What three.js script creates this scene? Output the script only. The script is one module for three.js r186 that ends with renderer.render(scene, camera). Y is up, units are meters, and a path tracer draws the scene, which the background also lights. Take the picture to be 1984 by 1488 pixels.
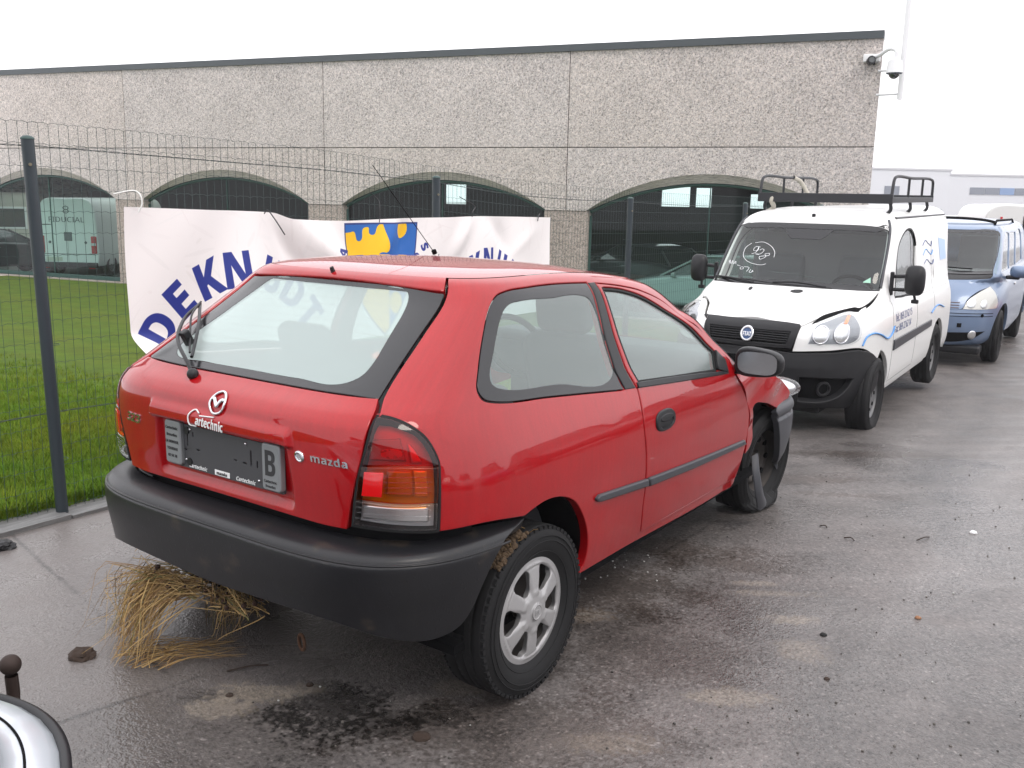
import * as THREE from 'three';
import { mergeGeometries, mergeVertices } from 'three/addons/utils/BufferGeometryUtils.js';
import { RoundedBoxGeometry } from 'three/addons/geometries/RoundedBoxGeometry.js';
import { TextGeometry } from 'three/addons/geometries/TextGeometry.js';
import { FontLoader } from 'three/addons/loaders/FontLoader.js';

// ---------------------------------------------------------------- camera, sky, sun, exposure
const scene = new THREE.Scene();
const PW = 1984, PH = 1488, FOC = 1818.37, PITCH = 0.1949, ROLL = 0.0208, EYE = 1.6683;
const camC = new THREE.Vector3(0, EYE, 0);
const camF = new THREE.Vector3(0, -Math.sin(PITCH), -Math.cos(PITCH));
const up0 = new THREE.Vector3(0, Math.cos(PITCH), -Math.sin(PITCH));
const camR = new THREE.Vector3(1, 0, 0).multiplyScalar(Math.cos(ROLL)).addScaledVector(up0, Math.sin(ROLL));
const camU = up0.clone().multiplyScalar(Math.cos(ROLL)).addScaledVector(new THREE.Vector3(1, 0, 0), -Math.sin(ROLL));
const camera = new THREE.PerspectiveCamera(2 * Math.atan(PH / 2 / FOC) * 180 / Math.PI, PW / PH, 0.05, 900);
camera.position.copy(camC); camera.up.copy(camU); camera.lookAt(camC.clone().add(camF));
{
  const w = 256, h = 128, data = new Float32Array(w * h * 4);
  for (let j = 0; j < h; j++) for (let i = 0; i < w; i++) {
    const el = (j + 0.5) / h * Math.PI - Math.PI / 2, az = i / w * Math.PI * 2;
    const t = Math.max(0, Math.sin(el));
    const cl = 1 + 0.035 * Math.sin(3 * az + 4 * el) * Math.cos(2 * az - 5 * el) + 0.02 * Math.sin(7 * az + 9 * el);
    let L = (0.94 + 0.18 * t) * cl;
    if (el < 0) L = 0.94;
    const k = (j * w + i) * 4;
    data[k] = L * 0.99; data[k + 1] = L * 0.985; data[k + 2] = L * 1.02; data[k + 3] = 1;
  }
  const sky = new THREE.DataTexture(data, w, h, THREE.RGBAFormat, THREE.FloatType);
  sky.mapping = THREE.EquirectangularReflectionMapping; sky.magFilter = THREE.LinearFilter; sky.minFilter = THREE.LinearFilter; sky.needsUpdate = true;
  scene.background = sky; scene.environment = sky;
}
const sun = new THREE.DirectionalLight(0xfff6ea, 0.6);
sun.position.set(14, 30, 12); sun.target.position.set(0, 0, -6); sun.castShadow = true; sun.shadow.radius = 40;
sun.shadow.mapSize.set(2048, 2048);
Object.assign(sun.shadow.camera, { left: -30, right: 30, top: 30, bottom: -30, near: 1, far: 90 });
scene.add(sun, sun.target);
scene.fog = new THREE.FogExp2(0xf2f2f6, 0.0011);
const renderer = new THREE.WebGLRenderer({ antialias: true });
renderer.toneMapping = THREE.LinearToneMapping; renderer.toneMappingExposure = 1.9;
renderer.shadowMap.enabled = true; renderer.setSize(1024, 768);

// ---------------------------------------------------------------- helpers
let seed = 12345;
const rnd = () => { seed = (seed * 1664525 + 1013904223) >>> 0; return seed / 4294967296; };
const rr = (a, b) => a + (b - a) * rnd();
const V3 = (x, y, z) => new THREE.Vector3(x, y, z);
const lin = (r, g, b) => new THREE.Color().setRGB(r, g, b);
const clamp = (x, a, b) => Math.min(b, Math.max(a, x));
const sstep = (a, b, x) => { const t = clamp((x - a) / (b - a), 0, 1); return t * t * (3 - 2 * t); };
const std = (c, rough = 0.6, metal = 0, extra = {}) => new THREE.MeshStandardMaterial({ color: c, roughness: rough, metalness: metal, ...extra });
const phys = (c, rough, extra = {}) => new THREE.MeshPhysicalMaterial({ color: c, roughness: rough, ...extra });
const taken = new Map();
function numbered(n) { const k = taken.get(n) || 0; taken.set(n, k + 1); return k ? `${n}_${String(k).padStart(3, '0')}` : n; }
function shad(o) { o.traverse(m => { if (m.isMesh) { m.castShadow = true; m.receiveShadow = true; } }); return o; }
function tag(o, label, category, group, kind) { o.userData = { label, category }; if (group) o.userData.group = group; if (kind) o.userData.kind = kind; return o; }
function thing(name, label, category, pos = [0, 0, 0], turn = 0, group) {
  const o = new THREE.Group(); o.name = numbered(name); scene.add(o); o.position.set(...pos); o.rotation.y = turn; return tag(o, label, category, group);
}
function mesh(name, geo, m, parent = scene) {
  if (Array.isArray(geo)) geo = merge(geo);
  const o = new THREE.Mesh(geo, m); o.name = parent === scene ? numbered(name) : name; o.castShadow = o.receiveShadow = true; parent.add(o); return o;
}
function structure(name, geo, m) { const o = mesh(name, geo, m); o.userData.kind = 'structure'; return o; }
function clean(g) {
  g = g.index ? g.toNonIndexed() : g; const r = new THREE.BufferGeometry();
  r.setAttribute('position', g.attributes.position);
  if (!g.attributes.normal) { g.computeVertexNormals(); }
  r.setAttribute('normal', g.attributes.normal);
  r.setAttribute('uv', g.attributes.uv || new THREE.BufferAttribute(new Float32Array(g.attributes.position.count * 2), 2)); return r;
}
const merge = gs => mergeGeometries(gs.map(clean));
const at = (g, x, y, z, rx = 0, ry = 0, rz = 0) => { g.rotateX(rx); g.rotateY(ry); g.rotateZ(rz); g.translate(x, y, z); return g; };
const box = (w, h, d, x = 0, y = 0, z = 0) => new THREE.BoxGeometry(w, h, d).translate(x, y, z);
const rbox = (w, h, d, r, x = 0, y = 0, z = 0, seg = 3) => new RoundedBoxGeometry(w, h, d, seg, Math.min(r, w / 2.01, h / 2.01, d / 2.01)).translate(x, y, z);
const cyl = (r1, r2, h, seg = 16, x = 0, y = 0, z = 0) => new THREE.CylinderGeometry(r1, r2, h, seg).translate(x, y, z);
function rod(a, b, r, seg = 8) {
  const d = b.clone().sub(a), L = d.length(); const g = new THREE.CylinderGeometry(r, r, L, seg);
  g.applyQuaternion(new THREE.Quaternion().setFromUnitVectors(V3(0, 1, 0), d.normalize())); const c = a.clone().add(b).multiplyScalar(0.5); return g.translate(c.x, c.y, c.z);
}
const tube = (pts, r, seg = 24, rad = 8, closed = false) => new THREE.TubeGeometry(new THREE.CatmullRomCurve3(pts, closed, 'centripetal'), seg, r, rad, closed);
// value noise
const NP = new Uint8Array(65536); { let s = 777; for (let i = 0; i < 65536; i++) { s = (s * 1664525 + 1013904223) >>> 0; NP[i] = s >>> 24; } }
function vnoise(x, y, per = 0) {
  let xi = Math.floor(x), yi = Math.floor(y); const xf = x - xi, yf = y - yi;
  const h = (a, b) => { if (per) { a = ((a % per) + per) % per; b = ((b % per) + per) % per; } return NP[((a & 255) * 256 + (b & 255)) & 65535] / 255; };
  const u = xf * xf * (3 - 2 * xf), v = yf * yf * (3 - 2 * yf);
  return (h(xi, yi) * (1 - u) + h(xi + 1, yi) * u) * (1 - v) + (h(xi, yi + 1) * (1 - u) + h(xi + 1, yi + 1) * u) * v;
}
function fbm(x, y, o = 4, per = 0) { let a = 0.5, s = 0, t = 0; for (let i = 0; i < o; i++) { s += a * vnoise(x, y, per); t += a; a *= 0.5; x *= 2; y *= 2; per *= 2; x += 17.3 * (per ? 0 : 1); } return s / t; }
function dtex(n, fn, srgb = true, rx = 1, ry = 1, m = n) {
  const d = new Uint8Array(n * m * 4);
  for (let j = 0; j < m; j++) for (let i = 0; i < n; i++) { const c = fn(i / n, j / m, i, j), k = (j * n + i) * 4; for (let q = 0; q < 3; q++) d[k + q] = clamp((Array.isArray(c) ? c[q] : c) * 255, 0, 255); d[k + 3] = 255; }
  const t = new THREE.DataTexture(d, n, m, THREE.RGBAFormat); t.wrapS = t.wrapT = THREE.RepeatWrapping; t.magFilter = THREE.LinearFilter; t.minFilter = THREE.LinearMipmapLinearFilter; t.generateMipmaps = true;
  if (srgb) t.colorSpace = THREE.SRGBColorSpace; t.repeat.set(rx, ry); t.needsUpdate = true; return t;
}
// pixel <-> world (only directions; depth always comes from the surface hit)
function project(P) { const d = P.clone().sub(camC), z = d.dot(camF); return [PW / 2 + FOC * d.dot(camR) / z, PH / 2 - FOC * d.dot(camU) / z]; }
function ray(px, py) { return camF.clone().addScaledVector(camR, (px - PW / 2) / FOC).addScaledVector(camU, -(py - PH / 2) / FOC); }
function groundAt(px, py, y = 0) { const r = ray(px, py); return camC.clone().addScaledVector(r, (y - EYE) / r.y); }
function groundHit(px, py) { let p = groundAt(px, py, 0); for (let i = 0; i < 12; i++) p = groundAt(px, py, groundY(p.z)); return p; }
// monotone cubic interpolation
function pchip(xs, ys) {
  const n = xs.length, d = [], m = [];
  for (let i = 0; i < n - 1; i++) d.push((ys[i + 1] - ys[i]) / (xs[i + 1] - xs[i]));
  m[0] = d[0]; m[n - 1] = d[n - 2];
  for (let i = 1; i < n - 1; i++) { if (d[i - 1] * d[i] <= 0) m[i] = 0; else { const h0 = xs[i] - xs[i - 1], h1 = xs[i + 1] - xs[i], w1 = 2 * h1 + h0, w2 = h1 + 2 * h0; m[i] = (w1 + w2) / (w1 / d[i - 1] + w2 / d[i]); } }
  return x => {
    if (x <= xs[0]) return ys[0] + (x - xs[0]) * 0; if (x >= xs[n - 1]) return ys[n - 1];
    let i = 0; while (x > xs[i + 1]) i++; const h = xs[i + 1] - xs[i], t = (x - xs[i]) / h, t2 = t * t, t3 = t2 * t;
    return (2 * t3 - 3 * t2 + 1) * ys[i] + (t3 - 2 * t2 + t) * h * m[i] + (-2 * t3 + 3 * t2) * ys[i + 1] + (t3 - t2) * h * m[i + 1];
  };
}
const groundY = (() => { const f = pchip([-100, 4.2, 6, 7, 8, 9, 10, 12.5, 30, 400], [0, 0, -0.03, -0.09, -0.165, -0.2, -0.22, -0.24, -0.26, -0.6]); return z => f(-z); })();

// ---------------------------------------------------------------- ring bodies: a vehicle skin as plan outlines stacked by height
class Ring {
  // rows: [v, y, halfWidth, xEnd, xMid]; dir -1 = rear end sheet, +1 = front end sheet; s runs round the outline from the end's centre (s > 0 on the right)
  constructor({ rows, n, dir, bow, lift, matrix }) {
    const c = k => rows.map(r => r[k]);
    this.fy = pchip(c(0), c(1)); this.fw = pchip(c(0), c(2)); this.fx = pchip(c(0), c(3)); this.fm = pchip(c(0), c(4));
    this.n = n; this.dir = dir; this.bow = bow || (() => 1); this.lift = lift || (() => 0); this.matrix = matrix || new THREE.Matrix4(); this.disp = null;
    const v0 = rows[Math.floor(rows.length * 0.35)][0], a = Math.abs(this.fm(v0) - this.fx(v0)), w = this.fw(v0); this.vmin = rows[0][0]; this.vmax = rows[rows.length - 1][0];
    const N = 400; this.S = [0]; let px = a, pz = 0;
    for (let i = 1; i <= N; i++) { const [x, z] = this.se(i / N * Math.PI / 2, a, w, v0); this.S.push(this.S[i - 1] + Math.hypot(x - px, z - pz)); px = x; pz = z; }
    this.s90 = this.S[N]; this.N = N;
  }
  se(th, a, w, v) { const e = 2 / (typeof this.n === 'function' ? this.n(v) : this.n); return [a * Math.pow(Math.max(0, Math.cos(th)), e), w * Math.pow(Math.max(0, Math.sin(th)), e)]; }
  base(s, v) {
    const g = s < 0 ? -1 : 1, u = Math.abs(s), w = this.fw(v), xe = this.fx(v), xm = this.fm(v), a = Math.abs(xm - xe); let x, z;
    if (u < this.s90) {
      let lo = 0, hi = this.N; while (hi - lo > 1) { const m = (lo + hi) >> 1; if (this.S[m] <= u) lo = m; else hi = m; }
      const t = (u - this.S[lo]) / (this.S[hi] - this.S[lo]);
      const A = this.se(lo / this.N * Math.PI / 2, a, w, v), B = this.se(hi / this.N * Math.PI / 2, a, w, v);
      x = xm + this.dir * (A[0] + (B[0] - A[0]) * t); z = A[1] + (B[1] - A[1]) * t;
    } else { x = xm - this.dir * (u - this.s90); z = w; }
    return V3(x, this.fy(v) + this.lift(x, v), g * z * this.bow(x, v));
  }
  nrm0(s, v, f) {
    const e = 0.004, a = f(s - e, v), b = f(s + e, v), c = f(s, Math.max(this.vmin, v - e)), d = f(s, Math.min(this.vmax, v + e));
    const n = b.sub(a).cross(d.sub(c)); if (n.lengthSq() < 1e-16) return V3(0, 1, 0); n.normalize(); if (this.dir > 0) n.negate(); return n;
  }
  pt(s, v) { const p = this.base(s, v); if (this.disp) { const d = this.disp(s, v); if (d) p.addScaledVector(this.nrm0(s, v, (a, b) => this.base(a, b)), d); } return p; }
  nrm(s, v) { return this.nrm0(s, v, (a, b) => this.pt(a, b)); }
  world(s, v) { return this.pt(s, v).applyMatrix4(this.matrix); }
  // (s, v) where the ray through a pixel meets the skin
  hit(px, py, smin = -5.4, smax = 5.4) {
    if (!this.grid) { this.grid = []; const inv = new THREE.Matrix4().copy(this.matrix).invert(), o = camC.clone().applyMatrix4(inv);
      for (let i = 0; i <= 270; i++) for (let j = 0; j <= 60; j++) { const s = -5.4 + 10.8 * i / 270, v = this.vmin + (this.vmax - this.vmin) * j / 60, p = this.base(s, v); if (this.nrm0(s, v, (a, b) => this.base(a, b)).dot(o.clone().sub(p)) < 0) continue; this.grid.push([s, v, ...project(p.applyMatrix4(this.matrix))]); } }
    let best = 1e9, s = 0, v = 0; for (const g of this.grid) { if (g[0] < smin || g[0] > smax) continue; const d = (g[2] - px) ** 2 + (g[3] - py) ** 2; if (d < best) { best = d; s = g[0]; v = g[1]; } }
    for (let i = 0; i < 14; i++) {
      const e = 0.003, f = (a, b) => project(this.base(a, b).applyMatrix4(this.matrix)), p = f(s, v), ps = f(s + e, v), pv = f(s, v + e);
      const a = (ps[0] - p[0]) / e, b = (pv[0] - p[0]) / e, c = (ps[1] - p[1]) / e, d = (pv[1] - p[1]) / e, det = a * d - b * c; if (Math.abs(det) < 1e-3) break;
      const rx = px - p[0], ry = py - p[1]; let ds = (rx * d - b * ry) / det, dv = (a * ry - c * rx) / det; const L = Math.hypot(ds, dv); if (L > 0.08) { ds *= 0.08 / L; dv *= 0.08 / L; }
      s = clamp(s + ds, smin, smax); v = clamp(v + dv, this.vmin, this.vmax);
    }
    return [s, v];
  }
  trace(px, o) { return smooth(px.map(p => [...this.hit(p[0], p[1], o?.smin, o?.smax), p[2]])); }
}
// outline smoothing: points flagged 1 are corners
function smooth(pts, closed = true, step = 0.02) {
  const n = pts.length, out = [], P = i => pts[((i % n) + n) % n];
  for (let i = 0; i < (closed ? n : n - 1); i++) {
    const p1 = P(i), p2 = P(i + 1), p0 = p1[2] || (!closed && i === 0) ? [2 * p1[0] - p2[0], 2 * p1[1] - p2[1]] : P(i - 1), p3 = p2[2] || (!closed && i === n - 2) ? [2 * p2[0] - p1[0], 2 * p2[1] - p1[1]] : P(i + 2);
    const L = Math.hypot(p2[0] - p1[0], p2[1] - p1[1]), k = Math.max(1, Math.ceil(L / step));
    if (L < 1e-6) continue;
    const d0 = Math.max(1e-4, Math.hypot(p1[0] - p0[0], p1[1] - p0[1])), d2 = Math.max(1e-4, Math.hypot(p3[0] - p2[0], p3[1] - p2[1]));
    for (let j = 0; j < k; j++) {
      const t = j / k, t2 = t * t, t3 = t2 * t, r = [];
      for (let q = 0; q < 2; q++) {
        const m1 = p1[2] ? (p2[q] - p1[q]) : ((p1[q] - p0[q]) / d0 * L + (p2[q] - p1[q])) * 0.5, m2 = p2[2] ? (p2[q] - p1[q]) : ((p3[q] - p2[q]) / d2 * L + (p2[q] - p1[q])) * 0.5;
        r.push((2 * t3 - 3 * t2 + 1) * p1[q] + (t3 - 2 * t2 + t) * m1 + (-2 * t3 + 3 * t2) * p2[q] + (t3 - t2) * m2);
      }
      out.push(r);
    }
  }
  if (!closed) out.push(pts[n - 1].slice(0, 2));
  return out;
}
const area2 = p => { let a = 0; for (let i = 0; i < p.length; i++) { const q = p[(i + 1) % p.length]; a += p[i][0] * q[1] - q[0] * p[i][1]; } return a; };
const ccw = p => area2(p) < 0 ? p.slice().reverse() : p, cw = p => area2(p) > 0 ? p.slice().reverse() : p;
function inset(p, d) {   // moves every vertex to the left of travel by d
  const n = p.length, o = [];
  for (let i = 0; i < n; i++) {
    const a = p[(i + n - 1) % n], b = p[i], c = p[(i + 1) % n]; let x1 = b[0] - a[0], y1 = b[1] - a[1], x2 = c[0] - b[0], y2 = c[1] - b[1]; const l1 = Math.hypot(x1, y1) || 1, l2 = Math.hypot(x2, y2) || 1; x1 /= l1; y1 /= l1; x2 /= l2; y2 /= l2;
    let nx = -(y1 + y2), ny = x1 + x2; const L = Math.hypot(nx, ny) || 1; nx /= L; ny /= L; const k = Math.min(1.25, 1 / Math.max(0.3, nx * -y1 + ny * x1)); o.push([b[0] + nx * d * k, b[1] + ny * d * k]);
  }
  return o;
}
function densify(p, L) { const o = []; for (let i = 0; i < p.length; i++) { const a = p[i], b = p[(i + 1) % p.length], k = Math.max(1, Math.ceil(Math.hypot(b[0] - a[0], b[1] - a[1]) / L)); for (let j = 0; j < k; j++) o.push([a[0] + (b[0] - a[0]) * j / k, a[1] + (b[1] - a[1]) * j / k]); } return o; }
// a piece of skin: outline (and holes) in sheet coordinates -> bevelled, rimmed panel
function patch(sh, outline, { holes = [], L = 0.05, off = 0, gap = 0, bevel = 0.003, rim = 0.015, mirror = false, flat = null, uvs = 1 } = {}) {
  let C = inset(ccw(densify(outline, L)), gap), H = holes.map(h => inset(cw(densify(h, L)), gap));
  const outer = [C, ...H]; const inn = outer.map(p => bevel ? inset(p, bevel) : p);
  const pts = [].concat(...inn), tris = THREE.ShapeUtils.triangulateShape(inn[0].map(p => new THREE.Vector2(...p)), inn.slice(1).map(h => h.map(p => new THREE.Vector2(...p))));
  let T = tris.map(t => t.slice());
  for (let pass = 0; pass < 9; pass++) {
    const mid = new Map(); let any = false;
    const get = (a, b) => { const A = pts[a], B = pts[b]; if (Math.hypot(A[0] - B[0], A[1] - B[1]) <= L * 1.001) return -1; const k = a < b ? a * 1e6 + b : b * 1e6 + a; let m = mid.get(k); if (m === undefined) { m = pts.length; pts.push([(A[0] + B[0]) / 2, (A[1] + B[1]) / 2]); mid.set(k, m); any = true; } return m; };
    const N = [];
    for (const [a, b, c] of T) {
      const ab = get(a, b), bc = get(b, c), ca = get(c, a), k = (ab >= 0) + (bc >= 0) + (ca >= 0);
      if (!k) N.push([a, b, c]);
      else if (k === 3) N.push([a, ab, ca], [ab, b, bc], [ca, bc, c], [ab, bc, ca]);
      else if (k === 1) { if (ab >= 0) N.push([a, ab, c], [ab, b, c]); else if (bc >= 0) N.push([b, bc, a], [bc, c, a]); else N.push([c, ca, b], [ca, a, b]); }
      else { if (ab < 0) N.push([c, ca, bc], [ca, a, b], [ca, b, bc]); else if (bc < 0) N.push([a, ab, ca], [ab, b, c], [ab, c, ca]); else N.push([b, bc, ab], [bc, c, a], [bc, a, ab]); }
    }
    T = N; if (!any) break;
  }
  const pos = [], nor = [], uv = [], P = [], Nn = [];
  for (const [s, v] of pts) { const n = sh.nrm(s, v); P.push(sh.pt(s, v).addScaledVector(n, off)); Nn.push(n); }
  const put = (p, n, u) => { pos.push(p.x, p.y, p.z); nor.push(n.x, n.y, n.z); uv.push(u[0] * uvs, u[1] * uvs); };
  const fl = sh.dir > 0;
  for (const [a, b, c] of T) { const o = fl ? [a, c, b] : [a, b, c]; for (const k of o) put(P[k], Nn[k], pts[k]); }
  const strip = (r1, r2, n1, n2, us) => { const m = r1.length; for (let i = 0; i < m; i++) { const j = (i + 1) % m; const q = fl ? [[r1, i], [r2, i], [r1, j], [r1, j], [r2, i], [r2, j]] : [[r1, i], [r1, j], [r2, i], [r2, i], [r1, j], [r2, j]]; for (const [r, k] of q) put(r[k], (r === r1 ? n1 : n2)[k], us[k]); } };
  outer.forEach((o, i) => {
    const top = inn[i].map(([s, v]) => { const n = sh.nrm(s, v); return [sh.pt(s, v).addScaledVector(n, off), n]; });
    const ed = o.map(([s, v]) => { const n = sh.nrm(s, v); return [sh.pt(s, v).addScaledVector(n, off - bevel), n]; });
    const m = o.length, side = ed.map((e, k) => { const t = ed[(k + 1) % m][0].clone().sub(ed[(k + m - 1) % m][0]).normalize(); const r = t.cross(e[1]).normalize(); if (fl) r.negate(); return r; });
    if (bevel) strip(ed.map(e => e[0]), top.map(e => e[0]), side.map((r, k) => r.clone().addScaledVector(ed[k][1], 0.4).normalize()), top.map(e => e[1]), o);
    if (rim) strip(ed.map(e => e[0].clone().addScaledVector(e[1], -rim)), ed.map(e => e[0]), side, side, o);
  });
  if (mirror) { for (let i = 0; i < pos.length; i += 9) { for (let k = 0; k < 3; k++) { pos[i + 3 * k + 2] *= -1; nor[i + 3 * k + 2] *= -1; } for (let q = 0; q < 3; q++) { let t = pos[i + 3 + q]; pos[i + 3 + q] = pos[i + 6 + q]; pos[i + 6 + q] = t; t = nor[i + 3 + q]; nor[i + 3 + q] = nor[i + 6 + q]; nor[i + 6 + q] = t; } for (let q = 0; q < 2; q++) { const u = i / 9 * 6; const t = uv[u + 2 + q]; uv[u + 2 + q] = uv[u + 4 + q]; uv[u + 4 + q] = t; } } }
  const g = new THREE.BufferGeometry(); g.setAttribute('position', new THREE.Float32BufferAttribute(pos, 3)); g.setAttribute('normal', new THREE.Float32BufferAttribute(nor, 3)); g.setAttribute('uv', new THREE.Float32BufferAttribute(uv, 2)); return g;
}
// grid of a sheet function f(i/n, j/m) -> Vector3
function gridGeo(n, m, f, flip = false) {
  const pos = [], uv = [], idx = []; for (let j = 0; j <= m; j++) for (let i = 0; i <= n; i++) { const p = f(i / n, j / m); pos.push(p.x, p.y, p.z); uv.push(i / n, j / m); }
  for (let j = 0; j < m; j++) for (let i = 0; i < n; i++) { const a = j * (n + 1) + i, b = a + 1, c = a + n + 1, d = c + 1; flip ? idx.push(a, c, b, b, c, d) : idx.push(a, b, c, b, d, c); }
  const g = new THREE.BufferGeometry(); g.setAttribute('position', new THREE.Float32BufferAttribute(pos, 3)); g.setAttribute('uv', new THREE.Float32BufferAttribute(uv, 2)); g.setIndex(idx); g.computeVertexNormals(); return g;
}
const fonts = {}; for (const k of ['sans_bold', 'sans_regular', 'serif_bold']) fonts[k] = await new FontLoader().loadAsync(`fonts/droid/droid_${k}.typeface.json`);
function textGeo(t, size, depth = 0.002, font = 'sans_bold', shear = 0, sx = 1) {
  const g = new TextGeometry(t, { font: fonts[font], size, depth, curveSegments: 3, bevelEnabled: false }); g.computeBoundingBox(); const b = g.boundingBox; g.translate(-(b.min.x + b.max.x) / 2, -(b.min.y + b.max.y) / 2, 0);
  const p = g.attributes.position; for (let i = 0; i < p.count; i++) p.setX(i, (p.getX(i) + shear * p.getY(i)) * sx); return g;
}
// bend a flat geometry (x along s, y along v, z outward) onto a sheet; flipped for front sheets so that it reads right from outside
function onSheet(sh, g, s0, v0, ang = 0, off = 0) {
  g = clean(g); const p = g.attributes.position, ca = Math.cos(ang), sa = Math.sin(ang), fx = sh.dir > 0 ? -1 : 1;
  for (let i = 0; i < p.count; i++) { const x = p.getX(i), y = p.getY(i), z = p.getZ(i); const s = s0 + fx * (x * ca - y * sa), v = v0 + x * sa + y * ca, n = sh.nrm(s, v), q = sh.pt(s, v).addScaledVector(n, off + z); p.setXYZ(i, q.x, q.y, q.z); }
  g.computeVertexNormals(); return g;
}
const line2 = (sh, pts, w, off, L = 0.03, h = 0) => {   // ribbon / flat tube along points on a sheet
  const P = smooth(pts, false, L).map(([s, v]) => { const n = sh.nrm(s, v); return sh.pt(s, v).addScaledVector(n, off); }); return tube(P, w, Math.max(2, P.length * 2), 6);
};
// ---------------------------------------------------------------- paved yard, lawn, kerb
const FD = V3(Math.sin(35.4 * Math.PI / 180), 0, -Math.cos(35.4 * Math.PI / 180)), FN = V3(-FD.z, 0, FD.x), FP = V3(-2.33, 0, -4.666);   // fence line, normal towards the yard
const fenceAt = (t, y = 0, off = 0) => FP.clone().addScaledVector(FD, t).addScaledVector(FN, off).setY(y);
const fenceGround = t => groundY(fenceAt(t).z);
const fencePix = (px, py, off = 0) => { const r = ray(px, py), o = FP.clone().addScaledVector(FN, off), k = o.clone().sub(camC).dot(FN) / r.dot(FN), p = camC.clone().addScaledVector(r, k); return [p.clone().sub(FP).dot(FD), p.y]; };
{
  // surface print of the yard: aggregate, damp patches, tyre grime, spilled oil, dried mud and slab joints, each where it lies
  const N = 2048, SZ = 14, X0 = -5, Z0 = -11;
  const toW = (px, py) => { const p = groundHit(px, py); return [p.x, p.z]; };
  const seg = (a, b) => { const A = toW(...a), B = toW(...b); return [...A, ...B]; };
  const joints = [seg([10, 1025], [195, 1192]), seg([195, 1192], [330, 1310]), seg([75, 1412], [380, 1312]), seg([1290, 1066], [1440, 978])];
  const dseg = (x, z, s) => { const dx = s[2] - s[0], dz = s[3] - s[1], t = clamp(((x - s[0]) * dx + (z - s[1]) * dz) / (dx * dx + dz * dz), 0, 1); return Math.hypot(x - s[0] - t * dx, z - s[1] - t * dz); };
  const blobs = [];   // [px, py, radius m, stretch, strength, kind]
  const blob = (px, py, rx, rz, k, kind, ang = 0) => { const w = toW(px, py); blobs.push([w[0], w[1], rx, rz, k, kind, ang]); };
  blob(640, 1375, 0.20, 0.15, 1, 'oil'); blob(560, 1390, 0.12, 0.08, 0.8, 'oil'); blob(720, 1400, 0.16, 0.10, 0.7, 'oil'); blob(840, 1385, 0.10, 0.07, 0.7, 'oil'); blob(450, 1345, 0.18, 0.05, 0.6, 'oil'); blob(650, 1335, 0.10, 0.05, 0.6, 'oil');
  blob(490, 1340, 0.16, 0.07, 1, 'mud'); blob(420, 1370, 0.10, 0.06, 0.7, 'mud'); blob(560, 1335, 0.12, 0.05, 0.6, 'mud'); blob(900, 1330, 0.10, 0.05, 0.5, 'mud'); blob(1130, 1190, 0.12, 0.06, 0.7, 'mud'); blob(1470, 1130, 0.14, 0.03, 0.6, 'mud'); blob(1540, 1200, 0.12, 0.05, 0.7, 'mud'); blob(1500, 1150, 0.20, 0.04, 0.5, 'mud'); blob(1560, 1260, 0.10, 0.10, 0.5, 'mud'); blob(1400, 1350, 0.16, 0.05, 0.6, 'mud'); blob(1180, 1440, 0.15, 0.06, 0.5, 'mud');
  blob(1300, 1060, 0.5, 0.12, 0.8, 'grime', 0.2); blob(1180, 1130, 0.45, 0.3, 0.8, 'grime'); blob(1400, 1090, 0.35, 0.10, 0.7, 'grime', 0.3); blob(1650, 960, 0.4, 0.06, 0.6, 'grime', 0.1); blob(1560, 930, 0.5, 0.10, 0.7, 'grime'); blob(1000, 1420, 0.5, 0.2, 0.6, 'grime'); blob(1220, 1250, 0.4, 0.3, 0.5, 'grime'); blob(1700, 880, 0.7, 0.12, 0.6, 'grime');
  const rough = new Float32Array(N * N);
  const tex = dtex(N, (u, v, i, j) => {
    const x = X0 + u * SZ, z = Z0 + v * SZ;
    let n1 = fbm(x * 0.9 + 3, z * 0.9, 4), n2 = fbm(x * 5, z * 5 + 9, 3), gr = NP[(i * 131 + j * 7919) & 65535] / 255, gr2 = vnoise(i * 0.5, j * 0.5), st = fbm(x * 6 + z * 3.2, (z * 0.8 - x * 0.6) * 1.2, 3);
    // left of the slab joint the surface is smooth concrete, right of it worn asphalt
    const sm = sstep(0.25, -0.35, (x + 1.05) * 0.82 + (z + 3.0) * 0.55 + (n1 - 0.5) * 0.5);
    const lane = (x + 2.33) * 0.815 + (z + 4.67) * 0.579, along = (x + 2.33) * 0.579 - (z + 4.67) * 0.815, tr = fbm(lane * 2.6 + 0.25 * n1, along * 0.22 + 4, 4), sw = fbm(lane * 1.1 + along * 0.9, (along - lane) * 5.5, 3);
    let a = 0.112 + 0.055 * (n1 - 0.5) + 0.045 * (n2 - 0.5) + 0.030 * (st - 0.5) + 0.075 * (tr - 0.5) + 0.05 * (sw - 0.5);
    a += (gr - 0.5) * 0.060 + (gr2 - 0.5) * 0.045; if (gr > 0.985) a += 0.10; if (gr < 0.012) a *= 0.55;
    a = a * (1 - sm) + sm * (0.125 + 0.05 * (n1 - 0.5) + 0.02 * (n2 - 0.5) + (gr - 0.5) * 0.018);
    let c = [a * 1.10, a * 0.98, a * 0.94], ro = 0.50 + 0.25 * (n2 - 0.5) + 0.5 * (n1 - 0.5) - 0.12 * sm; const wet = sstep(0.50, 0.62, fbm(x * 0.7 + 8, z * 0.9 + 2, 3)); ro -= 0.16 * wet + 0.55 * Math.max(0, tr - 0.5) + 0.25 * Math.max(0, sw - 0.52); for (let q = 0; q < 3; q++) c[q] *= 1 - 0.22 * wet;
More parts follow.
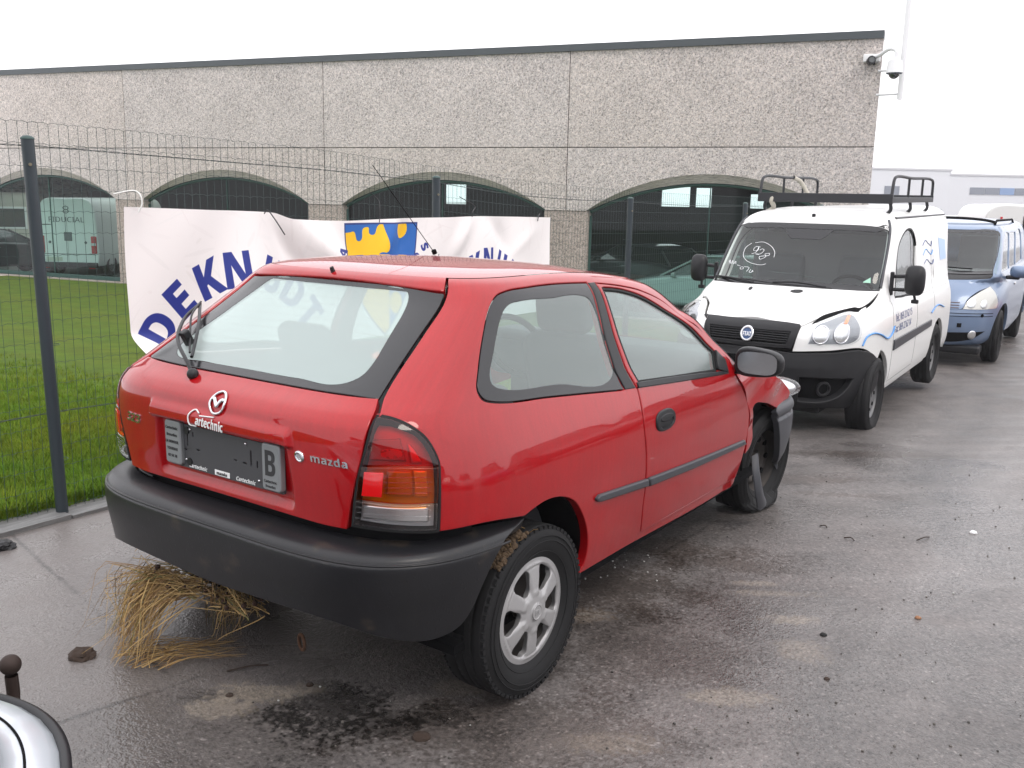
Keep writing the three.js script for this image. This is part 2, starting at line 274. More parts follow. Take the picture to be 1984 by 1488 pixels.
    for (const b of blobs) { const dx = x - b[0], dz = z - b[1], ca = Math.cos(b[6]), sa = Math.sin(b[6]), e = Math.hypot((dx * ca + dz * sa) / b[2], (dz * ca - dx * sa) / b[3]); if (e > 2) continue; const nn = n2 + 0.6 * (gr2 - 0.5) + 0.35 * (gr - 0.5), m = sstep(1.15, 0.75, e + (nn - 0.5) * 1.3) * b[4]; if (m <= 0) continue;
      if (b[5] === 'oil') { for (let q = 0; q < 3; q++) c[q] *= 1 - 0.62 * m; ro -= 0.1 * m; } else if (b[5] === 'mud') { const w2 = m * (0.35 + 0.65 * gr); c = [c[0] + (0.27 - c[0]) * w2, c[1] + (0.23 - c[1]) * w2, c[2] + (0.19 - c[2]) * w2]; ro += 0.2 * m; } else { const w2 = m * 0.5; c = [c[0] * (1 - w2 * 0.75), c[1] * (1 - w2 * 0.9), c[2] * (1 - w2)]; } }
    for (const s of joints) { const d = dseg(x + 0.02 * (n2 - 0.5), z + 0.02 * (gr2 - 0.5), s); if (d < 0.02) { const m = sstep(0.014, 0.003, d) * (0.35 + 0.65 * sstep(0.3, 0.6, n2)); for (let q = 0; q < 3; q++) c[q] *= 1 - 0.5 * m; } }
    rough[j * N + i] = ro;
    return c.map(q => Math.pow(Math.max(0.002, q), 1 / 2.2));
  });
  const rt = dtex(1024, (u, v, i, j) => clamp(rough[(j * 2) * N + i * 2], 0.16, 0.9), false);
  const bump = dtex(1024, (u, v, i, j) => { const g = vnoise(i * 0.5, j * 0.5, 512), h = vnoise(i * 0.17, j * 0.17, 174), k = vnoise(i * 0.06 + 5, j * 0.06, 61); return clamp(0.42 * g + 0.38 * h + 0.2 * k, 0, 1); }, false);
  for (const t of [tex, rt]) { t.wrapS = t.wrapT = THREE.MirroredRepeatWrapping; }
  bump.repeat.set(7, 7);
  const gm = new THREE.MeshPhysicalMaterial({ map: tex, roughnessMap: rt, roughness: 1, bumpMap: bump, bumpScale: 0.0035, specularIntensity: 0.9 });
  const sheet = (us, ws) => { const pos = [], uv = [], idx = [], n = us.length; for (const w of ws) for (const u of us) { const p = fenceAt(u, 0, w); p.y = groundY(p.z); pos.push(p.x, p.y, p.z); uv.push((p.x - X0) / SZ, (p.z - Z0) / SZ); } for (let j = 0; j < ws.length - 1; j++) for (let i = 0; i < n - 1; i++) { const a = j * n + i, b = a + 1, c = a + n, d = c + 1; idx.push(a, c, b, b, c, d); } const g = new THREE.BufferGeometry(); g.setAttribute('position', new THREE.Float32BufferAttribute(pos, 3)); g.setAttribute('uv', new THREE.Float32BufferAttribute(uv, 2)); g.setIndex(idx); g.computeVertexNormals(); return g; };
  const rng = (a, b, n) => Array.from({ length: n + 1 }, (_, i) => a + (b - a) * i / n);
  structure('ground', merge([sheet([-40, -20, -10, ...rng(-6, 17.5, 94)], [0, ...rng(0.2, 9, 45), 12, 20, 40, 90]), sheet([17.5, ...rng(18, 40, 22), 60, 90, 140, 220, 400], [-420, -200, -90, -40, -20, ...rng(-12, 9, 21), 12, 20, 40, 90, 200])]), gm);
  // kerb under the fence
  const kt = dtex(256, (u, v, i, j) => { const g = NP[(i * 57 + j * 911) & 65535] / 255, n = fbm(u * 8, v * 8, 3, 8); return 0.40 + 0.16 * (n - 0.5) + 0.10 * (g - 0.5); }); kt.repeat.set(2, 2);
  const kerbM = std(0xffffff, 0.6, 0, { map: kt });
  for (let k = 0; k < 14; k++) { const u0 = -2.0 + k * 1.0, g0 = fenceGround(u0), g1 = fenceGround(u0 + 1), e = 0.992; const pos = []; const P = (u, w, y) => fenceAt(u, y, w); const a = P(u0, 0.10, g0 - 0.05), g = new THREE.BoxGeometry(e, 0.14, 0.20); g.rotateY(Math.PI / 2 - 35.4 * Math.PI / 180); const c = fenceAt(u0 + 0.5, (g0 + g1) / 2 - 0.045, -0.01); g.translate(c.x, c.y, c.z); const o = mesh('kerb_slab', g, kerbM); o.userData.kind = 'structure'; }
}
// building frame
const WD = V3(Math.sin(112.5 * Math.PI / 180), 0, -Math.cos(112.5 * Math.PI / 180)), WN = V3(-WD.z, 0, WD.x), WB = V3(-11.315, 0, -25.855), WY = -0.834;   // along the wall (rightwards), outward normal
const wallAt = (u, y, out = 0) => WB.clone().addScaledVector(WD, u).addScaledVector(WN, out).setY(y);
const wallPix = (px, py, out = 0) => { const r = ray(px, py), o = WB.clone().addScaledVector(WN, out), k = o.clone().sub(camC).dot(WN) / r.dot(WN), p = camC.clone().addScaledVector(r, k); return [p.clone().sub(WB).dot(WD), p.y]; };
if (WN.dot(camC.clone().sub(WB)) < 0) WN.negate();
// lawn
const lawnY = (x, z) => { const p = V3(x, 0, z), w = -p.clone().sub(FP).dot(FN), t = p.clone().sub(FP).dot(FD), d = Math.max(0, p.clone().sub(WB).dot(WN)); const k = w / Math.max(0.3, w + d); return (fenceGround(t) + 0.01) * (1 - sstep(0, 1, k)) + (WY + 0.02) * sstep(0, 1, k) - (w < 0.06 ? 0.06 : 0); };
{
  const lt = dtex(1024, (u, v, i, j) => { const g = NP[(i * 211 + j * 3571) & 65535] / 255, n = fbm(u * 16, v * 16, 4, 16), m = fbm(u * 5 + 3, v * 5, 3, 5), f = vnoise(i * 0.35, j * 0.35, 358), a = 0.75 + 0.5 * (n - 0.5) + 0.5 * (g - 0.5) + 0.35 * (f - 0.5); return [0.070 * a * (0.9 + 0.5 * m), 0.128 * a, 0.008 * a].map(q => Math.pow(Math.max(0.001, q), 1 / 2.2)); }); lt.repeat.set(1 / 3, 1 / 3);
  const us = Array.from({ length: 60 }, (_, i) => -22 + i * 0.68), ws = Array.from({ length: 44 }, (_, i) => 0.02 + i * i * 0.0125);
  const pos = [], uv = [], idx = []; for (const w of ws) for (const u of us) { const p = fenceAt(u, 0, -w); const d = p.clone().sub(WB).dot(WN); if (d < -0.3) p.addScaledVector(WN, -0.3 - d); p.y = lawnY(p.x, p.z); pos.push(p.x, p.y, p.z); uv.push(p.x, p.z); }
  const n = us.length; for (let j = 0; j < ws.length - 1; j++) for (let i = 0; i < n - 1; i++) { const a = j * n + i, b = a + 1, c = a + n, d = c + 1; idx.push(a, b, c, b, d, c); }
  const g = new THREE.BufferGeometry(); g.setAttribute('position', new THREE.Float32BufferAttribute(pos, 3)); g.setAttribute('uv', new THREE.Float32BufferAttribute(uv, 2)); g.setIndex(idx); g.computeVertexNormals();
  structure('lawn', g, phys(0xffffff, 0.95, { map: lt, specularIntensity: 0.2 }));
  // grass blades, thick near the fence
  const bl = []; for (let k = 0; k < 5; k++) { const a = rr(0, 6.28), h = rr(0.028, 0.05), b = rr(0.01, 0.022), x = rr(-0.015, 0.015), z = rr(-0.015, 0.015), w = 0.0022; const ca = Math.cos(a), sa = Math.sin(a); const P = (t, s) => V3(x + ca * b * t * t - sa * w * s * (1 - t), h * t, z + sa * b * t * t + ca * w * s * (1 - t)); const q = new THREE.BufferGeometry(); const v = [P(0, -1), P(0, 1), P(0.55, 1), P(0, -1), P(0.55, 1), P(0.55, -1), P(0.55, -1), P(0.55, 1), P(1, 0)]; q.setFromPoints(v); q.computeVertexNormals(); bl.push(q); }
  const tuft = merge(bl), NB = 130000, im = new THREE.InstancedMesh(tuft, phys(0xffffff, 0.85, { side: THREE.DoubleSide, specularIntensity: 0.3 }), NB), m4 = new THREE.Matrix4(), q4 = new THREE.Quaternion(), col = new THREE.Color(); let k = 0;
  while (k < NB) { const w = 0.10 + Math.pow(rnd(), 1.7) * 14, u = rr(-1.2, 2.6) - w * rr(-0.1, 0.75); const p = fenceAt(u, 0, -w); const d = p.clone().sub(WB).dot(WN); if (d < 0.3) continue; p.y = lawnY(p.x, p.z) - 0.004; const sc = 0.75 + 0.6 * rnd() + w * 0.03 + (w < 0.32 ? rr(0, 1.3) : 0); q4.setFromAxisAngle(V3(0, 1, 0), rr(0, 6.28)); m4.compose(p, q4, V3(sc, sc * rr(0.7, 1.2), sc)); im.setMatrixAt(k, m4); const y = fbm(p.x * 1.3, p.z * 1.3, 3), t = rnd(); col.setRGB(0.075 + 0.065 * y + 0.05 * (t > 0.9), 0.145 + 0.07 * t, 0.008 + 0.008 * t); im.setColorAt(k, col); k++; }
  im.name = 'grass'; im.userData = { label: 'short green grass blades of the lawn behind the fence', category: 'grass', kind: 'stuff' }; scene.add(im);
}
// ---------------------------------------------------------------- showroom with arched windows
{
  const S = 6.16, U0 = 1.10, TOP = 4.74, JOINT = 2.77, SPRING = 1.44, CROWN = 2.06, HALF = 2.60, SILL = -0.73;
  const hall = thing('showroom_building', 'long beige exposed-aggregate concrete building with arched windows and dark coping', 'building');
  const at1 = dtex(1024, (u, v, i, j) => { const g = NP[(i * 193 + j * 4517) & 65535] / 255, f = vnoise(i * 0.45, j * 0.45, 461), h = vnoise(i * 0.22 + 7, j * 0.22, 225), n = fbm(u * 6, v * 6, 4, 6), k1 = vnoise(i * 0.11 + 3, j * 0.11, 113), k2 = vnoise(i * 0.2, j * 0.2 + 9, 205); let a = 0.465 + 0.22 * (k1 - 0.5) + 0.20 * (k2 - 0.5) - (k2 < 0.2 ? 0.10 : 0) + 0.09 * (n - 0.5) + 0.20 * (f - 0.5) + 0.14 * (h - 0.5) + 0.10 * (g - 0.5); if (f < 0.17) a *= 0.45; if (g > 0.97) a += 0.14; const w = h > 0.55 ? 0.012 : -0.004; return [a * 1.05 + w, a * 0.968, a * 0.94 - w].map(q => Math.pow(clamp(q, 0.02, 1), 1 / 2.2)); });
  const ab = dtex(512, (u, v, i, j) => vnoise(i * 0.45, j * 0.45, 230), false);
  at1.repeat.set(1 / 3.4, 1 / 3.4); ab.repeat.set(1 / 1.7, 1 / 1.7);
  const concs = [0xffffff, 0xfdfcfa, 0xfcfaf8, 0xfafafa].map(h => std(h, 0.9, 0, { map: at1, bumpMap: ab, bumpScale: 0.006 })), conc = concs[0], pierM = std(0xd8d2cc, 0.9, 0, { map: at1, bumpMap: ab, bumpScale: 0.005 });
  const coping = std(lin(0.045, 0.055, 0.062), 0.5), green = std(lin(0.012, 0.055, 0.045), 0.5), gapM = std(lin(0.10, 0.095, 0.09), 0.95);
  const basis = new THREE.Matrix4().makeBasis(WD, V3(0, 1, 0), WN).setPosition(WB.x, 0, WB.z);   // local: x along the wall, y up, z outward
  const put = g => { g = clean(g); g.applyMatrix4(basis); return g; };
  const G = 0.008, TH = 0.26;
  const ex = (shape, z0, d, bev = 0.008) => { const g = new THREE.ExtrudeGeometry(shape, { depth: d - 2 * bev, bevelEnabled: true, bevelThickness: bev, bevelSize: bev, bevelOffset: -bev, bevelSegments: 2, curveSegments: 24 }); g.translate(0, 0, z0 + bev); return put(g); };
  const rectS = (x0, y0, x1, y1) => { const s = new THREE.Shape(); s.moveTo(x0, y0); s.lineTo(x1, y0); s.lineTo(x1, y1); s.lineTo(x0, y1); s.closePath(); return s; };
  const arcPts = (c, half, spring, crown, n = 30) => { const sg = crown - spring, R = (half * half + sg * sg) / (2 * sg), cy = crown - R, a = Math.asin(half / R); return Array.from({ length: n + 1 }, (_, i) => { const t = -a + 2 * a * i / n; return [c + R * Math.sin(t), cy + R * Math.cos(t)]; }); };
  for (let k = -3; k < 3; k++) {
    const a = U0 + k * S, b = a + S, c = (a + b) / 2;
    mesh('wall_panel', ex(rectS(a + G, JOINT + G, b - G, TOP), -TH, TH), concs[(k + 7) % 4], hall);
    // lower panel: spandrel above the arch, with its splayed reveal
    const sp = new THREE.Shape(), F = arcPts(c, HALF + 0.02, SPRING, CROWN + 0.17); sp.moveTo(a + G, SPRING); F.forEach(p => sp.lineTo(p[0], Math.max(p[1], SPRING))); sp.lineTo(b - G, SPRING); sp.lineTo(b - G, JOINT - G); sp.lineTo(a + G, JOINT - G); sp.closePath();
    const lp = mesh('wall_panel', ex(sp, -TH, TH, 0.006), concs[(k * 3 + 10) % 4], hall);
    const I = arcPts(c, HALF + 0.015, SPRING, CROWN), rv = gridGeo(30, 3, (s, t) => { const i = Math.round(s * 30), e = t; return V3(F[i][0] + (I[i][0] - F[i][0]) * e, F[i][1] + (I[i][1] - F[i][1]) * e, -0.01 - 0.11 * t); }, true); mesh('arch_reveal', put(rv), conc, lp);
    // green frame, panes, sill
    const A = arcPts(c, HALF - 0.03, SPRING - 0.02, CROWN - 0.03), fr = tube([V3(c - HALF + 0.03, SILL, -0.19), V3(c - HALF + 0.03, SPRING - 0.1, -0.19)], 0.035, 2, 6);
    const fw = mesh('arched_window', merge([put(fr), put(tube([V3(c + HALF - 0.03, SILL, -0.19), V3(c + HALF - 0.03, SPRING - 0.1, -0.19)], 0.035, 2, 6)), put(tube(A.map(p => V3(p[0], p[1], -0.19)), 0.038, 40, 6)), put(box(2 * HALF, 0.10, 0.10, c, SILL, -0.19))]), green, hall);
    for (const [x0, x1] of [[c - HALF + 0.03, c], [c, c + HALF - 0.03]]) { const ps = new THREE.Shape(); ps.moveTo(x0, SILL); ps.lineTo(x1, SILL); A.slice().reverse().filter(p => p[0] >= x0 - 0.001 && p[0] <= x1 + 0.001).forEach(p => ps.lineTo(p[0], p[1])); ps.closePath(); mesh('pane', put(new THREE.ShapeGeometry(ps, 12).translate(0, 0, -0.20)), phys(lin(0.62, 0.78, 0.74), 0.02, { transmission: 1, thickness: 0, ior: 1.25 }), fw); }
    if (k < 2 || true) mesh('mullion', put(box(0.02, CROWN - SILL - 0.05, 0.03, c, (CROWN + SILL) / 2, -0.19)), green, fw);
    mesh('window_sill', put(box(2 * HALF + 0.1, 0.10, 0.30, c, SILL - 0.11, -0.11)), pierM, hall);
    mesh('pier', ex(rectS(a - 0.50, WY - 0.3, a + 0.50, SPRING - G), -TH - 0.02, TH), pierM, hall);
    mesh('coping', put(box(S - 0.004, 0.14, 0.36, c, TOP + 0.06, -0.13)), coping, hall);
    mesh('plinth', put(box(S, 0.4, 0.22, c, SILL - 0.38, -0.15)), pierM, hall);
  }
  const uR = U0 + 3 * S, uL = U0 - 3 * S, DEP = 16, FL = -0.93;
  mesh('pier', ex(rectS(uR - 0.50, WY - 0.3, uR - G, SPRING - G), -TH - 0.02, TH), pierM, hall);
  mesh('joint_backing', put(box(uR - uL - 0.1, TOP - SPRING - 0.95, 0.04, (uR + uL) / 2, (TOP + JOINT - 0.2) / 2, -TH - 0.03)), gapM, hall);
  mesh('side_wall', put(box(0.25, TOP - WY, DEP - 0.6, 0, (TOP + WY) / 2, -DEP / 2).rotateY(0.10).translate(uR - 1.0, 0, -TH - 0.1)), conc, hall);
  mesh('side_wall', put(box(0.25, TOP - WY, DEP, uL + 0.14, (TOP + WY) / 2, -DEP / 2 - TH - 0.06)), conc, hall);
  // roof with a rooflight over the left bay, floor, back wall with windows
  const hw = (uR - uL) / 2, mid = (uR + uL) / 2;
  const rs = rectS(uL, TH + 0.05, uR - 1.9, DEP); const hole = (x0, y0, x1, y1) => { const h = new THREE.Path(); h.moveTo(x0, y0); h.lineTo(x0, y1); h.lineTo(x1, y1); h.lineTo(x1, y0); h.closePath(); return h; };
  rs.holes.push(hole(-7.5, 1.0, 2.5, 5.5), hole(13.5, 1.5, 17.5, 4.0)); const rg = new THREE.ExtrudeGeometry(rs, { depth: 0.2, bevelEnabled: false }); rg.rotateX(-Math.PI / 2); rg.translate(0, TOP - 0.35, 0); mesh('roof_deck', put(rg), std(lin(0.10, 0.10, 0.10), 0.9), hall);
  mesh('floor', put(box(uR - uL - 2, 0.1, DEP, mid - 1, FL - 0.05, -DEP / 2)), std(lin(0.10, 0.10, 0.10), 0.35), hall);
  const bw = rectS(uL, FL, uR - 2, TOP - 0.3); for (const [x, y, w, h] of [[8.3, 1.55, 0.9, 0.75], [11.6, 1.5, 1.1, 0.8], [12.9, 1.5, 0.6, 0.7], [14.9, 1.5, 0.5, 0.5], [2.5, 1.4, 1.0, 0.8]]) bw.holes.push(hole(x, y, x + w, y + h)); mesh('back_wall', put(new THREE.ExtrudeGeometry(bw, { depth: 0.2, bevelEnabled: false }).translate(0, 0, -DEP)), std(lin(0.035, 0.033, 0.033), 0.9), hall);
  scene.userData.hall = { put, FL, S, U0, basis };
}
const showroom = scene.userData.hall; delete scene.userData.hall;

// ---------------------------------------------------------------- fence and banner
{
  const fenceM = std(lin(0.020, 0.050, 0.046), 0.5), postM = phys(lin(0.024, 0.034, 0.042), 0.42);
  const f = thing('wire_fence', 'green welded wire fence on round posts along the lawn', 'fence');
  for (let k = -1; k < 5; k++) {
    const t = k * 3.0, g0 = fenceGround(t), p = fenceAt(t, g0, 0), top = p.clone().setY(g0 + 1.905); if (k === 0) top.add(FD.clone().multiplyScalar(-0.035));
    const post = mesh('post', rod(p.clone().setY(g0 - 0.1), top, 0.030, 20), postM, f); mesh('cap', new THREE.SphereGeometry(0.033, 18, 10, 0, 6.3, 0, Math.PI / 2).scale(1, 0.6, 1).translate(top.x, top.y - 0.002, top.z), fenceM, post);
    mesh('bracket', at(cyl(0.008, 0.008, 0.075, 8), top.x, top.y - 0.12, top.z, Math.PI / 2, 0.6), M0steel(), post);
  }
  function M0steel() { return std(lin(0.2, 0.18, 0.13), 0.5, 0.7); }
  const T0 = -2.6, T1 = 12.2, off = -0.036, H = 1.985, rows = 19; const w = [];
  const wav = (t, h) => 0.004 * Math.sin(t * 1.9 + h * 2) + 0.002 * Math.sin(t * 5.1 - h * 3);
  const pt = (t, h) => { const q = fenceAt(t, fenceGround(t) + h, off + wav(t, h)); return q; };
  for (let t = T0; t <= T1; t += 0.0508) { const a = pt(t, 0.02), b = pt(t, 0.7), c = pt(t, 1.35), d = pt(t, H); for (const [p, q] of [[a, b], [b, c], [c, d]]) w.push(rod(p, q, 0.00125, 4)); }
  for (let r = 0; r < rows; r++) { const h = r === rows - 1 ? H : 0.04 + r * 0.1085; for (let t = T0; t < T1; t += 0.0508) { const a = pt(t, h + 0.003 * Math.sin(t * 61)), b = pt(t + 0.0254, h + 0.006), c = pt(t + 0.0508, h + 0.003 * Math.sin((t + 0.0508) * 61)); if (t < 5) w.push(rod(a, b, 0.0012, 4), rod(b, c, 0.0012, 4)); else w.push(rod(a, c, 0.0012, 4)); } }
  const net = mesh('wire_mesh', merge(w), fenceM, f); net.userData.kind = 'stuff';
  for (const h of [1.875, 0.55]) { const tw = []; for (const ph of [0, Math.PI]) { const pts = []; for (let t = T0; t < T1; t += 0.04) pts.push(fenceAt(t, fenceGround(t) + h + 0.003 * Math.sin(t * 40 + ph) - 0.012 * Math.sin(((t + 3) % 3) / 3 * Math.PI), -0.02 + 0.003 * Math.cos(t * 40 + ph))); tw.push(tube(pts, 0.0017, pts.length * 2, 5)); } mesh('tension_wire', merge(tw), std(lin(0.03, 0.045, 0.045), 0.5, 0.3), f); }
  for (const t of [0.02, 2.98, 5.98]) for (const h of [0.3, 0.9, 1.5]) { const p = fenceAt(t, fenceGround(t) + h, -0.015); mesh('tie_wire', at(new THREE.TorusGeometry(0.034, 0.0016, 5, 18), p.x, p.y, p.z, Math.PI / 2), fenceM, f); }
}
{
  // banner: printed sheet hung on the fence, slack and creased
  const off = 0.028, t0 = 0.44, t1 = 4.50, yTop = 1.60, yBot = 0.70, CW = 2030, CH = 450;
  const cv = document.createElement('canvas'); cv.width = CW; cv.height = CH; const c = cv.getContext('2d');
  c.fillStyle = '#e9e4e3'; c.fillRect(0, 0, CW, CH);
  const X = t => (t - t0) / (t1 - t0) * CW, Y = y => (yTop - y) / (yTop - yBot) * CH, PM = CW / (t1 - t0);
  const at2 = (px, py) => { const [t, y] = fencePix(px, py, off + 0.02); return [X(t), Y(y)]; };
  // faint scuffs and dirt of the sheet
  for (let i = 0; i < 260; i++) { c.fillStyle = `rgba(120,105,100,${0.015 + 0.03 * rnd()})`; const x = rr(0, CW), y = rr(0, CH); c.beginPath(); c.ellipse(x, y, rr(4, 60), rr(1, 8), rr(0, 3), 0, 7); c.fill(); }
  c.textAlign = 'center'; c.textBaseline = 'middle';
  const blue = '#1c2b82';
  const letter = (ch, x, y, rot, h, sx = 1) => { c.save(); c.translate(x, y); c.rotate(rot); c.scale(sx, 1); c.font = `bold ${h / 0.72}px sans-serif`; c.fillStyle = blue; c.fillText(ch, 0, h * 0.04); c.strokeStyle = blue; c.lineWidth = h * 0.05; c.strokeText(ch, 0, h * 0.04); c.restore(); };
  const arcWord = (pts, h) => { 'DEKNUDT'.split('').forEach((ch, i) => letter(ch, ...pts[i], h)); };
  {
    const P = [[314, 640], [352, 582], [404, 541], [462, 521]].map(p => at2(...p)); const rot = [-0.98, -0.72, -0.40, -0.06];
    const w = [...P.map((p, i) => [...p, rot[i]])]; const nx = P[3][0], ny = P[3][1]; for (let i = 2; i >= 0; i--) w.push([2 * nx - P[i][0] + 26, P[i][1], -rot[i] * 0.95]); arcWord(w, 0.205 * PM);
    const n2 = at2(948, 493), k = 0.80; arcWord(w.map(([x, y, r]) => [n2[0] + (x - nx) * k, n2[1] + 14 + (y - ny) * k, r + 0.06]), 0.165 * PM);
  }
  // shield of two jigsaw pieces
  {
    const [lx, ly] = at2(667, 434), [rx, ry] = at2(817, 432), w = rx - lx, cx = (lx + rx) / 2, h = w * 1.05;
    c.save(); c.translate(lx, Math.max(4, ly)); const s = w / 100;
    c.scale(s, s); const shield = new Path2D ? null : null; const path = () => { c.beginPath(); c.moveTo(0, 0); c.lineTo(100, 0); c.bezierCurveTo(99, 40, 86, 70, 50, 100); c.bezierCurveTo(14, 70, 1, 40, 0, 0); c.closePath(); };
    path(); c.fillStyle = '#1b5fae'; c.fill(); c.save(); path(); c.clip();
    c.fillStyle = '#f2bd12'; c.beginPath(); c.moveTo(-5, 8); c.lineTo(8, 7); c.bezierCurveTo(18, 4, 12, 16, 20, 15); c.bezierCurveTo(28, 13, 18, 3, 30, 3); c.bezierCurveTo(36, 3, 28, 9, 36, 10); c.bezierCurveTo(44, 10, 38, 1, 50, 0); c.lineTo(52, 8); c.bezierCurveTo(55, 20, 56, 24, 50, 26); c.bezierCurveTo(40, 22, 36, 38, 46, 44); c.bezierCurveTo(54, 46, 54, 40, 57, 44); c.lineTo(56, 100); c.lineTo(20, 100); c.bezierCurveTo(22, 60, 24, 52, 15, 40); c.bezierCurveTo(22, 30, 0, 34, 2, 22); c.closePath(); c.fill();
    c.beginPath(); c.ellipse(78, 5, 9, 9, 0, 0, 7); c.fill(); c.beginPath(); c.ellipse(82, 50, 10, 9, 0, 0, 7); c.fill(); c.beginPath(); c.ellipse(66, 72, 9, 10, 0, 0, 7); c.fill();
    c.restore(); path(); c.lineWidth = 1.4; c.strokeStyle = '#1d2c6e'; c.stroke(); c.restore();
    const a = at2(662, 490), e1 = at2(832, 477), e2 = at2(817, 497); letter('A', a[0], a[1], -1.05, 0.085 * PM); letter('s', e1[0], e1[1], 1.15, 0.085 * PM); letter('e', e2[0], e2[1], 1.0, 0.085 * PM); const u = at2(650, 530); letter('U', u[0] + 6, u[1], -0.85, 0.085 * PM);
  }
  const bt = new THREE.CanvasTexture(cv); bt.colorSpace = THREE.SRGBColorSpace; bt.anisotropy = 8;
  const tops = pchip([0.44, 0.9, 1.42, 1.60, 2.03, 2.55, 3.0, 3.45, 4.0, 4.5], [1.585, 1.572, 1.556, 1.515, 1.503, 1.515, 1.52, 1.528, 1.522, 1.515]);
  const crease = (t, y) => { const g = (a, b, ang, w, l) => { const dx = t - a, dy = y - b, u = dx * Math.cos(ang) + dy * Math.sin(ang), v = -dx * Math.sin(ang) + dy * Math.cos(ang); return Math.exp(-v * v / (w * w)) * sstep(l, 0, Math.abs(u)); };
    return 0.055 * g(1.85, 1.30, -0.75, 0.10, 0.55) - 0.035 * g(1.62, 1.25, -0.9, 0.06, 0.4) + 0.03 * g(2.45, 1.38, 1.2, 0.05, 0.3) - 0.03 * g(2.62, 1.36, 1.35, 0.06, 0.3) + 0.035 * g(3.25, 1.36, 0.9, 0.07, 0.35) - 0.02 * g(3.75, 1.4, -0.7, 0.08, 0.35) + 0.016 * Math.sin(t * 5.2 + y * 2.2) + 0.012 * Math.sin(t * 11 - y * 5) * sstep(0.7, 1.5, y) + 0.03 * g(1.25, 1.05, 1.0, 0.16, 0.5) + 0.012 * g(4.1, 1.3, 0.6, 0.05, 0.3); };
  const flap = (t, y) => sstep(0.92, 0.72, y) * sstep(0.75, 0.44, t) * 0.12;
  const surf = (u, v, d = 0) => { const t = t0 + (t1 - t0) * u, top = tops(t), y = yBot + (top - yBot) * v; const p = fenceAt(t + flap(t, y) * 0.5, y, off + crease(t, y) + flap(t, y) + d); return p; };
  const g1 = gridGeo(220, 44, (u, v) => surf(u, v)), p = g1.attributes.position, uv = g1.attributes.uv; for (let i = 0; i < p.count; i++) { const u = uv.getX(i), v = uv.getY(i), t = t0 + (t1 - t0) * u, y = yBot + (tops(t) - yBot) * v; uv.setY(i, (y - yBot) / (yTop - yBot)); }
  const bn = mesh('banner', g1, std(0xffffff, 0.55, 0, { map: bt, side: THREE.DoubleSide })); tag(bn, 'white vinyl banner with blue arched lettering and puzzle shield hung on the fence', 'banner');
  // ties holding it
  const tieM = std(lin(0.012, 0.012, 0.014), 0.5), tieW = std(lin(0.7, 0.7, 0.68), 0.5);
  const F3 = (px, py, o) => { const [t, y] = fencePix(px, py, o); return fenceAt(t, y, o); };
  const tie = (pts, r, m, l, grp) => tag(mesh('cable_tie', tube(pts, r, 30, 6), m), l, 'cable tie', grp);
  tie([F3(268, 412, 0.09), F3(275, 396, 0.10), F3(272, 378, 0.09), F3(262, 370, 0.05), F3(250, 370, 0.03), F3(220, 376, 0.0)], 0.004, tieW, 'white cable tie curling above the banner corner eyelet');
  tie([F3(512, 414, 0.06), F3(518, 407, 0.10), F3(532, 424, 0.11), F3(552, 455, 0.12)], 0.0035, tieM, 'black cable tie with its long tail hanging over the banner');
  tie([F3(735, 431, 0.06), F3(736, 410, 0.06), F3(733, 388, 0.03), F3(718, 374, 0.0)], 0.0032, tieM, 'black cable tie standing up above the puzzle shield');
  tie([F3(915, 420, 0.05), F3(915, 412, 0.06), F3(920, 400, 0.03), F3(890, 381, 0.0)], 0.0032, tieM, 'black cable tie bent over the banner edge beside the shield');
  tie([F3(1042, 428, 0.05), F3(1043, 420, 0.06), F3(1046, 414, 0.02)], 0.0032, tieM, 'short black cable tie at the right end of the banner');
}
// ---------------------------------------------------------------- vehicle materials
// rain drops standing on paint (relief) and the thin uneven road film on it (colour)
const dropsB = (() => { const n = 512, h = new Float32Array(n * n); for (let k = 0; k < 1500; k++) { const cx = rnd() * n, cy = rnd() * n, r = 0.9 + 2.6 * rnd() * rnd(), ry = r * rr(1, 1.5); for (let j = -6; j <= 6; j++) for (let i = -5; i <= 5; i++) { const d = (i / r) ** 2 + (j / ry) ** 2; if (d < 1) { const x = (Math.floor(cx) + i + n) % n, y = (Math.floor(cy) + j + n) % n; h[y * n + x] = Math.max(h[y * n + x], Math.sqrt(1 - d) * Math.min(1, r / 2.5)); } } } const t = dtex(n, (u, v, i, j) => h[j * n + i], false); t.repeat.set(1.6, 1.6); return t; })();
const filmM = (() => { const t = dtex(512, (u, v, i, j) => { const a = fbm(u * 5, v * 3, 4, 5), b = vnoise(i * 0.3, j * 0.05, 154), g = NP[(i * 71 + j * 1237) & 65535] / 255; return 0.93 + 0.10 * (a - 0.5) + 0.05 * (b - 0.5) + 0.06 * (g - 0.5); }); t.repeat.set(0.7, 0.7); return t; })();
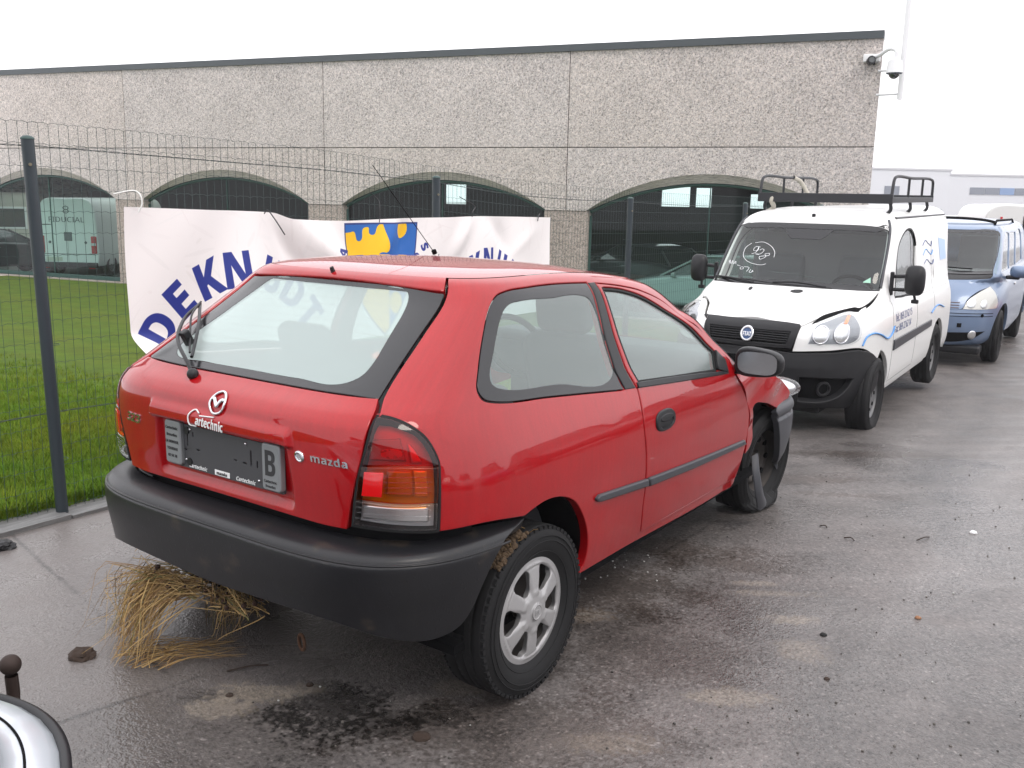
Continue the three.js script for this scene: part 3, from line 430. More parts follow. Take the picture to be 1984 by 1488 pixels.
const bumperM = (() => { const n = 1024, t = dtex(n, (u, v, i, j) => { const s = (u - 0.5) * 3.2, y = v * 0.8; const g = NP[(i * 173 + j * 877) & 65535] / 255, a = fbm(u * 26, v * 9, 4), b = fbm(u * 70, v * 6 + 3, 3), sc = fbm(u * 14 + 5, v * 40, 3); let c = [0.0085, 0.0085, 0.0105], k = 0.8 + 0.4 * a; c = c.map(q => q * k);
    const mud = sstep(0.56, 0.70, a + 0.55 * sstep(0.40, 0.24, y) * (0.5 + g * 0.5) - 0.12 + 0.20 * sstep(-0.75, -1.05, s) * sstep(0.5, 0.35, y)) * (0.35 + 0.65 * g); c = [c[0] + (0.075 - c[0]) * mud * 0.55, c[1] + (0.055 - c[1]) * mud * 0.55, c[2] + (0.038 - c[2]) * mud * 0.55];
    const run = sstep(0.62, 0.72, b) * sstep(0.60, 0.5, y) * 0.35; c = c.map(q => q + 0.005 * run); return c.map(q => Math.pow(q, 1 / 2.2)); }); t.repeat.set(1 / 3.2, 1 / 0.8); t.offset.set(0.5, 0); t.wrapS = t.wrapT = THREE.ClampToEdgeWrapping; return t; })();
const M = {
  red: phys(lin(0.36, 0.0018, 0.005), 0.5, { map: filmM, bumpMap: dropsB, bumpScale: 0.00035, specularIntensity: 0.15, clearcoat: 0.95, clearcoatRoughness: 0.035 }),
  blackPlastic: phys(lin(0.014, 0.014, 0.016), 0.42, { specularIntensity: 0.6 }),
  rubber: phys(lin(0.013, 0.013, 0.014), 0.7, { specularIntensity: 0.5 }),
  dark: phys(lin(0.006, 0.006, 0.007), 0.9, { specularIntensity: 0.2 }),
  frit: phys(lin(0.012, 0.012, 0.014), 0.18),
  glass: phys(lin(0.80, 0.88, 0.86), 0.06, { transmission: 1, thickness: 0, ior: 1.5 }),
  mist: phys(lin(0.70, 0.82, 0.80), 0.26, { transmission: 0.83, thickness: 0, ior: 1.5 }),
  mistRear: phys(lin(0.66, 0.79, 0.77), 0.48, { transmission: 0.64, thickness: 0, ior: 1.5 }),
  chrome: std(lin(0.62, 0.62, 0.64), 0.22, 1),
  silver: phys(lin(0.34, 0.335, 0.34), 0.42, { metalness: 0.25, clearcoat: 0.3 }),
  steel: std(lin(0.07, 0.062, 0.058), 0.7, 0.3),
  seat: std(lin(0.07, 0.072, 0.08), 0.95), lining: std(lin(0.13, 0.13, 0.135), 0.95),
  trim: std(lin(0.10, 0.10, 0.105), 0.9),
  liner: std(lin(0.42, 0.42, 0.41), 0.95),
  white: std(lin(0.75, 0.75, 0.75), 0.5),
  greyPlastic: phys(lin(0.050, 0.052, 0.060), 0.45, { specularIntensity: 0.7 }),
  mud: std(lin(0.085, 0.055, 0.032), 0.95),
  lampBowl: std(lin(0.42, 0.41, 0.41), 0.45, 0.2),
  reflector: std(lin(0.75, 0.75, 0.75), 0.28, 0.85),
  redLens: phys(lin(0.85, 0.03, 0.05), 0.05, { transmission: 1, thickness: 0 }),
  amberLens: phys(lin(0.95, 0.36, 0.02), 0.05, { transmission: 1, thickness: 0 }),
  clearLens: phys(lin(0.93, 0.93, 0.94), 0.05, { transmission: 1, thickness: 0 }),
};
const poseMatrix = (x, y, z, yaw, pitch = 0, roll = 0) => new THREE.Matrix4().makeTranslation(x, y, z).multiply(new THREE.Matrix4().makeRotationY(Math.PI / 2 - yaw)).multiply(new THREE.Matrix4().makeRotationZ(pitch)).multiply(new THREE.Matrix4().makeRotationX(roll));
function poseThing(name, label, category, mtx, group) { const o = thing(name, label, category, [0, 0, 0], 0, group); mtx.decompose(o.position, o.quaternion, o.scale); o.scale.set(1, 1, 1); return o; }
// a tyre on its axle (axle along z, outer face towards +z); width W, outer radius R, rim radius r
function tyreGeo(R, r, W, { flat = 0, blocks = 64, sag = 0 } = {}) {
  const h = W / 2, pr = [[r - 0.012, -h * 0.70], [r + 0.012, -h * 0.86], [r + 0.03, -h * 0.97], [(R + r) / 2 + 0.005, -h * 1.04], [R - 0.034, -h * 1.0], [R - 0.016, -h * 0.94], [R - 0.006, -h * 0.85], [R - 0.001, -h * 0.80]];
  const tr = []; for (let i = 0; i < 4; i++) { const a = -h * 0.8 + i * h * 0.4 + h * 0.025, b = a + h * 0.35; tr.push([R, a], [R + 0.001, (a + b) / 2], [R, b]); if (i < 3) tr.push([R - 0.007, b + 0.004], [R - 0.007, b + h * 0.05 - 0.004 + 0.002]); }
  const prof = [...pr, ...tr, ...pr.slice().reverse().map(p => [p[0], -p[1]])].map(p => new THREE.Vector2(p[0], p[1]));
  const g = new THREE.LatheGeometry(prof, 96); g.rotateX(Math.PI / 2);   // lathe axis y -> z
  const gs = [g]; for (const [rr0, k] of [[(R + r) / 2 + 0.022, 1.035], [r + 0.022, 0.93], [(R + r) / 2 + 0.005, 1.045]]) gs.push(at(new THREE.TorusGeometry(rr0, 0.0018, 6, 72), 0, 0, h * k), at(new THREE.TorusGeometry(rr0, 0.0018, 6, 72), 0, 0, -h * k));
  for (let k = 0; k < blocks; k++) for (const sd of [-1, 1]) {          // shoulder lugs standing proud of the carcass
    const a = k / blocks * Math.PI * 2 + (sd > 0 ? 0.02 : 0); const b = new THREE.BoxGeometry(0.012, 2 * Math.PI * R / blocks * 0.62, h * 0.42); b.translate(R - 0.0078, 0, sd * h * 0.735); b.rotateZ(a); gs.push(b);
    const c = new THREE.BoxGeometry(0.010, 2 * Math.PI * R / blocks * 0.55, h * 0.24); c.translate(R - 0.0045, 0, sd * h * 0.24); c.rotateZ(a + 0.035); gs.push(c);
  }
  const o = merge(blocks ? gs : gs.slice(0, 7)); if (flat) { const p = o.attributes.position; for (let i = 0; i < p.count; i++) { const y = p.getY(i), lim = -(R - flat); if (y < lim + 0.05) { const d = lim - y; const yy = d > 0 ? lim - d * 0.04 : y; const sq = sstep(lim + 0.07, lim, y) * 0.032; p.setY(i, yy); p.setZ(i, p.getZ(i) * (1 + sq / h)); p.setX(i, p.getX(i) * (1 + sq * 0.9)); } } o.computeVertexNormals(); }
  return o;
}
class Flat { constructor(f) { this.f = f; this.dir = -1; } pt(a, b) { return this.f(a, b); } nrm(a, b) { const e = 0.001, p = this.f(a + e, b).sub(this.f(a - e, b)), q = this.f(a, b + e).sub(this.f(a, b - e)); return p.cross(q).normalize(); } }
const circ = (r, n = 48, cx = 0, cy = 0) => Array.from({ length: n }, (_, i) => [cx + r * Math.cos(i / n * 2 * Math.PI), cy + r * Math.sin(i / n * 2 * Math.PI)]);

// ---------------------------------------------------------------- the red hatchback
{
  const mtx = poseMatrix(-0.5787, 0, -3.4442, 0.6098);
  const car = poseThing('hatchback_car', 'crashed red three-door hatchback with black bumper and crumpled front wing', 'car', mtx);
  const rows = [
    [0.16, 0.16, 0.770, -0.52, 0.20], [0.30, 0.30, 0.800, -0.58, 0.20], [0.45, 0.45, 0.828, -0.60, 0.20], [0.60, 0.60, 0.842, -0.615, 0.20], [0.72, 0.72, 0.846, -0.620, 0.20], [0.80, 0.80, 0.842, -0.628, 0.20],
    [0.88, 0.88, 0.826, -0.636, 0.20], [0.95, 0.95, 0.802, -0.640, 0.20], [1.00, 1.00, 0.780, -0.634, 0.21], [1.035, 1.035, 0.763, -0.610, 0.22], [1.07, 1.07, 0.748, -0.552, 0.24], [1.15, 1.15, 0.713, -0.422, 0.29],
    [1.25, 1.25, 0.668, -0.262, 0.37], [1.33, 1.33, 0.630, -0.142, 0.43], [1.365, 1.362, 0.606, -0.106, 0.45], [1.40, 1.388, 0.575, -0.078, 0.47], [1.44, 1.403, 0.535, -0.040, 0.49], [1.52, 1.416, 0.455, 0.050, 0.52], [1.70, 1.428, 0.275, 0.250, 0.55], [1.975, 1.434, 0.0, 0.54, 0.55]];
  const bow = (x, v) => 1 - 0.016 * Math.max(0, x - 0.9) ** 2 - (v > 0.9 ? sstep(0.9, 1.3, v) * 0.05 * Math.max(0, x - 0.7) ** 2 : 0);
  const lift = (x, v) => -0.055 * Math.min(1.4, Math.max(0, (x - 0.35) / 0.75)) ** 2 * sstep(1.1, 1.36, v);
  const B = new Ring({ rows, n: 5, dir: -1, bow, lift, matrix: mtx });
  const T = (p, o) => B.trace(p, o);
  const side = { smin: 0.55, smax: 4.4 }, rear = { smin: -1.0, smax: 0.95 };
  const both = (name, outline, m, o = {}, parent = car) => { const a = mesh(name, patch(B, outline, o), m, parent); mesh(name, patch(B, outline, { ...o, mirror: true }), m, parent); return a; };

  // --- side outlines (traced on the right flank)
  const qWin = T([[959, 577], [974, 567], [1022, 557], [1137, 548, 1], [1209, 754, 1], [1062, 768], [965, 778], [936, 770], [926, 748], [928, 722], [939, 641], [950, 594]], side);
  const qClear = T([[985, 591], [1006, 583], [1070, 577], [1131, 573], [1144, 581], [1168, 645], [1190, 715], [1185, 733], [1080, 744], [974, 753], [955, 743], [950, 725], [957, 685], [965, 641], [976, 603]], side);
  const bStrip = T([[1139, 548, 1], [1151, 547, 1], [1231, 752, 1], [1211, 755, 1]], side);
  const dGlass = T([[1169, 559, 1], [1207, 563], [1252, 579], [1296, 605], [1345, 641], [1383, 680, 1], [1388, 716, 1], [1310, 728], [1239, 738, 1]], side);
  const sail = T([[1384, 679, 1], [1402, 697, 1], [1408, 722, 1], [1389, 716, 1]], side);
  const belt = T([[1233, 741, 1], [1310, 729], [1408, 718, 1], [1411, 724, 1], [1310, 741], [1236, 752, 1]], side);
  const archR = [[1018, 1000], [1030, 990], [1062, 969], [1090, 963], [1115, 972], [1131, 1000], [1139, 1032], [1139, 1061], [1132, 1092]];
  // lower-edge in body coordinates, following the sill
  const doorTop = [[1153, 546], [1204, 552], [1244, 563], [1290, 588], [1335, 622], [1375, 656], [1410, 692]];
  const door = T([[1153, 547, 1], [1204, 553], [1244, 563], [1290, 587], [1335, 621], [1375, 655], [1412, 694, 1], [1424, 722], [1446, 770], [1452, 803], [1446, 855], [1436, 895], [1425, 926, 1], [1335, 978], [1241, 1032, 1], [1246, 984], [1251, 944], [1253, 883], [1249, 827], [1236, 754, 1]], side);
  const quarterPx = [[731, 805, 1], [718, 836, 1]];
  const lampOut = T([[731, 806, 1], [758, 811], [792, 825], [820, 844], [835, 863], [846, 884], [851, 897], [853, 930], [852, 974], [849, 1029, 1], [765, 1029], [683, 1018, 1], [688, 968], [698, 912], [707, 878], [718, 836]], rear);
  const hatchR = [[862, 565], [800, 670], [736, 771], [726, 805], [707, 868], [690, 940], [680, 990], [674, 1027]];
  // hatch aperture edge on the right, as sheet coordinates
  const hEdge = hatchR.map(p => B.hit(p[0], p[1], -0.2, 0.95));
  const vb = 0.60;
  // quarter panel: pillar, flank and rear arch, with the window cut out
  const seamV = 1.43;
  const up = px => B.hit(px[0], px[1], 0.4, 4.4);
  const doorRear = [[1153, 547], [1236, 754], [1249, 827], [1253, 883], [1251, 944], [1246, 984], [1241, 1032]].map(up);
  const archPts = archR.map(up), sillB = [[1120, 1114], [1238, 1044]].map(up);
  const lampEdge = [[852, 1030], [853, 974], [853, 930], [851, 895], [846, 882], [835, 861], [820, 842], [792, 823], [758, 809], [731, 803]].map(p => B.hit(p[0], p[1], 0.2, 1.2));
  const bumpTop = [[1018, 1000], [941, 1013], [852, 1030]].map(p => B.hit(p[0], p[1], 0.2, 3));
  const cornerTop = [hEdge[0][0] + 0.004, seamV];
  const qOutline = smooth([[...bumpTop[2], 1], ...lampEdge.slice(1, -1), [...lampEdge[9], 1], [hEdge[3][0] + 0.012, hEdge[3][1], 0], [hEdge[2][0] + 0.012, hEdge[2][1], 0], [hEdge[1][0] + 0.012, hEdge[1][1], 0], [hEdge[0][0] + 0.012, hEdge[0][1], 1], [hEdge[0][0] + 0.02, seamV, 1], [1.0, seamV, 0], [1.5, seamV, 0], [doorRear[0][0] + 0.35, seamV, 1],
    [doorRear[0][0] + 0.25, doorRear[0][1] + 0.038, 0], [doorRear[0][0] - 0.004, doorRear[0][1] + 0.030, 1], ...doorRear.slice(0, 6).map((p, i) => [p[0] - 0.004, p[1], i < 2 ? 1 : 0]), [doorRear[6][0] - 0.003, doorRear[6][1], 1], [...sillB[1], 1], [...sillB[0], 1], ...archPts.slice().reverse().map(p => [p[0], p[1], 0]).slice(0, 8), [...archPts[0], 1], [...bumpTop[1], 0]]);
  both('quarter_panel', qOutline, M.red, { holes: [inset(ccw(qWin), -0.004)], L: 0.045, bevel: 0.004, rim: 0.03 });
  // windows
  const glassParent = car;
  both('quarter_window_frame', qWin, M.frit, { holes: [qClear], L: 0.06, off: -0.002, bevel: 0.002, rim: 0.004 });
  both('quarter_window', qClear, M.mist, { L: 0.08, off: -0.004, bevel: 0, rim: 0 });
  both('pillar_trim', bStrip, M.blackPlastic, { L: 0.06, off: 0.003, bevel: 0.003, rim: 0.012 });
  // door
  {
    const a = mesh('door', patch(B, door, { holes: [inset(ccw(dGlass), -0.006)], L: 0.045, gap: 0.003, bevel: 0.004, rim: 0.03 }), M.red, car);
    const b = mesh('door', patch(B, door, { holes: [inset(ccw(dGlass), -0.006)], L: 0.045, gap: 0.003, bevel: 0.004, rim: 0.03, mirror: true }), M.red, car);
    for (const [p, mir] of [[a, false], [b, true]]) {
      mesh('door_window', patch(B, dGlass, { L: 0.08, off: -0.012, bevel: 0, rim: 0, gap: -0.006, mirror: mir }), M.mist, p);
      mesh('window_seal', patch(B, inset(ccw(dGlass), -0.007), { holes: [inset(ccw(dGlass), 0.004)], L: 0.05, off: -0.004, bevel: 0.002, rim: 0.008, mirror: mir }), M.rubber, p);
      mesh('belt_strip', patch(B, belt, { L: 0.05, off: 0.006, bevel: 0.003, rim: 0.01, mirror: mir }), M.blackPlastic, p);
      mesh('mirror_base', patch(B, sail, { L: 0.05, off: 0.012, bevel: 0.004, rim: 0.02, mirror: mir }), M.blackPlastic, p);
      const hc = B.hit(1289, 813), hr = [0.085, 0.043];
      const hOut = circ(1, 32).map(([x, y]) => { const q = 2.6, c = Math.sign(x) * Math.abs(x) ** (2 / q), d = Math.sign(y) * Math.abs(y) ** (2 / q); return [hc[0] + c * hr[0], hc[1] + d * hr[1]]; });
      mesh('door_handle', merge([patch(B, hOut, { L: 0.02, off: 0.009, bevel: 0.006, rim: 0.01, holes: [circ(1, 24).map(([x, y]) => [hc[0] + 0.006 + x * 0.060, hc[1] - 0.010 + y * 0.024])], mirror: mir }), patch(B, circ(1, 24).map(([x, y]) => [hc[0] + 0.006 + x * 0.063, hc[1] - 0.010 + y * 0.026]), { L: 0.02, off: 0.002, bevel: 0, rim: 0, mirror: mir }), patch(B, circ(1, 24).map(([x, y]) => [hc[0] + 0.002 + x * 0.060, hc[1] + 0.010 + y * 0.016]), { L: 0.02, off: 0.012, bevel: 0.005, rim: 0.012, mirror: mir })]), M.blackPlastic, p);
      mesh('rub_strip', patch(B, T([[1254, 926, 1], [1340, 893, 1], [1440, 852, 1], [1442, 860, 1], [1340, 907, 1], [1255, 941, 1]], side), { L: 0.05, off: 0.016, bevel: 0.007, rim: 0.02, mirror: mir }), M.greyPlastic, p);
      mesh('inner_trim', patch(B, smooth([[doorRear[1][0], doorRear[1][1] - 0.03, 1], [doorRear[6][0] + 0.02, 0.36, 1], [2.35, 0.36, 1], [2.35, 0.86, 1]]), { L: 0.12, off: -0.07, bevel: 0, rim: 0.02, mirror: mir }), M.trim, p);
    }
  }
  both('rub_strip', T([[1152, 966, 1], [1158, 958, 1], [1252, 927, 1], [1252, 941, 1], [1161, 971, 1], [1154, 971, 1]], side), M.greyPlastic, { L: 0.04, off: 0.016, bevel: 0.007, rim: 0.02 });
  // sill
  both('sill', T([[1122, 1106, 1], [1238, 1036, 1], [1335, 982], [1428, 926, 1], [1424, 938], [1400, 956], [1240, 1048], [1121, 1115, 1]], side), M.red, { L: 0.06, off: -0.010, bevel: 0.006, rim: 0.05, gap: -0.003 });

  // --- roof: rings above the seam, closed towards the front by the windscreen header
  const fxs = pchip([0.90, 1.0, 1.15, 1.25, 1.33, 1.365, 1.40, 1.44, 1.52, 1.70, 1.975], [2.12, 1.98, 1.66, 1.44, 1.27, 1.17, 1.11, 1.06, 0.98, 0.82, 0.56]);
  const frontPt = (t, v) => {      // t -1..1 across the windscreen side of a ring
    const th = t * Math.PI / 2, w = B.fw(v), xm = B.fm(v), a = fxs(v) - xm, e = 2 / 2.9; const x = xm + a * Math.pow(Math.abs(Math.cos(th)), e); return V3(x, B.fy(v) + lift(x, v), Math.sign(th) * w * Math.pow(Math.abs(Math.sin(th)), e) * bow(Math.min(x, 1.6), v));
  };
  {
    const vs = [1.432, 1.46, 1.5, 1.56, 1.64, 1.75, 1.88, 1.974], ring = v => { const r = []; for (let i = 0; i <= 60; i++) r.push(B.pt((i / 30 - 1) * B.s90, v)); for (let i = 1; i < 60; i++) r.push(frontPt(1 - i / 30, v)); return r; };
    const R = vs.map(ring), n = R[0].length, pos = [], idx = []; R.forEach(r => r.forEach(p => pos.push(p.x, p.y, p.z)));
    for (let j = 0; j < vs.length - 1; j++) for (let i = 0; i < n; i++) { const a = j * n + i, b = j * n + (i + 1) % n, c = a + n, d = b + n; idx.push(a, b, c, b, d, c); }
    const g = new THREE.BufferGeometry(); g.setAttribute('position', new THREE.Float32BufferAttribute(pos, 3)); g.setIndex(idx); g.computeVertexNormals(); mesh('roof', g, M.red, car);
    // right-hand pillar line (sheet coordinates) shared by door frame, pillar and windscreen
    const dt = [[1153, 547], [1204, 553], [1244, 563], [1290, 587], [1335, 621], [1375, 655], [1412, 694], [1424, 722]].map(p => B.hit(p[0], p[1], 0.4, 4.4));
    const outer = [[1153, 524], [1204, 532], [1244, 547], [1284, 571], [1324, 603], [1366, 639], [1408, 683], [1436, 716]].map(p => { const q = B.hit(p[0], p[1], 0.4, 4.4); return [q[0], Math.min(q[1], 1.432)]; });
    outer[0] = [1.76, 1.432]; outer[1] = [1.97, 1.430];
    const rail = smooth([[dt[0][0] - 0.004, dt[0][1] + 0.002, 1], ...dt.slice(1, 7).map(p => [p[0], p[1] + 0.004, 0]), [dt[7][0], dt[7][1], 1], [...outer[7], 1], ...outer.slice(1, 7).reverse().map(p => [...p, 1]), [dt[0][0] - 0.004, 1.432, 1]]);
    both('roof_rail', rail, M.red, { L: 0.04, bevel: 0.003, rim: 0.02, off: -0.003 });
    const eg = smooth(outer.slice(2).map(p => [...p, 0]), false, 0.04), cs = [V3(1.30, 1.350, 0), V3(1.52, 1.265, 0), V3(1.78, 1.14, 0), V3(2.02, 1.01, 0), V3(2.20, 0.905, 0)], cc = new THREE.CatmullRomCurve3(cs);
    const wsPt = (t, b, o = 0) => { const k = b * (eg.length - 1), i = Math.min(eg.length - 2, Math.floor(k)), f = k - i, s1 = eg[i][0] + (eg[i + 1][0] - eg[i][0]) * f, v1 = eg[i][1] + (eg[i + 1][1] - eg[i][1]) * f, E = B.pt(s1, v1), c = cc.getPoint(b), u = Math.abs(t), q = Math.pow(u, 2.4); return V3(c.x + (E.x - c.x) * q - o * 0.6, c.y + (E.y - c.y) * q - o * 0.8, E.z * t); };
    mesh('windscreen', gridGeo(36, 16, (a, b) => wsPt(a * 1.8 - 0.9, 0.04 + b * 0.94, 0.004)), M.mist, car);
    const brd = []; for (const [a0, a1, b0, b1] of [[-1, -0.9, 0, 1], [0.9, 1, 0, 1], [-0.9, 0.9, 0, 0.05], [-0.9, 0.9, 0.95, 1]]) brd.push(gridGeo(a1 - a0 > 1 ? 36 : 4, b1 - b0 > 0.5 ? 16 : 3, (a, b) => wsPt(a0 + (a1 - a0) * a, b0 + (b1 - b0) * b)));
    mesh('windscreen_border', merge(brd), M.frit, car);
    mesh('windscreen_header', gridGeo(36, 5, (a, b) => { const p = frontPt((a * 2 - 1) * 0.8, 1.436), q = wsPt(a * 2 - 1, 0); return p.lerp(q, b); }), M.red, car);
  }
  mesh('headliner', gridGeo(8, 8, (a, b) => V3(-0.02 + 1.1 * a, 1.37 - 0.06 * a * a + 0.015 * Math.sin(Math.PI * b), (b - 0.5) * 0.95), false), M.liner, car);

  // --- tailgate with plate recess and handle garnish
  const S = (x, y) => B.hit(x, y, -0.95, 0.95);
  {
    const gl = S(303, 800), gr = S(556, 850), gt = S(430, 800), gb = S(430, 835), rb = S(430, 945), rl = S(312, 905), rrr = S(545, 975);
    const sl = -0.345, sr = 0.345;
    car.userData.plate = null; delete car.userData.plate;
    B.disp = (s, v) => {
      if (Math.abs(s) > 0.9 || v > 1.02) return 0;
      const inx = sstep(sr + 0.012, sr - 0.012, Math.abs(s));
      const vt = gt[1], vg = gb[1];
      const garn = 0.016 * inx * sstep(vg - 0.006, vg + 0.006, v) * (1 - sstep(vt - 0.03, vt + 0.006, v) * 0.999);
      const rec = -0.020 * sstep(0.325, 0.295, Math.abs(s)) * sstep(vg + 0.006, vg - 0.006, v) * sstep(rb[1] - 0.012, rb[1] + 0.02, v);
      return garn + rec;
    };
    const glassB = [[282, 699], [377, 716], [480, 732], [610, 753], [736, 771]].map(p => S(...p));
    const mid = glassB.reduce((a, p) => a + p[1], 0) / 5;
    const vB = s => { const c = glassB[4]; return c[1] + (glassB[2][1] - c[1]) * (1 - (s / c[0]) ** 2) * 0.6; };
    const eB = hEdge[2], e = hEdge.map(p => [p[0] - 0.006, p[1]]);
    const rightLow = [[...e[2], 1], [...e[3], 0], [...e[4], 0], [...e[5], 0], [...e[6], 0], [...e[7], 1]];
    const bottom = []; for (let i = 1; i < 12; i++) { const t = 1 - i / 6; bottom.push([e[7][0] * t, e[7][1] - 0.004 + 0.006 * (1 - t * t), 0]); }
    const topLow = []; for (let i = 1; i < 12; i++) { const t = -1 + i / 6; topLow.push([e[2][0] * t, vB(e[2][0] * t), 0]); }
    const mir = p => p.slice().reverse().map(q => [-q[0], q[1], q[2]]);
    const low = smooth([...rightLow, ...bottom, ...mir(rightLow), ...topLow]);
    const tg = mesh('tailgate', patch(B, low, { L: 0.014, bevel: 0.004, rim: 0.03 }), M.red, car);
    B.disp = B.disp;
    // upper header of the tailgate above the glass
    const v0 = hEdge[0][1], hs = hEdge[0][0];
    const head = smooth([[-hs + 0.006, v0, 1], [-hs * 0.5, v0 + 0.012], [0, v0 + 0.018], [hs * 0.5, v0 + 0.012], [hs - 0.006, v0, 1], [hs + 0.010, 1.428, 1], [hs * 0.5, 1.428], [0, 1.428], [-hs * 0.5, 1.428], [-hs - 0.010, 1.428, 1]]);
    mesh('tailgate_header', patch(B, head, { L: 0.03, off: 0.004, bevel: 0.005, rim: 0.03 }), M.red, tg);
    mesh('washer_nozzle', onSheet(B, cyl(0.007, 0.010, 0.026, 10).rotateX(Math.PI / 2), ...S(646, 528), 0, 0.010), M.blackPlastic, tg);
    // glass
    const gOut = smooth([[...e[2], 1], [e[1][0], e[1][1]], [hs - 0.006, v0 - 0.004, 1], [hs * 0.5, v0 + 0.008], [0, v0 + 0.014], [-hs * 0.5, v0 + 0.008], [-hs + 0.006, v0 - 0.004, 1], [-e[1][0], e[1][1]], [-e[2][0], e[2][1], 1], ...topLow.map(p => [p[0], p[1] + 0.003, 0])]);
    const cl = [S(793, 583), S(705, 722), S(672, 739)]; const bIn = 0.016;
    const cs = cl[0][0], cv = cl[0][1], c2 = cl[1][0];
    const gClear = smooth([[cl[2][0], vB(cl[2][0]) + 0.030], [c2, vB(c2) + 0.055], [(c2 + cs) / 2, (cl[1][1] + cv) / 2 + 0.01], [cs, cv - 0.03], [cs - 0.03, v0 - 0.008], [0.2, v0 - 0.004], [-0.2, v0 - 0.004], [-cs + 0.03, v0 - 0.008], [-cs, cv - 0.03], [-(c2 + cs) / 2, (cl[1][1] + cv) / 2 + 0.01], [-c2, vB(c2) + 0.055], [-cl[2][0], vB(cl[2][0]) + 0.030], [-0.25, vB(0.25) + 0.022], [0, vB(0) + 0.022], [0.25, vB(0.25) + 0.022]]);
    mesh('glass_border', patch(B, gOut, { holes: [gClear], L: 0.05, off: -0.004, bevel: 0.002, rim: 0.006 }), M.frit, tg);
    mesh('rear_window', patch(B, gClear, { L: 0.07, off: -0.005, bevel: 0, rim: 0 }), M.mistRear, tg);
    const hl = []; for (let k = 0; k < 14; k++) { const v = vB(0) + 0.05 + k * 0.0205; if (v > v0 - 0.03) break; const ww = c2 + (cs - c2) * (v - cl[1][1]) / (cv - cl[1][1]) - 0.03; hl.push(line2(B, [[-ww, v - 0.004], [-ww / 2, v + 0.002], [0, v + 0.004], [ww / 2, v + 0.002], [ww, v - 0.004]], 0.0008, -0.007, 0.06)); }
    mesh('heater_lines', merge(hl), std(lin(0.22, 0.09, 0.045), 0.6), tg);
    mesh('window_sticker', patch(B, smooth([[...S(718, 683), 1], [...S(731, 676), 1], [...S(736, 688), 1], [...S(722, 692), 1]]), { L: 0.05, off: -0.009, bevel: 0, rim: 0 }), std(lin(0.6, 0.12, 0.05), 0.6), tg);
    // wiper, bent and broken
    const W3 = (x, y, o) => { const [s, v] = S(x, y); return B.pt(s, v).addScaledVector(B.nrm(s, v), o); };
    const wp = mesh('wiper', merge([tube([W3(376, 731, 0.012), W3(370, 712, 0.035), W3(360, 690, 0.045), W3(357, 672, 0.045), W3(362, 648, 0.04), W3(372, 626, 0.034), W3(390, 600, 0.03)], 0.0065, 40, 8), tube([W3(394, 600, 0.03), W3(390, 640, 0.02), W3(384, 670, 0.02), W3(377, 700, 0.02)], 0.006, 30, 8), tube([W3(391, 598, 0.034), W3(381, 622, 0.03), W3(374, 650, 0.02), W3(372, 690, 0.016)], 0.004, 30, 8), new THREE.SphereGeometry(0.02, 14, 10).translate(...W3(376, 729, 0.010).toArray())]), M.blackPlastic, tg);
    const wm = W3(368, 663, 0.02); mesh('wiper_clip', at(rbox(0.03, 0.06, 0.03, 0.006), wm.x, wm.y, wm.z, 0, 0, 0.5), M.blackPlastic, wp);
    // emblem: ring with spread wings
    const em = S(423, 782), eg = []; const ER = 0.036, EV = 0.033;
    const ringPts = []; for (let i = 0; i < 40; i++) { const a = i / 40 * 2 * Math.PI; ringPts.push(B.pt(em[0] + ER * Math.cos(a), em[1] + EV * Math.sin(a)).addScaledVector(B.nrm(em[0], em[1]), 0.005)); }
    eg.push(tube(ringPts, 0.0045, 60, 8, true)); const wing = q => tube(q.map(([a, b]) => B.pt(em[0] + a, em[1] + b).addScaledVector(B.nrm(em[0], em[1]), 0.006)), 0.0048, 20, 8);
    eg.push(wing([[-0.033, 0.008], [-0.021, 0.013], [-0.010, 0.006], [0, -0.008], [0.010, 0.006], [0.021, 0.013], [0.033, 0.008]]), wing([[-0.033, 0.010], [-0.020, 0.010], [-0.010, 0.001], [0, -0.011], [0.010, 0.001], [0.020, 0.010], [0.033, 0.010]]));
    mesh('emblem', merge(eg), M.chrome, tg);
    mesh('dealer_lettering', merge([onSheet(B, textGeo('artechnic', 0.027, 0.002, 'sans_bold', 0.25, 0.80), ...S(414, 819), -0.03, 0.0025), line2(B, [[-0.045, 0.022], [-0.072, 0.030], [-0.094, 0.008], [-0.088, -0.016], [-0.062, -0.018]].map(([a, b]) => { const q = S(414, 819); return [q[0] + a - 0.012, q[1] + b]; }), 0.0026, 0.003, 0.01), line2(B, [[-0.05, 0.016], [0.02, 0.02]].map(([a, b]) => { const q = S(414, 819); return [q[0] + a, q[1] + b]; }), 0.002, 0.003, 0.01)]), M.white, tg);
    const lp = S(260, 808), rp = S(637, 893);
    mesh('model_badge', onSheet(B, textGeo('323', 0.032, 0.004, 'sans_bold', 0.1, 1.25), lp[0] - 0.0, lp[1], 0, 0.0), M.chrome, tg);
    mesh('maker_badge', onSheet(B, textGeo('mazda', 0.024, 0.004, 'sans_bold', 0.05, 1.3), rp[0], rp[1], -0.02, 0.0), M.chrome, tg);
    const lk = S(581, 884); mesh('lock', merge([onSheet(B, new THREE.TorusGeometry(0.0135, 0.0045, 8, 24), ...lk, 0, 0.002), onSheet(B, new THREE.CircleGeometry(0.011, 16), ...lk, 0, 0.0012)]), M.chrome, tg);
    // plate holder (a stiff flat plate, carried by the recess)
    const a = S(340, 833), b = S(538, 872), c = S(332, 895), d = S(524, 944);
    const pc = [(a[0] + b[0] + c[0] + d[0]) / 4, (a[1] + b[1] + c[1] + d[1]) / 4], pw = (b[0] - a[0] + d[0] - c[0]) / 2, ph = (a[1] - c[1] + b[1] - d[1]) / 2;
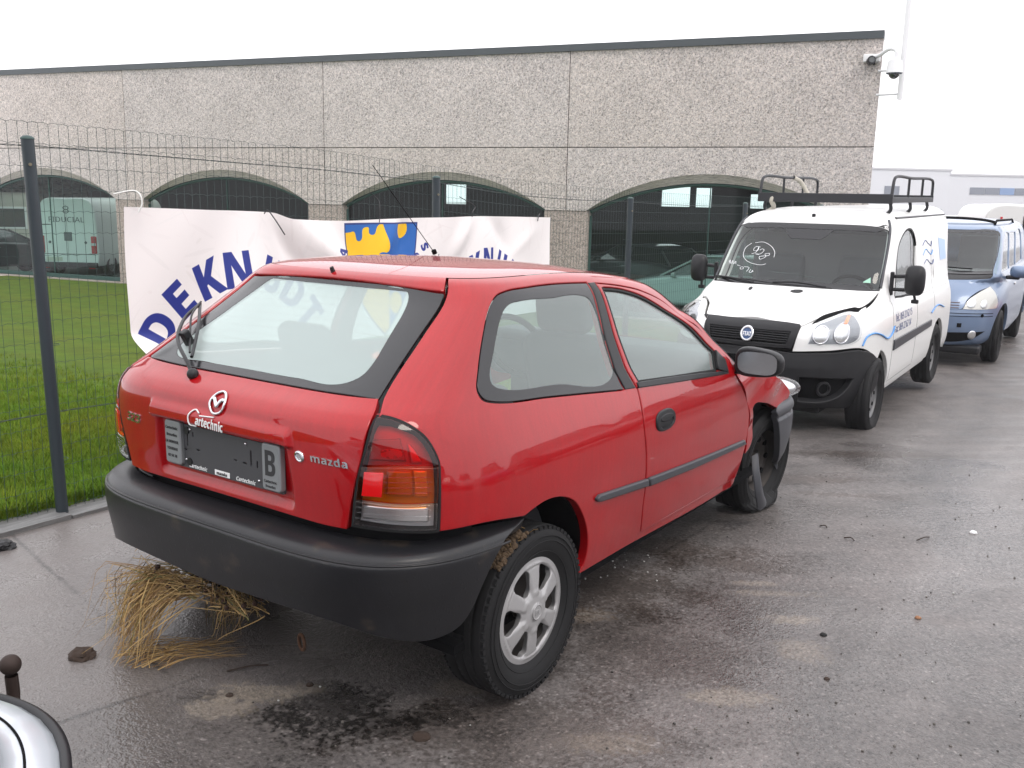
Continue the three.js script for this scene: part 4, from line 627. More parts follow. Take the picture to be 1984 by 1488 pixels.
    const P0 = B.pt(pc[0], pc[1]), pn = V3(-1, 0.02, 0).normalize(); const PL = (x, y, o) => P0.clone().add(V3(0, y, x)).addScaledVector(pn, 0.012 + o);
    const flatSh = new Flat((x, y) => PL(x, y, 0)); flatSh.nrm = () => pn.clone();
    const rect = (x0, y0, x1, y1, r = 0) => { if (!r) return [[x0, y0], [x1, y0], [x1, y1], [x0, y1]]; const o = []; for (const [cx, cy, a0] of [[x1 - r, y1 - r, 0], [x0 + r, y1 - r, 90], [x0 + r, y0 + r, 180], [x1 - r, y0 + r, 270]]) for (let i = 0; i <= 4; i++) { const t = (a0 + i * 22.5) * Math.PI / 180; o.push([cx + r * Math.cos(t), cy + r * Math.sin(t)]); } return o; };
    const hx = 0.285, hy = 0.075;
    const slots = []; for (const [x, y, w, h] of [[-0.185, 0.02, 0.006, 0.05], [0.135, 0.015, 0.006, 0.05], [-0.17, 0.0, 0.02, 0.005], [-0.13, -0.004, 0.016, 0.005], [0.105, -0.006, 0.016, 0.005], [0.15, -0.008, 0.022, 0.005], [-0.155, 0.045, 0.005, 0.016], [0.165, 0.0, 0.005, 0.022], [-0.195, -0.012, 0.012, 0.004], [0.06, -0.004, 0.012, 0.004]]) slots.push(rect(x - w / 2, y - h / 2, x + w / 2, y + h / 2));
    const holder = mesh('plate_holder', patch(flatSh, rect(-hx, -hy, hx, hy, 0.006), { holes: slots, L: 0.3, off: 0, bevel: 0.002, rim: 0.008 }), std(lin(0.045, 0.045, 0.05), 0.6), tg);
    const greyPad = std(lin(0.22, 0.23, 0.24), 0.45, 0.3);
    for (const sx of [-1, 1]) mesh('side_block', patch(flatSh, rect(sx * 0.245 - 0.042, -0.068, sx * 0.245 + 0.042, 0.083, 0.012), { L: 0.2, off: 0.016, bevel: 0.006, rim: 0.016 }), greyPad, holder);
    const flatText = (t, size, x, y, m, n, o = {}) => { const g = textGeo(t, size, 0.0008, o.font || 'sans_bold', o.shear || 0, o.sx || 1); const p = g.attributes.position; for (let i = 0; i < p.count; i++) { const q = PL(x + p.getX(i), y + p.getY(i), (o.off ?? 0.001) + p.getZ(i)); p.setXYZ(i, q.x, q.y, q.z); } g.computeVertexNormals(); return mesh(n, g, m, holder); };
    const ink = std(lin(0.02, 0.02, 0.022), 0.7);
    flatText('B', 0.082, 0.245, 0.022, ink, 'letter', { off: 0.0165, sx: 0.8 });
    flatText('Cartechnic', 0.009, 0.245, -0.036, ink, 'small_print', { off: 0.0165, font: 'sans_regular' }); flatText('Bruxelles', 0.008, 0.245, -0.052, ink, 'small_print', { off: 0.0165, font: 'sans_regular' });
    ['Cartechnic', 'Bruxelles', 'LA WINSOR', 'TOURNAI', '02 56 38'].forEach((t, i) => flatText(t, 0.0095, -0.245, 0.058 - i * 0.024, ink, 'small_print', { off: 0.0165, sx: 0.95 }));
    flatText('Cartechnic', 0.013, -0.13, -0.062, M.white, 'small_print', { shear: 0.25 }); flatText('Cartechnic', 0.013, 0.11, -0.062, M.white, 'small_print', { shear: 0.25 });
    mesh('maker_label', patch(flatSh, rect(-0.045, -0.071, 0.03, -0.053), { L: 0.2, off: 0.001, bevel: 0, rim: 0.001 }), M.white, holder); flatText('mazda', 0.0105, -0.008, -0.062, ink, 'small_print', { off: 0.0022, sx: 1.15 });
    for (const [x, y] of [[-0.165, 0.062], [0.115, 0.06], [-0.19, -0.045], [0.175, -0.05]]) mesh('screw', new THREE.SphereGeometry(0.005, 10, 8).translate(...PL(x, y, 0.001).toArray()), M.chrome, holder);
    for (const [x, y, o] of [[-0.185, 0.055, 0.011], [-0.175, -0.05, 0.010]]) mesh('plug', at(cyl(0.013, 0.013, 0.006, 18).rotateZ(Math.PI / 2), ...PL(x, y, 0.001).toArray()), M.blackPlastic, holder);
  }
  // --- tail lamps: bowl, three lenses, reflectors seen through them
  const Bd = B.disp; B.disp = null;
  {
    const L2 = (px) => T(px, rear);
    const redP = L2([[731, 807, 1], [758, 812], [792, 826], [819, 845], [834, 864], [845, 885], [849, 897], [850, 903, 1], [775, 903], [700, 902, 1], [708, 878], [719, 836]]);
    const ambP = L2([[700, 904, 1], [775, 905], [850, 905, 1], [850, 940], [848, 974, 1], [773, 977], [689, 967, 1], [693, 935]]);
    const clrP = L2([[689, 969, 1], [773, 979], [848, 976, 1], [846, 1027, 1], [765, 1027], [684, 1016, 1], [686, 990]]);
    for (const mir of [false, true]) {
      const lamp = mesh('tail_lamp', merge([patch(B, lampOut, { L: 0.04, off: -0.040, bevel: 0, rim: 0, mirror: mir })]), M.lampBowl, car); mesh('lamp_seal', patch(B, inset(ccw(lampOut), -0.005), { holes: [inset(ccw(lampOut), 0.003)], L: 0.04, off: -0.001, bevel: 0, rim: 0.045, mirror: mir }), M.rubber, lamp);
      const o = { L: 0.03, off: 0.004, bevel: 0.004, rim: 0.012, mirror: mir };
      mesh('red_lens', patch(B, redP, o), M.redLens, lamp); mesh('amber_lens', patch(B, ambP, o), M.amberLens, lamp); mesh('clear_lens', patch(B, clrP, o), M.clearLens, lamp);
      const bowl = (px, m = M.reflector) => mesh('reflector', patch(B, L2(px), { L: 0.03, off: -0.026, bevel: 0.006, rim: 0.01, mirror: mir }), m, lamp);
      bowl([[735, 870], [760, 866], [782, 872], [786, 884], [775, 893], [745, 894], [730, 888]]); bowl([[794, 856, 1], [806, 866], [818, 884], [824, 897, 1], [800, 899, 1]]); bowl([[716, 850, 1], [778, 846, 1], [790, 895, 1], [706, 896, 1]], std(lin(0.30, 0.28, 0.28), 0.5, 0.3));
      bowl([[805, 914, 1], [834, 913, 1], [836, 968, 1], [804, 968, 1]]); bowl([[746, 916, 1], [800, 916, 1], [800, 968, 1], [742, 966, 1]], std(lin(0.42, 0.40, 0.38), 0.4, 0.5));
      mesh('red_reflex', patch(B, L2([[706, 914, 1], [743, 916, 1], [740, 963, 1], [701, 960, 1]]), { L: 0.03, off: 0.0055, bevel: 0.002, rim: 0.006, mirror: mir }), phys(lin(0.62, 0.006, 0.008), 0.12, { clearcoat: 1 }), lamp);
      bowl([[693, 984, 1], [836, 988, 1], [834, 1018, 1], [690, 1010, 1]]);
      const ribs = []; for (const [y0, y1, x0, x1] of [[981, 988, 691, 834], [991, 999, 690, 834], [1002, 1010, 689, 833]]) ribs.push(B.hit(x0, y0), B.hit((x0 + x1) / 2, (y0 + y1) / 2 + 3), B.hit(x1, y1));
      const rb = []; for (let i = 0; i < 9; i += 3) { const q = line2(B, ribs.slice(i, i + 3), 0.0016, 0.004, 0.02); if (mir) { q.scale(1, 1, -1); } rb.push(q); } mesh('lens_rib', merge(rb), M.clearLens, lamp);
      const ra = []; for (const y of [924, 934, 944, 954]) { const q = line2(B, [B.hit(744, y), B.hit(790, y + 1), B.hit(834, y)], 0.0012, 0.004, 0.02); if (mir) q.scale(1, 1, -1); ra.push(q); } mesh('lens_rib', merge(ra), M.amberLens, lamp);
    }
  }
  // --- rear bumper
  const bRows = [[0.20, 0.20, 0.70, -0.52, 0.25], [0.235, 0.235, 0.765, -0.595, 0.25], [0.28, 0.28, 0.815, -0.645, 0.25], [0.34, 0.34, 0.838, -0.668, 0.25], [0.45, 0.45, 0.852, -0.685, 0.25], [0.555, 0.555, 0.862, -0.700, 0.25], [0.60, 0.60, 0.863, -0.702, 0.25], [0.632, 0.63, 0.858, -0.695, 0.25], [0.655, 0.645, 0.846, -0.678, 0.25], [0.70, 0.658, 0.812, -0.635, 0.25], [0.75, 0.667, 0.772, -0.585, 0.25]];
  {
    const U = new Ring({ rows: bRows, n: 4.6, dir: -1, matrix: mtx });
    const gv = U.hit(704, 1097, -0.9, 0.9)[1];
    U.disp = (s, v) => 0.005 * sstep(gv + 0.006, gv - 0.006, v);
    const right = [[...U.hit(1016, 1003, 0.3, 2), 1], [...U.hit(970, 1061, 0.3, 2), 0], [...U.hit(937, 1127, 0.3, 2), 0], [...U.hit(915, 1177, 0.3, 2), 0], [...U.hit(893, 1210, 0.2, 2), 0], [...U.hit(858, 1232, 0.2, 2), 0], [...U.hit(815, 1242, 0, 2), 0], [...U.hit(760, 1238, 0, 2), 0], [...U.hit(649, 1205, -0.5, 1), 0]];
    const bot = right[8][1];
    const topE = [U.hit(941, 1015, 0.2, 2), U.hit(849, 1033, 0.2, 2)];
    const top = [[topE[0][0], topE[0][1], 0], [topE[1][0], Math.max(topE[1][1], 0.69), 0], [0.75, 0.735, 0], [0.5, 0.745, 0], [0, 0.745, 0]];
    const mir = p => p.slice().reverse().map(q => [-q[0], q[1], q[2]]);
    const out = smooth([...right, [0, bot - 0.005, 0], ...mir(right), ...mir(top.slice(0, 4)), ...top.slice().reverse()]);
    const bp = mesh('rear_bumper', patch(U, out, { L: 0.022, bevel: 0.004, rim: 0.03 }), phys(0xffffff, 0.34, { map: bumperM, specularIntensity: 0.75, bumpMap: dropsB, bumpScale: 0.0003 }), car);
    mesh('bumper_bead', line2(U, [[-1.12, gv - 0.002], [-0.9, gv], [-0.5, gv + 0.002], [0, gv + 0.003], [0.5, gv + 0.002], [0.9, gv], [1.12, gv - 0.002]], 0.0045, -0.0005, 0.03), bp.material, bp);
    mesh('undertray', merge([box(0.5, 0.02, 1.0, -0.22, 0.33, 0), at(cyl(0.08, 0.08, 0.5, 20).rotateX(Math.PI / 2), -0.2, 0.36, -0.05)]), M.dark, car);
    mesh('tow_eye', at(new THREE.TorusGeometry(0.026, 0.006, 8, 18), -0.50, 0.20, 0.22, 0, 1.2, 0), std(lin(0.10, 0.05, 0.03), 0.9, 0.4), car);
  }
  B.disp = Bd;
  // --- inner body: liner that closes the gaps, floor, wheel housings, bulkhead
  {
    B.disp = null;
    const lin2 = (s0, s1, v0, v1, off, n, m) => gridGeo(n, m, (a, b) => { const s = s0 + (s1 - s0) * a, v = v0 + (v1 - v0) * b; return B.pt(s, v).addScaledVector(B.nrm(s, v), -off); });
    const r0 = hEdge[2][0];
    mesh('body_liner', merge([lin2(-0.95, 0.95, 0.50, 1.03, 0.05, 40, 10), lin2(doorRear[6][0] + 0.02, 2.95, 0.30, 0.90, 0.05, 16, 8), lin2(-2.95, -doorRear[6][0] - 0.02, 0.30, 0.90, 0.05, 16, 8), lin2(0.95, doorRear[6][0] + 0.02, 0.72, 0.93, 0.05, 16, 8), lin2(-doorRear[6][0] - 0.02, -0.95, 0.72, 0.93, 0.05, 16, 8), box(2.6, 0.03, 1.5, 0.95, 0.27, 0), box(0.03, 0.55, 1.45, 2.05, 0.55, 0), box(0.03, 0.3, 1.3, 2.15, 0.75, 0)]), M.dark, car);
    for (const sz of [-1, 1]) for (const [x, ht] of [[0.0, 0.31], [2.40, 0.27]]) { const fr = x > 1, hr = fr ? 0.335 : 0.36; mesh('wheel_housing', merge([at(new THREE.CylinderGeometry(hr, hr, 0.22, 28, 1, true, Math.PI / 2, Math.PI), x, ht + 0.03, sz * (fr ? 0.625 : 0.685), Math.PI / 2), at(new THREE.CircleGeometry(0.36, 28, 0, Math.PI), x, ht + 0.03, sz * 0.575, 0, sz > 0 ? 0 : Math.PI)]), M.dark, car); }
    B.disp = Bd;
  }
  // --- interior seen through misted glass
  const seat = (x, z) => { const g = mesh('front_seat', merge([at(rbox(0.50, 0.16, 0.48, 0.06), x + 0.2, 0.50, z), at(rbox(0.15, 0.62, 0.46, 0.06), x - 0.10, 0.80, z, 0, 0, 0.25)]), M.seat, car); mesh('headrest', at(rbox(0.10, 0.17, 0.26, 0.045), x - 0.23, 1.20, z, 0, 0, 0.2), M.seat, g); };
  seat(1.10, 0.36); seat(1.10, -0.36);
  mesh('rear_seat', merge([at(rbox(0.45, 0.18, 1.25, 0.06), 0.45, 0.50, 0), at(rbox(0.14, 0.56, 1.25, 0.06), 0.16, 0.76, 0, 0, 0, 0.3)]), M.seat, car);
  for (const z of [-0.33, 0.33]) mesh('rear_headrest', at(rbox(0.09, 0.15, 0.26, 0.045), 0.05, 1.10, z, 0, 0, 0.25), M.seat, car);
  mesh('parcel_shelf', box(0.42, 0.02, 1.15, -0.22, 0.97, 0), M.trim, car);
  mesh('dashboard', merge([at(rbox(0.35, 0.25, 1.35, 0.08), 1.85, 0.83, 0), at(rbox(0.2, 0.06, 0.4, 0.03), 1.72, 0.95, -0.36)]), M.trim, car);
  mesh('steering_wheel', at(new THREE.TorusGeometry(0.18, 0.016, 10, 36), 1.55, 0.90, -0.36, 0, Math.PI / 2, 0.4), M.dark, car);
  // --- door mirror (right, seen from behind: glass faces the rear)
  for (const sz of [1, -1]) {
    const c = V3(1.69, 0.945, sz * 0.925);
    const sh = new THREE.SphereGeometry(1, 28, 18); const p = sh.attributes.position; for (let i = 0; i < p.count; i++) { let x = p.getX(i), y = p.getY(i), z = p.getZ(i); const q = 3.2; const k = (Math.abs(y) ** q + Math.abs(z) ** q) ** (1 / q), r = Math.hypot(y, z) || 1; const f = r / (k || 1); y *= f; z *= f; x = x < 0 ? Math.max(x, -0.38) : x; p.setXYZ(i, x * 0.085, y * 0.068 * (1 - 0.15 * z * sz), z * 0.115); }
    sh.computeVertexNormals();
    const hs = mesh('door_mirror', merge([at(sh, c.x, c.y, c.z), at(rbox(0.06, 0.05, 0.14, 0.02), c.x + 0.03, c.y - 0.045, c.z - sz * 0.11)]), M.blackPlastic, car);
    const gl = new Flat((a, b) => V3(c.x - 0.0335, c.y + b, c.z + a)); gl.nrm = () => V3(-0.93, 0.03, sz * 0.36).normalize();
    mesh('mirror_glass', patch(gl, circ(1, 36).map(([x, y]) => { const f = (Math.abs(x) ** 3.4 + Math.abs(y) ** 3.4) ** (-1 / 3.4); return [x * f * 0.094, y * f * 0.052]; }), { L: 0.1, off: 0.001, bevel: 0, rim: 0.003 }), std(lin(0.55, 0.57, 0.6), 0.08, 1), hs);
  }
  // --- front wing, bonnet and nose, folded by the crash
  {
    const F = (s, v) => B.hit(s, v, 0.8, 4.4);
    const Q = new Ring({ rows: rows.map(r => [r[0], r[1], r[2] - 0.035, r[3], r[4]]), n: 5, dir: -1, bow, matrix: mtx }); Q.disp = (s, v) => 0.006 * Math.sin(s * 13 + v * 9) + 0.004 * Math.sin(v * 34 - s * 10);
    const wing = Q.trace([[1449, 716, 1], [1462, 709], [1480, 716], [1503, 729], [1526, 747], [1530, 763], [1522, 786], [1512, 799, 1], [1500, 788], [1482, 781], [1464, 784], [1456, 800, 1], [1453, 775], [1440, 735]], { smin: 2.4, smax: 4.5 });
    mesh('front_wing', patch(Q, wing, { L: 0.016, bevel: 0.003, rim: 0.03 }), M.red, car);
    const fl = Q.trace([[1427, 722, 1], [1440, 722, 1], [1456, 775], [1461, 815], [1457, 850], [1447, 870], [1440, 878, 1], [1447, 850], [1453, 805], [1448, 770]], { smin: 2.4, smax: 4.5 });
    mesh('torn_flange', patch(Q, fl, { L: 0.02, bevel: 0.002, rim: 0.05 }), M.red, car);
    // bonnet, buckled upwards in the middle
    mesh('bonnet', gridGeo(24, 30, (a, b) => { const x = 2.10 + 0.76 * a, z = (b - 0.5) * 1.42; const t = Math.abs(z) / 0.71; return V3(x, 0.90 - 0.20 * a * a - 0.07 * t * t - 0.02 + 0.03 * Math.sin(a * 9 + z * 3) * a * (1 - 0.5 * t) + 0.02 * Math.sin(z * 14) * a, z * (1 - 0.05 * a)); }, true), M.red, car);
    const lw = gridGeo(16, 8, (a, b) => V3(1.78 + 1.0 * a, 0.58 + 0.26 * b - 0.1 * a * b, -0.81 + 0.05 * a * a + 0.02 * Math.sin(a * 11 + b * 5)), true); mesh('front_wing', lw, M.red, car);
    mesh('front_panel', merge([at(rbox(0.10, 0.22, 1.3, 0.04), 2.84, 0.56, 0), at(rbox(0.4, 0.3, 1.0, 0.05), 2.5, 0.5, 0)]), M.dark, car);
    // head lamp corner and bumper end
const nr = [[0.22, 0.22, 0.75, 2.86, 2.42], [0.30, 0.30, 0.78, 2.92, 2.42], [0.45, 0.45, 0.80, 2.96, 2.42], [0.56, 0.56, 0.80, 2.97, 2.42], [0.60, 0.595, 0.785, 2.95, 2.42], [0.64, 0.61, 0.755, 2.90, 2.42]];
    const Nn = new Ring({ rows: nr, n: 3.4, dir: 1, matrix: mtx });
    Nn.disp = (s, v) => -0.012 * sstep(0.02, 0, Math.abs(v - 0.53)) ;
    const fb = smooth([[Nn.s90 + 0.06, 0.58, 1], [Nn.s90 + 0.02, 0.50, 0], [Nn.s90 - 0.05, 0.36, 0], [Nn.s90 - 0.16, 0.24, 0], [0.3, 0.225, 0], [-0.3, 0.225, 0], [-Nn.s90 + 0.1, 0.28, 1], [-Nn.s90 - 0.02, 0.52, 1], [-0.5, 0.62, 0], [0, 0.63, 0], [0.5, 0.63, 0], [Nn.s90 - 0.1, 0.63, 0], [Nn.s90, 0.615, 0]]);
    mesh('front_bumper', patch(Nn, fb, { L: 0.03, bevel: 0.004, rim: 0.03 }), M.greyPlastic, car);
    for (const sz of [1, -1]) { const lampG = new THREE.SphereGeometry(1, 20, 14).scale(0.10, 0.06, 0.15); const hl = mesh('head_lamp', at(lampG, 2.66, 0.650, sz * 0.665, 0, sz * 0.5), M.clearLens, car); mesh('lamp_bowl', at(new THREE.SphereGeometry(1, 16, 12).scale(0.08, 0.05, 0.13), 2.64, 0.650, sz * 0.665, 0, sz * 0.5), M.reflector, hl); }
  }
  // --- wheels
  const wheel = (x, y, z, ry, rx, flat, cap) => {
    const w = new THREE.Group(); w.name = 'wheel'; w.position.set(x, y, z); w.rotation.set(rx, ry, 0, 'YXZ'); car.add(w);
    mesh('tyre', tyreGeo(0.297, 0.186, 0.185, { flat, blocks: flat ? 0 : 64 }), M.rubber, w);
    const rim = new THREE.LatheGeometry([[0.03, -0.02], [0.09, -0.012], [0.10, 0.02], [0.125, 0.03], [0.14, 0.01], [0.155, -0.03], [0.165, -0.02], [0.172, 0.05], [0.186, 0.06], [0.188, 0.07]].map(p => new THREE.Vector2(...p)), 48); rim.rotateX(Math.PI / 2); rim.translate(0, 0, 0.0);
    const rg = mesh('steel_rim', merge([rim, at(cyl(0.04, 0.035, 0.04, 18), 0, 0, 0.01, Math.PI / 2), at(cyl(0.15, 0.15, 0.02, 30), 0, 0, -0.05, Math.PI / 2), at(new THREE.CylinderGeometry(0.172, 0.172, 0.14, 40, 1, true), 0, 0, -0.02, Math.PI / 2)]), M.steel, w);
    if (cap) {
      const hgt = (a, b) => { const r = Math.hypot(a, b), th = Math.atan2(b, a); const sp = Math.abs(((th / (Math.PI / 3)) % 1 + 1) % 1 - 0.5) * 2;   // 0 between spokes, 1 on a spoke
        const ridge = 0.010 * sstep(0.25, 0.72, sp) * sstep(0.05, 0.075, r) * sstep(0.176, 0.15, r); return 0.070 + 0.020 * (1 - (r / 0.19) ** 2) - 0.010 * sstep(0.168, 0.155, r) * sstep(0.05, 0.085, r) + ridge + 0.004 * sstep(0.034, 0.026, r); };
      const sh = new Flat((a, b) => V3(a, b, hgt(a, b)));
      const holes = []; for (let k = 0; k < 6; k++) { const th = (k + 0.5) * Math.PI / 3; const rot = (x, y) => [x * Math.cos(th) - y * Math.sin(th), x * Math.sin(th) + y * Math.cos(th)]; holes.push(smooth([rot(0.076, -0.009), rot(0.076, 0.009), rot(0.112, 0.030), rot(0.138, 0.044), rot(0.150, 0.040), rot(0.157, 0), rot(0.150, -0.040), rot(0.138, -0.044), rot(0.112, -0.030)], true, 0.01)); }
      const hc = mesh('hubcap', patch(sh, circ(0.190, 72), { holes, L: 0.0125, bevel: 0.003, rim: 0.022 }), M.silver, w); hc.rotation.z = 0.50;
      mesh('centre_badge', merge([at(new THREE.TorusGeometry(0.025, 0.0022, 8, 28), 0, 0, 0.0945), at(cyl(0.024, 0.024, 0.003, 24), 0, 0, 0.0935, Math.PI / 2), at(textGeo('m', 0.022, 0.002, 'sans_bold'), 0, 0, 0.095)]), M.silver, w);
    } else { for (let k = 0; k < 8; k++) { const a = k * Math.PI / 4; mesh('rim_hole', at(cyl(0.016, 0.016, 0.012, 12), 0.115 * Math.cos(a), 0.115 * Math.sin(a), 0.026, Math.PI / 2), M.dark, w); } for (let k = 0; k < 4; k++) { const a = k * Math.PI / 2 + 0.4; mesh('wheel_nut', at(cyl(0.010, 0.010, 0.02, 6), 0.055 * Math.cos(a), 0.055 * Math.sin(a), 0.0, Math.PI / 2), M.steel, w); } }
    return w;
  };
  const rw = wheel(0, 0.2965, 0.735, 0, 0, 0, true);
  wheel(0, 0.2965, -0.735, Math.PI, 0, 0, true);
  wheel(2.46, 0.268, 0.64, -0.10, 0.06, 0.042, false);
  wheel(2.46, 0.28, -0.70, Math.PI, 0, 0.02, true);
  // mud caked on the rear tread, with straw
  { const g = []; for (let i = 0; i < 260; i++) { const a = rr(1.75, 2.35), z = rr(-0.02, 0.085), r = 0.297 + rr(0, 0.006), q = new THREE.IcosahedronGeometry(rr(0.005, 0.013), 0); q.scale(1, rr(0.5, 1.2), rr(0.8, 1.6)); q.rotateZ(rr(0, 6)); q.translate(r * Math.cos(a), r * Math.sin(a), z); g.push(q); } mesh('mud', merge(g), M.mud, rw).userData.kind = 'stuff';
    const st = []; for (let i = 0; i < 26; i++) { const a = rr(1.6, 2.3), r = 0.30, p = V3(r * Math.cos(a), r * Math.sin(a), rr(0.0, 0.10)); st.push(rod(p, p.clone().add(V3(rr(-0.03, 0.03), rr(-0.01, 0.02), rr(-0.03, 0.03))), 0.0009, 5)); } mesh('straw', merge(st), std(lin(0.30, 0.19, 0.08), 0.9), rw).userData.kind = 'stuff'; }
  // broken grey trim hanging over the front wheel
  { const pts = [V3(2.03, 0.42, 0.81), V3(2.00, 0.34, 0.835), V3(2.01, 0.25, 0.85), V3(2.07, 0.17, 0.845), V3(2.12, 0.12, 0.84)];
    const cu = new THREE.CatmullRomCurve3(pts); mesh('broken_arch_trim', merge([gridGeo(20, 6, (a, b) => { const p = cu.getPoint(a); const w = 0.085 * (0.55 + 0.6 * a); return V3(p.x + (b - 0.5) * w, p.y + (b - 0.5) * 0.03, p.z + 0.016 * Math.sin(Math.PI * b)); }, true), gridGeo(20, 6, (a, b) => { const p = cu.getPoint(a); const w = 0.085 * (0.55 + 0.6 * a); return V3(p.x + (b - 0.5) * w, p.y + (b - 0.5) * 0.03, p.z - 0.006 + 0.016 * Math.sin(Math.PI * b)); })]), M.greyPlastic, car); }
  const aer = B.pt(0.9, 1.5); // whip aerial at the rear of the roof on the left side
  mesh('aerial', merge([rod(V3(1.05, 1.40, -0.50), V3(0.62, 1.80, -0.50), 0.0018, 6), rod(V3(1.05, 1.40, -0.50), V3(1.04, 1.415, -0.50), 0.012, 10)]), M.dark, car);
}
// ---------------------------------------------------------------- shared pieces for the other vehicles
Object.assign(M, {
  vanWhite: phys(lin(0.74, 0.74, 0.73), 0.4, { clearcoat: 0.5, clearcoatRoughness: 0.15 }),
  blue: phys(lin(0.155, 0.215, 0.33), 0.42, { metalness: 0.25, clearcoat: 0.7, clearcoatRoughness: 0.12 }),
  vanGlass: phys(lin(0.80, 0.86, 0.84), 0.04, { transmission: 1, thickness: 0, ior: 1.52 }),
  tintGlass: phys(lin(0.030, 0.036, 0.036), 0.05, { clearcoat: 1 }),
  lampGlass: phys(lin(0.92, 0.93, 0.94), 0.04, { transmission: 1, thickness: 0 }),
  rimGrey: std(lin(0.20, 0.20, 0.205), 0.5, 0.5),
  skyPrint: std(lin(0.10, 0.30, 0.66), 0.5), navyPrint: std(lin(0.05, 0.08, 0.22), 0.5),
});
function roadWheel(parent, x, y, z, R, outward, turn = 0, spokes = 0) {
  const w = new THREE.Group(); w.name = 'wheel'; w.position.set(x, y, z); w.rotation.y = (outward > 0 ? 0 : Math.PI) + turn; parent.add(w);
  mesh('tyre', tyreGeo(R, R * 0.63, 0.18, { blocks: 0 }), M.rubber, w);
  const r = R * 0.63, prof = [[0.02, 0.052], [0.05, 0.055], [0.07, 0.04], [r * 0.75, 0.045], [r * 0.9, 0.03], [r * 0.97, 0.055], [r * 1.02, 0.068]].map(p => new THREE.Vector2(...p)); const g = new THREE.LatheGeometry(prof, 40).rotateX(Math.PI / 2);
  const rim = mesh('rim', merge([g, at(cyl(r, r, 0.1, 30), 0, 0, -0.03, Math.PI / 2)]), M.rimGrey, w);
  for (let k = 0; k < (spokes || 8); k++) { const a = k / (spokes || 8) * 2 * Math.PI; mesh('rim_slot', at(rbox(spokes ? 0.05 : 0.024, 0.03, 0.012, 0.005), 0, 0, 0).translate(r * 0.62, 0, 0.046).rotateZ(a), M.dark, rim); }
  return w;
}
const mirL = p => p.slice().reverse().map(q => [-q[0], ...q.slice(1)]);
